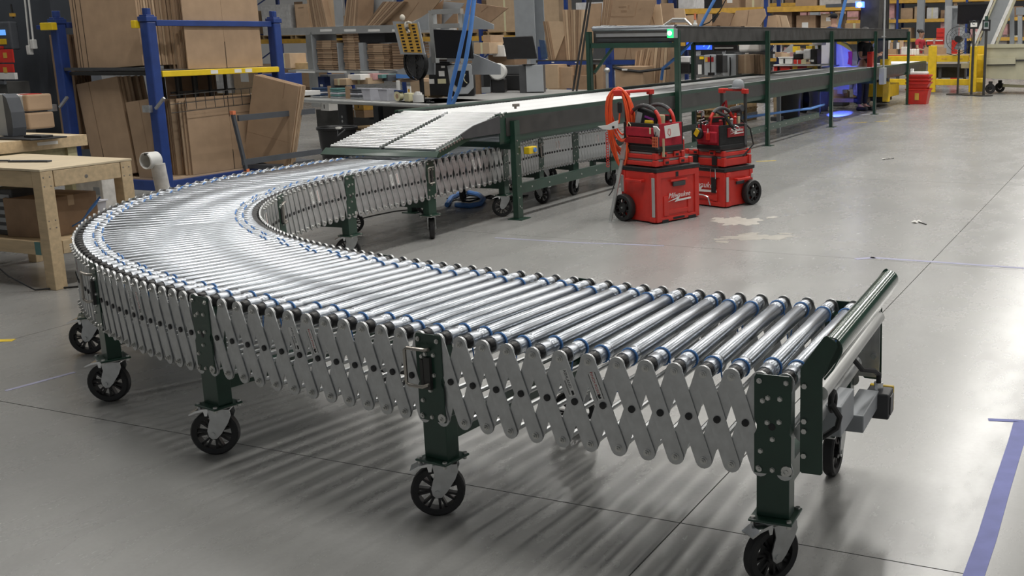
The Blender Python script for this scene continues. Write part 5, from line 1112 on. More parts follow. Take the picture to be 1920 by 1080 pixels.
m_.obj('links', 'red_plastic', t, kind='stuff'); MB().tube([(.03, 0, .2), (.02, 0, .0), (.06, .01, -.08), (.03, 0, -.16), (.0, 0, -.2)], .005, 5).obj('lead', 'black_rubber', t, smooth=True)
# long steel reaching bar leaning on the chest
q0 = gp(1144, 416); t = thing('long_steel_bar', 'long pale steel bar with clear grip leaning beside the taller red chest', 'bar', (q0.x, q0.y, 0), 0)
p1 = Vector((.17, .18, .80)); MB().bar((0, 0, 0), p1 * .72, .035, .012).obj('blade', 'alu', t); MB().bar(p1 * .68, p1 * .85, .06, .03).obj('head', 'clear_lid', t, bevel=.008); MB().bar(p1 * .85, p1 * 1.08, .03, .02).obj('grip', 'alu', t, bevel=.004); MB().box(-.02, -.02, 0, .045, .02, .008).obj('foot', 'alu', t)
# ---------------------------------------------------------------- background along and beyond the conveyors
def gslab(label, pts, b, d, m, lines=(), cat='cardboard', name='flattened_box', group=None, lm='cardboard_dark'):
    """upright panel with a pixel-measured outline on the plane b of the building grid, d thick"""
    q = [onb(x, y, b) for x, y in pts]; ca = sum(p[0] for p in q) / len(q); zb = min(p[1] for p in q)
    t = thing(name, label, cat, G(ca, b, zb), ROT, group); MB().prism([(x - ca, z - zb) for x, z in q], 0, d, 'xz').obj('board', m, t)
    for (x0, y0), (x1, y1) in lines:
        p0 = onb(x0, y0, b); p1 = onb(x1, y1, b); MB().bar((p0[0] - ca, -.0015, p0[1] - zb), (p1[0] - ca, -.0015, p1[1] - zb), .004, .012, (1, 0, 0)).obj('crease', lm, t)
    return t
def gfan(label, group, n, p0, p1, p2, p3, b, d, ms=('cardboard', 'cardboard_dark')):
    L = lambda u, v, f: (u[0] + (v[0] - u[0]) * f, u[1] + (v[1] - u[1]) * f)
    for i in range(n):
        f0, f1 = i / n, (i + .86) / n
        gslab(label + ', ' + ORD[i] + ' from the left', [L(p0, p1, f0), L(p0, p1, f1), L(p3, p2, f1), L(p3, p2, f0)], b, d, ms[i % len(ms)], group=group)
def gbox(name, label, cat, x0, y0, x1, y1, b, d, m, group=None, bevel=.004, tape=None, top=None):
    a0, z1 = onb(x0, y0, b); a1, z0 = onb(x1, y1, b); w = a1 - a0; h = z1 - z0
    t = thing(name, label, cat, G((a0 + a1) / 2, b, z0), ROT, group); bx('body', m, t, -w / 2, 0, 0, w / 2, d, h, bevel)
    if tape: bx('tape', tape, t, -w * .06, -.002, 0, w * .06, d + .002, h + .001)
    if top: bx('top', top, t, -w / 2 - .005, -.005, h * .9, w / 2 + .005, d + .005, h + .004)
    t['w'] = w; t['h'] = h
    return t
def gpart(t, name, m, x0, y0, x1, y1, b, dy0, dy1, bevel=0.):
    """part of thing t measured in pixels on plane b"""
    a0, z1 = onb(x0, y0, b); a1, z0 = onb(x1, y1, b); L = t.location; g = grid(L)
    return bx(name, m, t, a0 - g[0], b - g[1] + dy0, z0 - L.z, a1 - g[0], b - g[1] + dy1, z1 - L.z, bevel)
# steel columns of the building
def column(x0, x1, b, lab, m='grey_paint'):
    a0, _ = onb(x0, 60, b); a1, _ = onb(x1, 60, b); w = a1 - a0
    o = MB().box(-w / 2, 0, 0, w / 2, .02, 9.9).box(-w / 2, w * .8, 0, w / 2, w * .8 + .02, 9.9).box(-.012, .02, 0, .012, w * .8, 9.9).box(-w / 2 - .05, -.05, 0, w / 2 + .05, w * .8 + .07, .02).obj('column', m, loc=G((a0 + a1) / 2, b, 0), rot=(0, 0, ROT)); struct(o); return o
column(966, 1003, 9.5, 'a'); column(1518, 1534, 27, 'b'); column(1718, 1731, 31, 'c'); column(1646, 1663, 17.9, 'd', 'black_steel'); column(1770, 1782, 30, 'e')
# pallet racks
def pallet_rack(label, a0, b, nb, levels, bay=2.7, dep=1.0, seed=0, fill=('cardboard', 'cardboard_light', 'shrink_wrap', 'merch_white'), bh=(.35, .8), per=3, top=6.0):
    R_ = thing('pallet_rack', 'blue and orange pallet ' + label, 'rack', G(a0, b, 0)); rd = random.Random(seed)
    for i in range(nb + 1):
        f = MB()
        for y in (0, dep): f.box(i * bay - .045, y - .04, 0, i * bay + .045, y + .04, top)
        up = f.obj('upright', 'blue_rack', R_); br = MB()
        for k in range(int(top / .8)): br.bar((i * bay, 0, .3 + k * .8), (i * bay, dep, .3 + k * .8 + (.5 if k % 2 else -.0)), .03, .03)
        br.obj('bracing', 'blue_rack', up)
    for z in levels:
        for i in range(nb):
            for y in (-.03, dep): bx('beam', 'orange_beam', R_, i * bay + .05, y - .025, z - .13, (i + 1) * bay - .05, y + .025, z)
            bx('deck', 'black_steel', R_, i * bay + .06, .0, z - .02, (i + 1) * bay - .06, dep, z - .005)
    for lv, z in enumerate([0.0] + list(levels)):
        for i in range(nb):
            for k in range(per):
                if rd.random() < .1: continue
                w = bay / per * rd.uniform(.62, .9); h = rd.uniform(*bh); x = i * bay + .08 + (k + .5) * (bay - .16) / per; m = fill[rd.randrange(len(fill))]
                q = rd.randrange(4); zz = z + .001
                if per <= 3 and z < 5.5:
                    pw = bay / per * .9; pt = thing('pallet', ORD[i * per + k] + ' pallet from left, ' + ORD[lv] + ' level, ' + label, 'pallet', G(a0 + x, b + .1, zz), ROT, 'pallets in the ' + label)
                    for t_ in range(4): bx('deck_board', 'pallet_wood', pt, -pw / 2, t_ * .2, .09, pw / 2, t_ * .2 + .14, .11)
                    for t_ in (-1, 0, 1): bx('stringer', 'pallet_wood', pt, t_ * pw * .45 - .02, 0, 0, t_ * pw * .45 + .02, .8, .09)
                    zz += .111
                nst = 2 if (h < .5 and rd.random() < .5) else 1
                for s_ in range(nst):
                    t = thing('goods_box', {'cardboard': 'brown', 'cardboard_light': 'light brown', 'cardboard_dark': 'dark brown', 'shrink_wrap': 'film-wrapped grey', 'merch_white': 'white', 'merch_pink': 'pinkish', 'red_plastic': 'red'}.get(m, 'pale') + ' goods box, ' + ORD[i * per + k] + ' from left, ' + ('upper, ' if s_ else '') + ORD[lv] + ' level, ' + label, 'box', G(a0 + x, b + .12, zz + s_ * (h + .002)), ROT, 'goods in the ' + label)
                    bx('body', m, t, -w / 2, 0, 0, w / 2, .7, h, .006)
                    if q == 0: bx('label', 'label_white', t, -w * .2, -.003, h * .4, w * .12, 0, h * .7)
                    elif q == 1: bx('tape', 'cream_tape', t, -.03, -.003, 0, .03, .0, h)
                    elif q == 2: bx('print_band', 'red_dark' if m == 'merch_white' else 'cardboard_dark', t, -w / 2, -.003, h * .1, w / 2, 0, h * .25)
pallet_rack('rack behind the packing desk', -22.5, 17, 6, (1.75, 3.4), 2.7, 1.0, 1, ('cardboard', 'cardboard_light', 'merch_white', 'cardboard_dark'), (.5, 1.1), 2, 5)
pallet_rack('rack behind the elevated conveyor', -6.2, 17.5, 2, (1.55, 2.35), 2.6, 1.0, 2, ('cardboard', 'cardboard_light', 'shrink_wrap', 'merch_white', 'cardboard_dark'), (.3, .6), 4, 3.4)
pallet_rack('rack beyond the conveyors', -9.5, 35, 4, (.75, 1.5, 2.25, 3.0, 3.8), 2.7, 1.0, 3, ('cardboard', 'cardboard_light', 'shrink_wrap', 'merch_white', 'merch_pink', 'cardboard_dark'), (.3, .55), 5, 6)
pallet_rack('far rack behind the guard rail', 1.0, 44, 4, (.8, 1.55, 2.3, 3.1, 3.9), 2.7, 1.0, 4, ('cardboard', 'shrink_wrap', 'merch_white', 'merch_pink', 'cardboard_dark', 'cardboard_light'), (.3, .6), 6, 7)
# ---- blue shelving with leaning cardboard left of the elevated conveyor
BS = thing('cardboard_storage_rack', 'blue shelf rack holding leaning cardboard behind the end of the elevated conveyor', 'rack', G(0, 0, 0))
B0 = 7.4
def bsp(name, m, x0, y0, x1, y1, b, d): a0, z1 = onb(x0, y0, b); a1, z0 = onb(x1, y1, b); return bx(name, m, BS, a0, b, z0, a1, b + d, z1)
be = bsp('shelf_beam', 'blue_rack', 1008, 115, 1105, 122, B0, .05); bsp('shelf_beam', 'blue_rack', 1130, 113, 1190, 121, B0, .05); bsp('shelf_deck', 'black_steel', 1005, 113, 1190, 117, B0 + .02, .7)
for x in (1034, 1078): bsp('beam_label', 'label_white', x, 116, x + 5, 118, B0 - .003, .003)
for x0 in (1135,): a0, z1 = onb(x0, 82, B0); a1, _ = onb(x0 + 11, 82, B0); bx('post', 'blue_rack', BS, a0, B0, 0, a1, B0 + .09, z1)
a0, _ = onb(1008, 82, B0 + .6); bx('post', 'blue_rack', BS, a0, B0 + .6, 0, a0 + .09, B0 + .69, 1.5)
gfan('dark edge-on board at the left of the blue shelf rack', 'edge-on boards at the left of the blue shelf rack', 3, (1029, 113), (1041, 113), (1028, 40), (1018, 40), B0 + .05, .3, ('cardboard_dark', 'cardboard'))
gslab('tall light brown carton blank with a folded corner on the blue shelf rack', [(1040, 114), (1061, 60), (1055, 40), (1028, 40)], B0 + .06, .03, 'cardboard_light')
gslab('dark brown board behind the folded carton blank', [(1041, 115), (1064, 115), (1060, 62)], B0 + .08, .02, 'cardboard_dark')
gfan('brown board in the tall upright bundle on the blue shelf rack', 'tall upright bundle on the blue shelf rack', 8, (1063, 116), (1090, 116), (1095, 18), (1054, 18), B0 + .05, .4, ('cardboard', 'cardboard_light', 'cardboard_dark'))
gslab('brown board with dark lower half behind the black poles', [(1088, 116), (1104, 116), (1126, 46), (1128, 6), (1108, 7)], B0 + .1, .02, 'cardboard')
gfan('board of the edge-on bundle beside the big printed carton', 'edge-on bundle beside the big printed carton', 5, (1127, 47), (1141, 47), (1148, 0), (1131, 0), B0 + .05, .4, ('cardboard_dark', 'cardboard'))
t = gslab('big printed brown carton blank standing above the elevated conveyor end', [(1142, 47), (1217, 47), (1229, 1), (1150, 0)], B0 + .02, .03, 'cardboard', [((1190, 30), (1195, 4)), ((1144, 31), (1188, 31))])
for x0, y0, x1, y1 in ((1160, 12, 1174, 14), (1177, 10, 1180, 17), (1164, 19, 1175, 23), (1199, 15, 1202, 17)): gpart(t, 'print_mark', 'cardboard_dark', x0, y0, x1, y1, B0 + .018, 0, .003)
gslab('yellowish carton blank leaning right of the big printed carton', [(1216, 47), (1243, 47), (1238, 8), (1225, 8)], B0 + .2, .02, 'cardboard_light', [((1222, 28), (1227, 46))])
gslab('brown carton blank standing behind the yellowish one', [(1238, 47), (1266, 47), (1262, 6), (1238, 6)], B0 + 1.2, .02, 'cardboard')
for i, (x0, y0, x1, y1, m, lb) in enumerate(((1020, 121, 1047, 166, 'cardboard_light', 'light brown carton with white corner on the floor shelf'), (1047, 126, 1072, 166, 'cardboard', 'brown carton beside the light brown one with white corner'), (1074, 141, 1110, 174, 'cardboard_dark', 'dark brown carton behind the two black poles'), (1072, 122, 1096, 141, 'cardboard_dark', 'dim brown carton stacked on the dark brown carton'), (1117, 122, 1131, 168, 'cardboard', 'narrow carton behind the left post of the elevated conveyor'))):
    gbox('carton', lb, 'box', x0, y0, x1, y1, B0 - .3 + .05 * i, .4, m)
gslab('large carton blank behind the raised end of the elevated conveyor', [(1146, 116), (1235, 116), (1235, 82), (1146, 82)], B0 + .3, .03, 'cardboard', [((1171, 114), (1177, 84)), ((1184, 112), (1181, 84))])
gfan('worn board of the ragged bundle under the elevated conveyor end', 'ragged bundle under the elevated conveyor end', 8, (1190, 124), (1218, 124), (1228, 88), (1192, 96), B0 - .2, .3, ('cardboard', 'cardboard_dark', 'cardboard_light'))
gfan('board of the upright bundle right of the strapped carton', 'upright bundle right of the strapped carton', 6, (1214, 162), (1255, 160), (1258, 88), (1222, 90), B0 - .3, .3, ('cardboard', 'cardboard_light', 'cardboard_dark'))
t = gbox('strapped_carton', 'brown carton with sagging black strap under the elevated conveyor end', 'box', 1153, 125, 1206, 163, B0 - .7, .5, 'cardboard'); P_ = [onb(x, y, B0 - .71) for x, y in ((1150, 126), (1172, 131), (1200, 134), (1225, 131), (1256, 127))]; g_ = grid(t.location)
MB().tube([(a - g_[0], -.012, z - t.location.z) for a, z in P_], .022, 5).obj('strap', 'black_rubber', t); gpart(t, 'strap_label', 'label_white', 1168, 129, 1177, 132, B0 - .72, -.04, -.01)
pw_ = thing('paper_roll_pole', 'grey pole with round top standing beside the blue post', 'pole', G(*[onb(1139, 170, B0 - .5)[0], B0 - .5], 0)); MB().cyl((0, 0, 0), (0, 0, 1.12), .025, 8).obj('pole', 'grey_metal', pw_); MB().ball((0, 0, 1.13), .05, .05, .045).obj('knob', 'alu', pw_, smooth=True)
for i, (p, q) in enumerate((((1104, -10), (1074, 172)), ((1109, -10), (1081, 172)))):
    A = onb(*p, 5.6); Bq = onb(*q, 5.6); tag(MB().cyl((Bq[0], 5.6, Bq[1]), (A[0], 5.6, A[1]), .016, 8).obj('black_pole', 'black_steel', loc=G(0, 0, 0), rot=(0, 0, ROT)), 'long leaning black pole before the tall cardboard bundle, %s of the pair' % ('left' if i == 0 else 'right'), 'pole', 'pair of leaning black poles')
# blue air hoses
def hose(label, pts, b, r=.022, m='blue_hose'):
    P = [onb(x, y, b) for x, y in pts]; tag(MB().tube([(a, b, z) for a, z in P], r, 8).obj('air_hose', m, loc=G(0, 0, 0), rot=(0, 0, ROT), smooth=True), label, 'hose')
hose('blue air hose crossing behind the green post of the elevated conveyor', [(1346, -12), (1334, 10), (1318, 40), (1300, 75), (1275, 102), (1255, 118), (1243, 128), (1240, 150)], 5.4)
hose('dark cable beside the blue air hose over the elevated conveyor', [(1366, -10), (1350, 20), (1330, 42), (1310, 50)], 5.5, .008, 'black_rubber')
hose('blue air hose hanging above the worker in the navy shirt', [(1588, -12), (1583, 10), (1578, 30), (1573, 52), (1571, 70)], 13.5, .035)
# floor hoses under the roller conveyor
def fhose(label, pts, r, m, z=None):
    tag(MB().tube([tuple(gp(x, y, r)) for x, y in pts], r, 8).obj('floor_hose', m, smooth=True), label, 'hose')
fhose('thick blue hose looped on the floor under the ramp', [(838, 384), (846, 371), (862, 362), (880, 361), (898, 365), (907, 373), (900, 382), (880, 386), (855, 384)], .025, 'blue_hose')
for i in range(3): fhose(('upper', 'middle', 'lower')[i] + ' one of three thin black cables beside the blue hose loop', [(838, 380 - i * 4), (880, 366 + i * 6), (920, 372 - i * 3), (955, 371 + i * 4), (990, 366)], .007, 'black_rubber')
fhose('thin dark cable on the floor below the flexible conveyor inside the bend', [(668, 412), (700, 404), (740, 396), (790, 391)], .006, 'black_rubber')
for i, z in enumerate((0, .06, .12)): tag(MB().tube([tuple(gp(x, y, .28 + z)) for x, y in ((1395, 222 - i), (1440, 214), (1490, 207), (1520, 202 + i), (1545, 196))], .02, 8).obj('bundled_hose', 'blue_hose', smooth=True), ('lowest', 'middle', 'topmost')[i] + ' blue hose of three bundled along the lower beam of the conveyor', 'hose', 'blue hoses along the lower beam')
tag(MB().tube([tuple(gp(x, y, .5)) for x, y in ((1008, 270), (1060, 262), (1110, 252), (1165, 243))], .004, 5).obj('pull_rope', 'red_plastic', smooth=True), 'thin red pull rope along the roller conveyor', 'rope')
# ---- second work station seen under the elevated conveyor
B1_ = 9.6
tb = thing('white_work_table', 'long pale work table with printers behind the roller conveyor', 'table', G(0, 0, 0))
a0, z1 = onb(1268, 145, B1_ - .3); a1, _ = onb(1432, 145, B1_ - .3); zt = .87; bx('tabletop', 'white_plastic', tb, a0, B1_ - .6, zt - .04, a1 + .6, B1_ + .8, zt, .004)
for x in (a0 + .1, a1 + .3): bx('leg', 'grey_metal', tb, x, B1_ - .5, 0, x + .06, B1_ - .44, zt - .04)
mo = gbox('monitor', 'monitor with bright blue screen under the elevated conveyor', 'monitor', 1285, 74, 1337, 95, B1_ + .5, .04, 'black_plastic'); gpart(mo, 'screen', 'screen_blue', 1287, 75, 1335, 93, B1_ + .495, 0, .004); gpart(mo, 'stand', 'grey_metal', 1305, 95, 1312, 118, B1_ + .52, 0, .05)
for (x0, y0, x1, y1) in ((1296, 76, 1300, 90), (1318, 76, 1323, 88), (1326, 82, 1331, 92)): q = [onb(x, y, B1_ + .49) for x, y in ((x0, y1), (x0 + 2, y1), (x1 + 3, y0), (x1, y0))]; g_ = grid(mo.location); MB().prism([(a - g_[0], z - mo.location.z) for a, z in q], -.01, -.006, 'xz').obj('screen_streak', 'screen_cyan', mo)
m2 = gbox('monitor', 'dark monitor right of the bright blue screen', 'monitor', 1338, 76, 1383, 95, B1_ + .45, .04, 'screen_black'); gpart(m2, 'stand', 'grey_metal', 1354, 93, 1359, 112, B1_ + .48, 0, .05); gpart(m2, 'lower_strip', 'alu', 1340, 89, 1375, 91, B1_ + .44, 0, .01)
gbox('padded_bag', 'white crumpled bag on the shelf right of the dark monitor', 'bag', 1384, 79, 1428, 98, B1_ + .4, .3, 'paper_white', bevel=.05)
sh2 = gbox('shelf_board', 'dark narrow shelf under the white bag', 'shelf', 1376, 98, 1440, 102, B1_ + .35, .4, 'dark_grey_plastic'); gpart(sh2, 'label', 'label_white', 1397, 99, 1404, 101, B1_ + .35, -.005, .0)
pr1 = gbox('receipt_printer', 'pale and black printer behind the post of the elevated conveyor', 'printer', 1272, 117, 1293, 139, B1_ - .2, .3, 'black_plastic', bevel=.02); gpart(pr1, 'lid', 'merch_white', 1272, 106, 1292, 117, B1_ - .2, -.01, .3, .015)
pr2 = gbox('label_printer', 'small white fronted printer between two posts', 'printer', 1296, 104, 1320, 140, B1_ - .15, .3, 'dark_grey_plastic', bevel=.015); gpart(pr2, 'white_front', 'white_plastic', 1309, 121, 1316, 139, B1_ - .16, -.01, .0); gpart(pr2, 'screen', 'grey_metal', 1293, 108, 1299, 120, B1_ - .16, -.01, .0); gpart(pr2, 'yellow_note', 'yellow_beam', 1312, 106, 1320, 111, B1_ - .16, -.01, .0)
cp = gbox('computer_tower', 'grey computer cabinet with red sticker on the pale work table', 'computer', 1320, 103, 1341, 141, B1_ - .2, .3, 'grey_metal', bevel=.008); gpart(cp, 'red_sticker', 'red_dark', 1327, 107, 1338, 116, B1_ - .2, -.006, 0); gpart(cp, 'orange_sticker', 'orange_beam', 1322, 107, 1327, 116, B1_ - .2, -.006, 0)
gbox('label_printer', 'black printer in the middle of the pale work table', 'printer', 1341, 102, 1355, 137, B1_ - .15, .3, 'black_plastic', bevel=.015)
c3 = gbox('computer_tower', 'second grey computer cabinet with hanging cables on the pale table', 'computer', 1355, 102, 1380, 142, B1_ - .2, .3, 'grey_metal', bevel=.008); gpart(c3, 'side_opening', 'dark_grey_plastic', 1355, 104, 1364, 136, B1_ - .2, -.006, 0); MB().tube([(.02, -.02, .32), (.03, -.03, .15), (.02, -.03, .0)], .012, 5).obj('cable', 'black_rubber', c3)
st_ = gbox('barcode_scanner', 'thin black scanner stand before the grey computer', 'scanner', 1327, 136, 1337, 142, B1_ - .4, .08, 'black_plastic'); gpart(st_, 'stem', 'black_plastic', 1330, 104, 1332, 136, B1_ - .4, .02, .04)
gbox('carton', 'large brown carton on the pale table right of the grey computers', 'box', 1381, 103, 1414, 138, B1_ - .1, .5, 'cardboard', tape='cardboard_light'); gfan('board standing right of the large brown carton on the pale table', 'boards right of the large carton on the pale table', 3, (1414, 139), (1432, 139), (1430, 103), (1414, 103), B1_ - .05, .4)
hs_ = gbox('carton', 'small brown carton under the edge of the pale table', 'box', 1312, 146, 1330, 153, B1_ - .7, .2, 'cardboard')
# leaning cartons above the elevated conveyor, farther back
for i, (pts, m, ln, lb) in enumerate((
    ([(1255, 46), (1288, 46), (1282, 16), (1252, 15)], 'cardboard_light', (), 'light brown open carton flap left of the white lamp post'),
    ([(1286, 47), (1306, 47), (1304, 28), (1286, 29)], 'cardboard_light', (), 'small pale printed carton beside the white lamp post'),
    ([(1306, 48), (1334, 48), (1334, 26), (1308, 26)], 'cardboard', (), 'square brown carton behind the blue air hose'),
    ([(1335, 48), (1368, 48), (1375, 26), (1352, 22)], 'cardboard_dark', (), 'dark brown leaning carton right of the blue air hose'),
    ([(1368, 49), (1425, 49), (1436, 30), (1433, 16), (1380, 20)], 'cardboard', [((1400, 48), (1404, 20))], 'big leaning brown carton above the second post'),
    ([(1437, 52), (1457, 52), (1455, 28), (1440, 30)], 'cardboard', (), 'narrow brown leaning carton right of the big one'),
    ([(1457, 52), (1481, 52), (1474, 29), (1454, 28)], 'cardboard_light', [((1466, 50), (1462, 30))], 'light brown leaning carton at the end of the row'))):
    gslab(lb, pts, 10.5 + .1 * i, .03, m, ln)
stn = thing('frame_rail', 'grey aluminium rail frame above the elevated conveyor', 'frame', G(0, 0, 0))
P_ = [onb(x, y, 8.5) for x, y in ((1245, 48), (1262, 36), (1284, 36), (1296, 48))]; MB().tube([(a, 8.5, z) for a, z in P_], .025, 6).obj('rail', 'alu', stn); P_ = [onb(x, y, 8.5) for x, y in ((1256, 40), (1290, 40))]; MB().tube([(a, 8.5, z) for a, z in P_], .02, 6).obj('rail', 'grey_metal', stn)
lpz = gbox('lamp_post', 'small white lamp post above the elevated conveyor', 'lamp', 1299, 43, 1304, 49, 6, .08, 'white_plastic', bevel=.01); gpart(lpz, 'orange_tip', 'orange_cap', 1300, 25, 1303, 38, 6, .02, .05); gpart(lpz, 'stem', 'white_plastic', 1300, 36, 1303, 44, 6, .02, .05)
# ---- shelf area with bins behind the third bay
B2_ = 13.2
ws = thing('bin_table', 'white table with red and yellow bins below it behind the roller conveyor', 'table', G(0, 0, 0)); a0, z1 = onb(1450, 121, B2_); a1, _ = onb(1538, 121, B2_); bx('tabletop', 'white_plastic', ws, a0, B2_, z1 - .03, a1, B2_ + .6, z1)
for x in (a0 + .03, a1 - .08): bx('leg', 'charcoal', ws, x, B2_ + .1, 0, x + .05, B2_ + .15, z1 - .03)
for x0, x1, m in ((1451, 1457, 'red_plastic'), (1463, 1481, 'red_plastic'), (1486, 1495, 'yellow_paint'), (1495, 1512, 'red_plastic'), (1513, 1530, 'yellow_paint')):
    t = gbox('stacking_bin', '%s stacking bin under the white table, %s from the left' % ('red' if m == 'red_plastic' else 'yellow', ORD[[1451, 1463, 1486, 1495, 1513].index(x0)]), 'bin', x0, 124, x1, 137, B2_ + .05, .4, m, 'bins under the white table'); gpart(t, 'front_lip', 'red_dark' if m == 'red_plastic' else 'orange_beam', x0 + 1, 124, x1 - 1, 127, B2_ + .05, -.01, 0)
wt = gbox('white_tote', 'white open tote on the white table', 'bin', 1460, 108, 1486, 120, B2_ + .1, .3, 'white_plastic', bevel=.02); gpart(wt, 'handle_hole', 'black_plastic', 1469, 110, 1472, 119, B2_ + .1, -.01, .0); gpart(wt, 'rim', 'white_plastic', 1459, 107, 1487, 109, B2_ + .1, -.01, .3)
gbox('red_bin', 'small red bin with white label on the white table', 'bin', 1488, 112, 1502, 120, B2_ + .1, .25, 'red_plastic', tape='label_white', bevel=.01)
t = gbox('tool_caddy', 'dark bundle of tools in the red bin on the white table', 'tool', 1486, 98, 1504, 112, B2_ + .12, .2, 'black_plastic', bevel=.05); gpart(t, 'pale_tool', 'white_plastic', 1492, 95, 1506, 101, B2_ + .11, -.02, .0, .02)
t = gbox('desk_printer', 'cream printer with dark front on the white table', 'printer', 1505, 92, 1520, 112, B2_ + .15, .3, 'merch_white', bevel=.04); gpart(t, 'dark_side', 'black_plastic', 1520, 92, 1532, 120, B2_ + .15, 0, .3, .01); gpart(t, 'label', 'label_white', 1521, 112, 1526, 116, B2_ + .14, -.005, .0)
for x0, y0, x1, y1, m, lb in ((1486, 87, 1495, 98, 'yellow_paint', 'small yellow box standing left behind the white table'), (1511, 86, 1523, 92, 'yellow_paint', 'small yellow box standing right behind the white table'), (1453, 98, 1465, 107, 'cardboard', 'small brown carton on the white table'), (1465, 100, 1476, 107, 'cardboard_light', 'light brown carton behind the white tote'), (1502, 112, 1511, 120, 'cream_tape', 'cream cup beside the red bin'), (1511, 116, 1519, 120, 'cardboard_light', 'low brown carton before the cream printer')): gbox('small_box', lb, 'box', x0, y0, x1, y1, B2_ + .35 if y1 < 110 else B2_ + .1, .2, m)
gslab('grey slanted panel behind the white table', [(1466, 98), (1487, 98), (1487, 83), (1483, 83)], B2_ + .6, .02, 'grey_metal', cat='panel', name='slanted_panel')
gbox('blue_wrapped_pack', 'pale blue wrapped pack above the cream printer', 'pack', 1522, 77, 1542, 85, B2_ + .5, .3, 'tote_grey', bevel=.02)
# round black bins and wooden trestles below
def rbin(label, px, py, r, h, m='black_plastic'):
    p = gp(px, py); t = thing('round_bin', label, 'bin', (p.x, p.y, 0)); MB().lathe([(r * .8, 0), (r, h), (r * 1.04, h), (r * 1.04, h - .04), (r * .98, h - .05), (r * .78, .02), (1e-6, .02)], 18, 'z').obj('bin_body', m, t, smooth=True); MB().tube([(r * .6, -r * .8, h * .9), (r * .9, -r * .9, h * .7), (r, -r * .4, h * .9)], .015, 5).obj('handle', 'dark_grey_plastic', t)
rbin('round black bin on the floor under the roller conveyor, left of the dark grey bin', 1478, 222, .28, .72); rbin('dark grey round bin on the floor under the roller conveyor', 1532, 208, .30, .80, 'dark_grey_plastic')
wc = thing('fallen_black_tub', 'black tub with curved side lying under the conveyor left of the bins', 'tub', (*gp(1494, 212).to_2d(), 0)); MB().lathe([(.0, -.25), (.24, -.25), (.27, .2), (.25, .2), (.22, -.22), (0, -.22)], 16, 'x', (0, 0, .27)).obj('tub_body', 'black_rubber', wc, smooth=True)
# pallets and crates glimpsed below the conveyor
for i, (px, py, z) in enumerate(((1412, 245, 0), (1412, 245, .13), (1412, 245, .26))):
    p = gp(px, py); t = thing('pallet', ('lowest', 'middle', 'top')[i] + ' wooden pallet in the low stack under the roller conveyor', 'pallet', (p.x - .6, p.y + 2.0, z), ROT, 'low stack of pallets under the conveyor')
    for k in range(5): bx('deck_board', 'pallet_wood', t, -.5, k * .22, .1, .5, k * .22 + .14, .125)
    for k in (-.48, 0, .44): bx('stringer', 'pallet_wood', t, k, 0, 0, k + .05, 1.0, .1)
for i, (px, lb) in enumerate(((1584, 'left wooden trestle post under the far conveyor'), (1456, 'wooden trestle post under the roller conveyor beside the bins'))):
    p = gp(px, 190 if i == 0 else 226); t = thing('wooden_trestle', lb, 'trestle', (p.x, p.y, 0)); bx('post', 'pine', t, -.05, -.04, .08, .05, .04, .78); bx('foot', 'charcoal', t, -.1, -.1, 0, .12, .1, .08, .02)
# long beams of a further conveyor seen below
fb_ = thing('back_conveyor_frame', 'dark frame of a second low conveyor behind the roller conveyor', 'conveyor', G(-3.2, 6.5, 0))
bx('side_rail', 'black_steel', fb_, .0, -1.0, .62, .05, 7, .72); bx('side_rail', 'black_steel', fb_, -.7, -1.0, .62, -.65, 7, .72)
for y in (0, 3, 6): bx('leg', 'charcoal', fb_, .0, y, 0, .05, y + .06, .62); bx('leg', 'charcoal', fb_, -.7, y, 0, -.65, y + .06, .62)
# ---- reach truck with blue spot lamp, platform and workers
B3_ = 15.2
RTk = thing('reach_truck', 'white curved truck body with yellow rim and dark mast carrying a blue spot lamp', 'truck', G(0, 0, 0))
def rt(pts, b, d, name, m, smooth=False): q = [onb(x, y, b) for x, y in pts]; return MB().prism(q, b, b + d, 'xz').obj(name, m, RTk, smooth=smooth)
rt([(1558, 168), (1558, 77), (1566, 76), (1576, 80), (1588, 88), (1596, 97), (1598, 112), (1594, 130), (1592, 168)], B3_, .5, 'body_shell', 'machine_white')
rt([(1569, 77), (1580, 79), (1590, 85), (1597, 93), (1597, 97), (1589, 92), (1578, 85), (1569, 82)], B3_ - .03, .05, 'yellow_rim', 'yellow_paint'); rt([(1590, 97), (1598, 96), (1597, 122), (1589, 120), (1591, 108)], B3_ - .03, .04, 'red_panel', 'magenta'); rt([(1563, 77), (1567, 77), (1567, 160), (1563, 160)], B3_ - .04, .04, 'body_pillar', 'dark_grey_plastic')
rt([(1536, 80), (1556, 78), (1552, 140), (1533, 132)], B3_ + .6, .1, 'side_cover', 'machine_white')
rt([(1612, 60), (1646, 60), (1650, -20), (1616, -20)], B3_ + 1.2, .4, 'mast', 'black_steel'); rt([(1548, 14), (1612, 12), (1612, 5), (1548, 8)], B3_ + 1.0, .2, 'lamp_arm', 'charcoal')
lm_ = rt([(1604, 14), (1619, 14), (1619, 3), (1604, 3)], B3_ + .9, .1, 'blue_lamp', 'led_blue'); q = onb(1611, 9, B3_ + .88); MB().lathe([(.05, 0), (.06, .02), (.0, .02)], 12, 'y', (q[0], B3_ + .87, q[1])).obj('lamp_core', 'led_core', lm_)
def spot(loc, tgt, size, watts):
    L = bpy.data.lights.new('added_blue_spot', 'SPOT'); L.energy = watts; L.color = (.07, .12, 1); L.spot_size = math.radians(size); L.spot_blend = .35; L.shadow_soft_size = .03
    lo = bpy.data.objects.new('added_blue_spot', L); COL.objects.link(lo); lo.location = loc; lo.rotation_euler = (tgt - loc).to_track_quat('-Z', 'Y').to_euler()
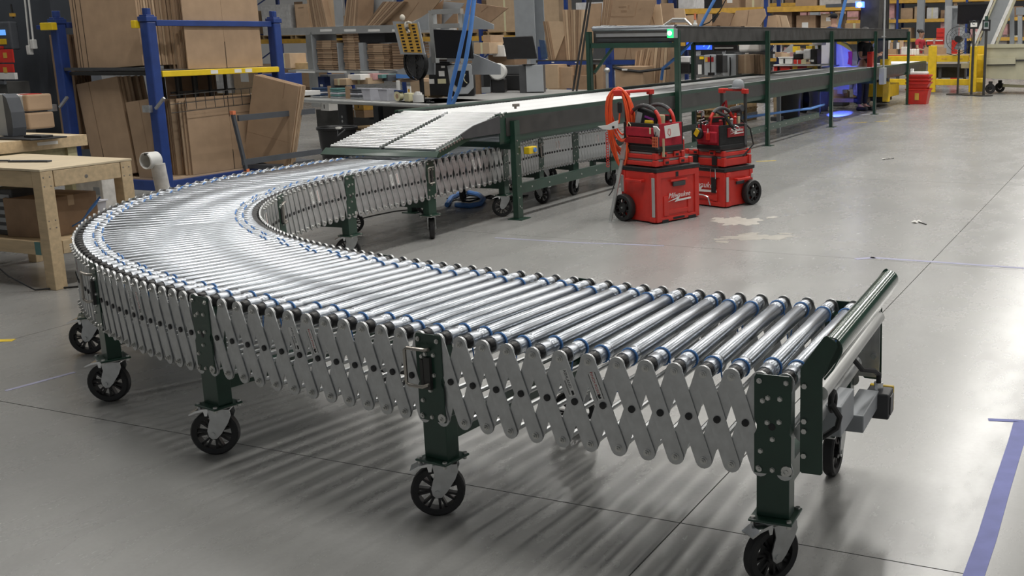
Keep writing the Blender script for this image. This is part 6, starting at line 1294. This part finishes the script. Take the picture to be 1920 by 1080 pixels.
tg = gp(1572, 215); g_ = grid(tg); spot(G(g_[0] + .35, g_[1] - 2.2, .64), tg, 12, 14000)  # unseen spot set low, added to throw the blue patch on the floor
q = onb(1611, 9, B3_ + .85); q2 = onb(1578, 125, B3_); spot(G(q2[0] + .35, B3_ - .75, q2[1] + .3), G(q2[0], B3_, q2[1]), 80, 25)  # unseen floating spot, added to tint the truck body blue
PF = thing('yellow_platform', 'yellow step platform with dark tyre base beyond the conveyor', 'platform', G(0, 0, 0))
def pf(x0, y0, x1, y1, b, d, name, m): a0, z1 = onb(x0, y0, b); a1, z0 = onb(x1, y1, b); return bx(name, m, PF, a0, b, z0, a1, b + d, z1, .01)
pf(1600, 158, 1668, 182, 16.2, 1.0, 'step_block', 'yellow_paint'); pf(1655, 153, 1666, 191, 15.9, .15, 'yellow_post', 'yellow_paint'); pf(1650, 111, 1667, 125, 16.0, .2, 'yellow_box', 'yellow_paint'); pf(1610, 182, 1660, 190, 16.3, .7, 'base', 'black_rubber')
tb_ = gbox('white_sack', 'white speckled sack leaning by the trestle under the conveyor', 'sack', 1597, 155, 1613, 182, 15.4, .35, 'bag_clear', bevel=.12)
gbox('black_case', 'black case on the floor under the white sack', 'case', 1600, 183, 1626, 194, 15.2, .3, 'black_plastic', bevel=.03)
for i, (x0, y0, x1, y1, m, lb) in enumerate(((1556, 160, 1582, 184, 'cardboard', 'brown carton on the floor behind the far conveyor posts'), (1570, 158, 1580, 176, 'paper_white', 'white bottle-like pack behind the trestle'), (1556, 184, 1606, 192, 'pallet_wood', 'low wooden crate on the floor by the trestle'))): gbox('floor_carton', lb, 'box', x0, y0, x1, y1, 15.6 - .1 * i, .4, m)
# ---- right end: guard rails, totes, hopper, fan, signs
ct_ = gp(1727, 196); rts = Vector((ct_.x, ct_.y, 0))
for k in range(4):
    t = thing('red_tote', ('lowest and only fully seen red tote of the stack at the conveyor end', 'second red tote from the floor in the stack at the conveyor end', 'third red tote from the floor in the stack at the conveyor end', 'top red tote of the stack holding white packs')[k], 'tote', rts + Vector((0, .3, .002 + (0 if k == 0 else .27 + .085 * k))), ROT, 'stack of red totes')
    h0 = .36 if k == 0 else .16
    MB().lathe([(.30, 0), (.385, h0), (.40, h0), (.40, h0 - .03), (.385, h0 - .035), (.36, h0 - .06), (.28, .015), (1e-6, .015)], 4, 'z').obj('tote_body', 'red_plastic', t, rot=(0, 0, PI / 4)); t.scale = (1, .8, 1)
    if k == 0: bx('yellow_label', 'orange_beam', t, -.05, -.275, .1, .05, -.262, .26)
t = thing('white_pack', 'white packs lying in the top red tote', 'pack', rts + Vector((0, .3, .69)), ROT); bx('pack', 'paper_white', t, -.2, -.15, 0, .2, .15, .07, .02); bx('tall_pack', 'paper_white', t, -.2, -.1, .0, -.13, .0, .14, .01)
GR = thing('yellow_guard_rail', 'yellow steel guard rail in front of a low conveyor', 'guard rail', G(0, 0, 0))
BG = 22.0
def gr(x0, y0, x1, y1, b, d, name='rail', m='yellow_paint'): a0, z1 = onb(x0, y0, b); a1, z0 = onb(x1, y1, b); return bx(name, m, GR, a0, b, z0, a1, b + d, z1, .01)
r1 = gr(1657, 105, 1816, 116, BG, .08); gr(1668, 148, 1818, 160, BG, .08); gr(1741, 86, 1753, 173, BG - .05, .12, 'post'); gr(1819, 87, 1829, 173, BG - .05, .12, 'post'); gr(1833, 86, 1843, 172, BG + .8, .12, 'post'); gr(1820, 103, 1842, 113, BG + .02, .5); gr(1820, 147, 1842, 155, BG + .02, .5)
for x in (1765, 1795): gr(x, 109, x + 10, 111, BG - .01, .01, 'scuff', 'orange_beam')
LCN = thing('low_conveyor', 'low grey conveyor behind the yellow guard rail', 'conveyor', G(0, 0, 0))
def lcn(x0, y0, x1, y1, b, d, name, m): a0, z1 = onb(x0, y0, b); a1, z0 = onb(x1, y1, b); return bx(name, m, LCN, a0, b, z0, a1, b + d, z1)
lcn(1665, 117, 1814, 120, BG + .7, 1.0, 'belt_top', 'alu'); lcn(1665, 120, 1742, 135, BG + .72, .05, 'side_panel', 'grey_paint'); lcn(1742, 120, 1814, 126, BG + .72, .05, 'side_panel', 'dark_grey_plastic'); lcn(1745, 126, 1808, 146, BG + 1.2, .3, 'drive_unit', 'black_steel'); lcn(1802, 119, 1816, 128, BG + .6, .1, 'panel', 'beige_metal'); lcn(1760, 126, 1764, 160, BG + .8, .1, 'leg', 'charcoal'); lcn(1680, 135, 1684, 170, BG + .8, .1, 'leg', 'charcoal')
HP = thing('beige_hopper', 'beige steel tipping hopper on black castors at the right edge', 'hopper', G(0, 0, 0)); BH = 22.3
def hp(pts, b, d, name, m): q = [onb(x, y, b) for x, y in pts]; return MB().prism(q, b, b + d, 'xz').obj(name, m, HP)
hp([(1845, 147), (1846, 84), (1935, 83), (1935, 150)], BH, 1.4, 'body', 'beige_metal'); hp([(1845, 90), (1845, 83), (1935, 82), (1935, 89)], BH - .05, .08, 'top_rim', 'beige_metal'); hp([(1849, 121), (1849, 109), (1904, 108), (1904, 120)], BH - .09, .09, 'fork_pocket', 'beige_metal'); hp([(1850, 123), (1850, 120), (1903, 119), (1903, 122)], BH - .07, .07, 'painted_pocket_shadow', 'black_steel'); hp([(1904, 115), (1904, 112), (1935, 111), (1935, 114)], BH - .06, .05, 'hinge_bar', 'black_steel')  # black strip below the fork pocket paints its shadow
for x, y, b in ((1857, 161, BH + .1), (1875, 158, BH + .9)):
    q = onb(x, y, b); MB().lathe([(.06, -.05), (.13, -.05), (.14, 0), (.13, .05), (.06, .05)], 18, 'y', (q[0], b, .14), True).lathe([(.0, -.03), (.05, -.03), (.05, .03), (0, .03)], 10, 'y', (q[0], b, .14)).box(q[0] - .05, b - .03, .14, q[0] + .05, b + .03, .34).obj('castor', 'black_rubber', HP, smooth=True)
hp([(1880, 163), (1880, 158), (1935, 160), (1935, 165)], BH + .5, .1, 'tow_bar', 'cream_tape')
# inclined conveyor above the hopper
IC = thing('inclined_conveyor', 'grey inclined conveyor with pale side rails rising over the hopper', 'conveyor', G(0, 0, 0)); BI_ = 24.5
def ic(pts, b, d, name, m): q = [onb(x, y, b) for x, y in pts]; return MB().prism(q, b, b + d, 'xz').obj(name, m, IC)
ic([(1834, 88), (1856, 88), (1905, -12), (1872, -12)], BI_, .06, 'belt_bed', 'grey_paint'); ic([(1820, 88), (1826, 88), (1868, -12), (1862, -12)], BI_ - .1, .1, 'side_rail', 'merch_white'); ic([(1828, 88), (1831, 88), (1873, -12), (1870, -12)], BI_ - .12, .1, 'side_rail', 'beige_metal'); ic([(1856, 85), (1863, 85), (1906, -12), (1899, -12)], BI_ - .1, .1, 'side_rail', 'merch_white'); ic([(1866, 83), (1871, 83), (1910, -12), (1905, -12)], BI_ - .12, .1, 'side_rail', 'beige_metal')
ic([(1893, 85), (1901, 85), (1901, 14), (1893, 14)], BI_ + .6, .15, 'support', 'grey_paint'); ic([(1905, 28), (1935, 28), (1935, 13), (1905, 14)], BI_ + .8, .15, 'support_beam', 'grey_paint'); ic([(1908, 85), (1916, 85), (1916, 29), (1908, 29)], BI_ + .8, .15, 'support', 'grey_metal')
# screen, boxes on the column, red cabinet
tv = gbox('hanging_screen', 'large black screen hung on a steel frame beyond the guard rail', 'screen', 1796, 6, 1854, 44, 26, .08, 'screen_black'); gpart(tv, 'hanger', 'grey_metal', 1800, 8, 1804, 152, 26, .085, .16); gpart(tv, 'bezel', 'black_plastic', 1795, 5, 1855, 8, 26, -.02, .08)
sp = gbox('steel_frame', 'grey steel door frame left of the hanging black screen', 'frame', 1773, 12, 1780, 160, 26.3, .15, 'grey_metal'); gpart(sp, 'head_beam', 'grey_metal', 1773, 11, 1797, 15, 26.3, 0, .15); gpart(sp, 'panel', 'grey_paint', 1781, 15, 1796, 75, 26.5, 0, .1)
rc = gbox('red_cabinet', 'red drawer cabinet behind the guard rail left of the steel frame', 'cabinet', 1756, 53, 1769, 78, 27.5, .5, 'red_plastic')
for y in (61, 69): gpart(rc, 'drawer_gap', 'red_dark', 1756, y, 1769, y + 1, 27.5, -.006, 0)
gbox('red_rack', 'red shelf unit right of the steel frame', 'shelf', 1779, 53, 1795, 154, 28.5, .5, 'red_plastic', bevel=.01)
rb = gbox('red_bin_row', 'open red bin with bottle on the bench by the worker in red', 'bin', 1738, 76, 1768, 84, 26.5, .4, 'red_plastic', bevel=.01); gpart(rb, 'rim', 'label_white', 1737, 75, 1768, 77, 26.5, -.02, .0); gpart(rb, 'bottle', 'merch_pink', 1750, 72, 1753, 82, 26.4, 0, .05)
for i, (x0, y0, x1, y1, m, lb) in enumerate(((1733, 89, 1743, 104, 'cardboard', 'brown carton at the worker in red'), (1753, 90, 1771, 104, 'cardboard', 'brown carton right of the yellow rail post'), (1745, 84, 1767, 89, 'cardboard_light', 'flat light carton on the bench behind the guard rail'), (1760, 99, 1766, 104, 'paper_white', 'white paper cup on the guard rail bench'), (1690, 88, 1700, 104, 'merch_white', 'white upright pack on the bench at left of the worker'), (1665, 92, 1680, 103, 'cardboard', 'brown open carton at the left end of the bench'), (1795, 94, 1803, 104, 'cardboard_light', 'small carton behind the pedestal fan'))): gbox('bench_carton', lb, 'box', x0, y0, x1, y1, 24.2 + .1 * i, .3, m)
for i in range(4): gbox('white_bag', 'white paper bag standing on the bench, %s of four' % ('first', 'second', 'third', 'fourth')[i], 'bag', 1703 + i * 5, 92, 1707 + i * 5, 106, 24.1 + .05 * i, .12, 'paper_white', bevel=.02)
for i in range(5): gbox('display_goods', ORD[i] + ' pale goods from the left on the bench behind the far conveyor', 'goods', 1663 + i * 6, 76 + (i % 2) * 4, 1668 + i * 6, 92, 24.8, .15, ('merch_white', 'cardboard', 'charcoal', 'merch_white', 'cardboard_light')[i], 'goods behind the far conveyor')
bnch = gbox('far_bench', 'long bench with red edge behind the guard rail', 'bench', 1655, 103, 1815, 108, 24.0, .9, 'pallet_wood'); gpart(bnch, 'leg', 'charcoal', 1662, 108, 1665, 160, 24, .1, .2); gpart(bnch, 'leg', 'charcoal', 1806, 108, 1809, 160, 24, .1, .2); gpart(bnch, 'red_edge', 'red_plastic', 1660, 103, 1715, 105, 24, -.02, 0)
# pedestal fan
FAN = thing('pedestal_fan', 'large round black pedestal fan behind the guard rail', 'fan', G(0, 0, 0)); bf = 21.6; q = onb(1798, 73, bf); r_ = abs(onb(1822, 73, bf)[0] - q[0])
g_ = MB()
for k in range(4): g_.tube([(q[0] + x, bf, q[1] + z) for x, z in arc((0, 0), r_ * (k + 1) / 4, 0, 360, 22)[:-1]], .008 if k == 3 else .004, 5, True)
for k in range(16): c_ = k * PI / 8; g_.cyl((q[0], bf - .08, q[1]), (q[0] + r_ * math.cos(c_), bf, q[1] + r_ * math.sin(c_)), .004, 4)
g_.obj('cage', 'black_steel', FAN, kind='stuff')
for k in range(3):
    c_ = 2.1 * k + .4; MB().prism([(q[0] + .05 * math.cos(c_), q[1] + .05 * math.sin(c_)), (q[0] + r_ * .85 * math.cos(c_ - .35), q[1] + r_ * .85 * math.sin(c_ - .35)), (q[0] + r_ * .9 * math.cos(c_ + .1), q[1] + r_ * .9 * math.sin(c_ + .1)), (q[0] + r_ * .6 * math.cos(c_ + .5), q[1] + r_ * .6 * math.sin(c_ + .5))], bf + .02, bf + .035, 'xz').obj('blade', 'grey_paint', FAN)
MB().cyl((q[0] - .02, bf - .1, q[1]), (q[0], bf + .25, q[1]), .09, 12).obj('motor', 'black_plastic', FAN, smooth=True); MB().cyl((q[0], bf + .1, 0.02), (q[0], bf + .1, q[1]), .03, 8).cyl((q[0], bf + .1, 0), (q[0], bf + .1, .03), .3, 18).obj('stand', 'black_steel', FAN)
# sign stands
def sign(label, px, pyb, x0, y0, x1, y1, b, m):
    a, _ = onb(px, pyb, b); t = thing('sign_stand', label, 'sign', G(a, b, 0)); zc0 = onb(px, y0, b)[1]; zc1 = onb(px, y1, b)[1]; w = abs(onb(x1, y0, b)[0] - onb(x0, y0, b)[0])
    MB().cyl((0, .03, 0.02), (0, .03, zc0), .035, 8).cyl((0, .03, 0), (0, .03, .025), .24, 16).obj('pole', 'black_steel', t); f = bx('frame', 'black_plastic', t, -w / 2, -.02, zc1, w / 2, .02, zc0, .005); bx('sheet', m, t, -w / 2 + .04, -.026, zc1 + .05, w / 2 - .04, -.02, zc0 - .05)
    if m == 'grey_metal':
        for k in range(2): bx('green_panel', 'green_paint', t, -w * .22, -.03, zc1 + .1 + k * .16, w * .22, -.026, zc1 + .22 + k * .16)
    else: MB().tube([(x, -.03, z + (zc0 + zc1) / 2) for x, z in arc((0, .06), .05, 0, 300, 10)], .008, 5).obj('print', 'charcoal', t)
sign('framed sign with green panels on a black pole before the hopper', 1844, 173, 1837, 37, 1852, 58, 21.2, 'grey_metal'); sign('framed white sign on a black pole right of the fan', 1821, 172, 1808, 39, 1826, 54, 21.4, 'paper_white')
tag(MB().tube([(onb(x, y, 21.55)[0], 21.55, onb(x, y, 21.55)[1]) for x, y in ((1775, 100), (1790, 104), (1805, 100), (1815, 92), (1818, 75))], .012, 5).obj('fan_cable', 'black_rubber', loc=G(0, 0, 0), rot=(0, 0, ROT), smooth=True), 'dark cable looping below the pedestal fan', 'cable')
gbox('blue_crate', 'deep blue crate seen between the rack post and the leaning bundle', 'crate', 483, 139, 512, 173, 1.6, .5, 'blue_rack')
gbox('white_counter', 'pale counter edge behind the leaning bundle', 'counter', 468, 175, 512, 184, 1.5, .8, 'white_plastic')
# clutter glimpsed below and behind the packing desk shelf
for i, (x0, y0, x1, y1, m, lb) in enumerate(((600, 140, 618, 172, 'charcoal', 'dark carton at left behind the desk mailers'), (620, 148, 650, 160, 'cardboard_light', 'flat light carton behind the desk, left'), (652, 140, 676, 150, 'paper_white', 'white packet behind the desk below the shelf'), (655, 146, 690, 158, 'cardboard_light', 'long light carton behind the white caddy'), (690, 138, 700, 150, 'merch_pink', 'small pinkish carton behind the caddy'), (700, 140, 716, 147, 'green_lens' if 0 else 'teal_paint', 'small green packet behind the caddy'), (716, 140, 728, 152, 'charcoal', 'dark pouch standing behind the caddy'), (742, 137, 768, 147, 'blue_hose', 'blue packets behind the tape roll'), (735, 148, 790, 154, 'cardboard', 'thin brown carton behind the tape rolls'), (520, 100, 545, 128, 'cardboard_light', 'light carton in the gap right of the rack post'), (545, 118, 582, 130, 'pallet_wood', 'low wooden tray left of the flat boxes'), (888, 80, 918, 101, 'cardboard_light', 'open light carton right of the blue hoses'), (905, 66, 920, 82, 'cardboard', 'small labelled carton behind the open one'), (923, 85, 946, 106, 'paper_white', 'white sheets stacked behind the office monitor'), (915, 103, 965, 122, 'cardboard_dark', 'dark brown carton behind the grey computer'))):
    gbox('back_carton', lb, 'box', x0, y0, x1, y1, 5.2 + .12 * i, .4, m, tape='cream_tape' if m == 'cardboard_light' else None)
gbox('dark_fill_block', 'added black block filling the dark behind the legs of the packing desk', 'cabinet', 592, 205, 800, 246, 5.0, .5, 'black_steel'); gbox('dark_fill_block', 'added black block filling the dark under the right part of the packing desk', 'cabinet', 690, 196, 770, 226, 4.4, .4, 'black_plastic')  # black blocks added to darken the space under and behind the desk
# ---------------------------------------------------------------- people
def skin_mesh(name, nodes, edges, m, parent, sub=2):
    me = bpy.data.meshes.new(name); me.from_pydata([n[0] for n in nodes], edges, []); o = put(name, me, parent)
    o.modifiers.new('s', 'SKIN'); 
    if not me.skin_vertices: 
        bm = bmesh.new(); bm.from_mesh(me); bm.verts.layers.skin.verify(); bm.to_mesh(me); bm.free()
    for i, n in enumerate(nodes):
        r = n[1]; me.skin_vertices[0].data[i].radius = r if isinstance(r, tuple) else (r, r); me.skin_vertices[0].data[i].use_root = i == 0
    s = o.modifiers.new('u', 'SUBSURF'); s.levels = sub; s.render_levels = sub
    dg = bpy.context.evaluated_depsgraph_get(); nm = bpy.data.meshes.new_from_object(o.evaluated_get(dg)); o.modifiers.clear(); o.data = nm; nm.name = name
    nm.materials.clear(); nm.materials.append(M[m]); nm.polygons.foreach_set('use_smooth', [True] * len(nm.polygons)); return o
def person(label, loc, rz, shirt, pants, arms, skin='skin', lean=0., hair='short', sleeve=.5):
    """faces local -y; arms: per side (elbow, wrist) points"""
    t = thing('person', label, 'person', loc, rz); h = 1.0
    ly = lambda z: -lean * max(0, z - .95)
    N = [((0, ly(.97), .97), (.15, .105)), ((0, ly(1.15), 1.15), (.14, .10)), ((0, ly(1.34), 1.34), (.165, .11)), ((0, ly(1.45), 1.45), (.12, .085)), ((0, ly(1.52) - .01, 1.53), (.052, .052)), ((0, ly(1.6) - .02, 1.60), (.072, .085)), ((0, ly(1.68) - .015, 1.69), (.078, .095)), ((0, ly(1.76) - .01, 1.755), (.05, .06))]
    E_ = [(0, 1), (1, 2), (2, 3), (3, 4), (4, 5), (5, 6), (6, 7)]
    for sg in (-1, 1):
        k = len(N); N += [((sg * .10, 0, .88), .095), ((sg * .105, -.01, .50), .062), ((sg * .11, .01, .10), .042), ((sg * .115, -.13, .045), (.045, .03))]; E_ += [(0, k), (k, k + 1), (k + 1, k + 2), (k + 2, k + 3)]
    hands = []
    for sg, (el, wr) in zip((-1, 1), arms):
        k = len(N); sh = (sg * .19, ly(1.41), 1.41); d = (Vector(wr) - Vector(el)).normalized(); hd = Vector(wr) + d * .07
        N += [(sh, .058), (el, .042), (wr, .03), (tuple(hd), (.04, .022))]; E_ += [(3, k), (k, k + 1), (k + 1, k + 2), (k + 2, k + 3)]; hands.append((k + 3, hd, d, sg))
        side = d.orthogonal().normalized()
        for f in range(4):
            r = hd + side * (-.027 + .018 * f); j = len(N); L_ = (.068, .08, .076, .058)[f]; N += [(tuple(r + d * .03), .0095), (tuple(r + d * .03 + d * L_ * .55 + Vector((0, 0, -.012))), .0085), (tuple(r + d * .03 + d * L_ + Vector((0, 0, -.035))), .007)]; E_ += [(k + 3, j), (j, j + 1), (j + 1, j + 2)]
        j = len(N); N += [(tuple(Vector(wr) + d * .03 + side * .035), .011), (tuple(Vector(wr) + d * .075 + side * .05), .009)]; E_ += [(k + 3, j), (j, j + 1)]
    skin_mesh('body', N, E_, skin, t, 2)
    # clothes follow the same joints, slightly larger
    g = .014; S_ = [((p[0], p[1], p[2]), tuple(v + g for v in (r if isinstance(r, tuple) else (r, r)))) for p, r in N[:4]]; S_[0] = ((0, ly(.93), .93), (.165, .12)); ES = [(0, 1), (1, 2), (2, 3)]
    for sg, (el, wr) in zip((-1, 1), arms):
        k = len(S_); sh = Vector((sg * .19, ly(1.41), 1.41)); e2 = sh.lerp(Vector(el), sleeve * 2 if sleeve <= .5 else 1); S_ += [(tuple(sh), (.072, .072)), (tuple(e2), (.058, .058))]; ES += [(3, k), (k, k + 1)]
    skin_mesh('shirt', S_, ES, shirt, t, 2)
    P_ = [((0, 0, .99), (.155, .112))]; EP = []
    for sg in (-1, 1): k = len(P_); P_ += [((sg * .10, 0, .86), (.108, .108)), ((sg * .105, -.01, .50), (.078, .078)), ((sg * .11, .01, .12), (.06, .06))]; EP += [(0, k), (k, k + 1), (k + 1, k + 2)]
    skin_mesh('trousers', P_, EP, pants, t, 2)
    for sg in (-1, 1): MB().box(sg * .115 - .05, -.2, 0, sg * .115 + .05, .07, .085).obj('shoe', 'black_rubber', t, bevel=.03, seg=3)
    hy = ly(1.68) - .015
    hm = MB().ball((0, hy + .018, 1.725), .088, .104, .082, 14, 9)
    if hair == 'cap': hm = MB().ball((0, hy + .005, 1.735), .09, .108, .078, 14, 9).box(-.07, hy - .19, 1.725, .07, hy - .08, 1.74)
    hm.obj('cap' if hair == 'cap' else 'hair', 'black_cloth' if hair == 'cap' else 'hair_dark', t, smooth=True)
    if hair == 'bun': MB().ball((0, hy + .12, 1.76), .05).obj('hair_bun', 'hair_dark', t, smooth=True)
    for sg in (-1, 1):
        MB().ball((sg * .03, hy - .088, 1.685), .011, .008, .008, 8, 5).obj('eye', 'print_black', t, smooth=True); MB().ball((sg * .083, hy, 1.675), .012, .022, .032, 8, 6).obj('ear', skin, t, smooth=True)
    MB().prism([(-.012, 1.645), (.012, 1.645), (.006, 1.69), (-.006, 1.69)], hy - .113, hy - .085, 'xz').obj('nose', skin, t, bevel=.004); MB().box(-.022, hy - .093, 1.618, .022, hy - .08, 1.626).obj('mouth', 'red_dark', t, bevel=.003)
    return t
a, z = onb(1722, 105, 27.6)
person('person in a red top and black trousers working at the bench behind the guard rail', G(a, 27.6, 0), ROT + 1.2, 'red_cloth', 'black_cloth', (((-.26, -.12, 1.18), (-.18, -.36, 1.12)), ((.26, -.12, 1.18), (.16, -.36, 1.12))), 'skin_tan', .1, 'bun', .3)
a, z = onb(1566, 60, 16.6)
person('person in a navy shirt and dark cap standing behind the elevated conveyor', G(a, 16.6, .34), ROT + PI + .6, 'navy_cloth', 'black_cloth', (((-.30, -.05, 1.18), (-.28, -.28, 1.1)), ((.30, -.05, 1.18), (.28, -.28, 1.1))), 'skin', .15, 'cap', .5)
bx('top', 'dark_grey_plastic', thing('standing_box', 'dark grey standing box under the person in the navy shirt', 'platform', G(a, 16.6, 0)), -.3, -.3, 0, .3, .3, .338, .02)
a, z = onb(1620, 60, 15.0)
person('person in a black T-shirt with bare forearms working beside the white truck body', G(a, 15.0, .0), ROT + 1.25, 'black_cloth', 'black_cloth', (((-.27, -.1, 1.14), (-.12, -.34, 1.2)), ((.27, -.1, 1.14), (.10, -.34, 1.22))), 'skin', .05, 'short', .3)
t = gbox('red_crate', 'tall red crate right of the person in the black T-shirt', 'crate', 1626, 97, 1635, 126, 14.6, .3, 'red_plastic', bevel=.01); gpart(t, 'grip_gap', 'red_dark', 1628, 99, 1633, 101, 14.6, -.01, 0)
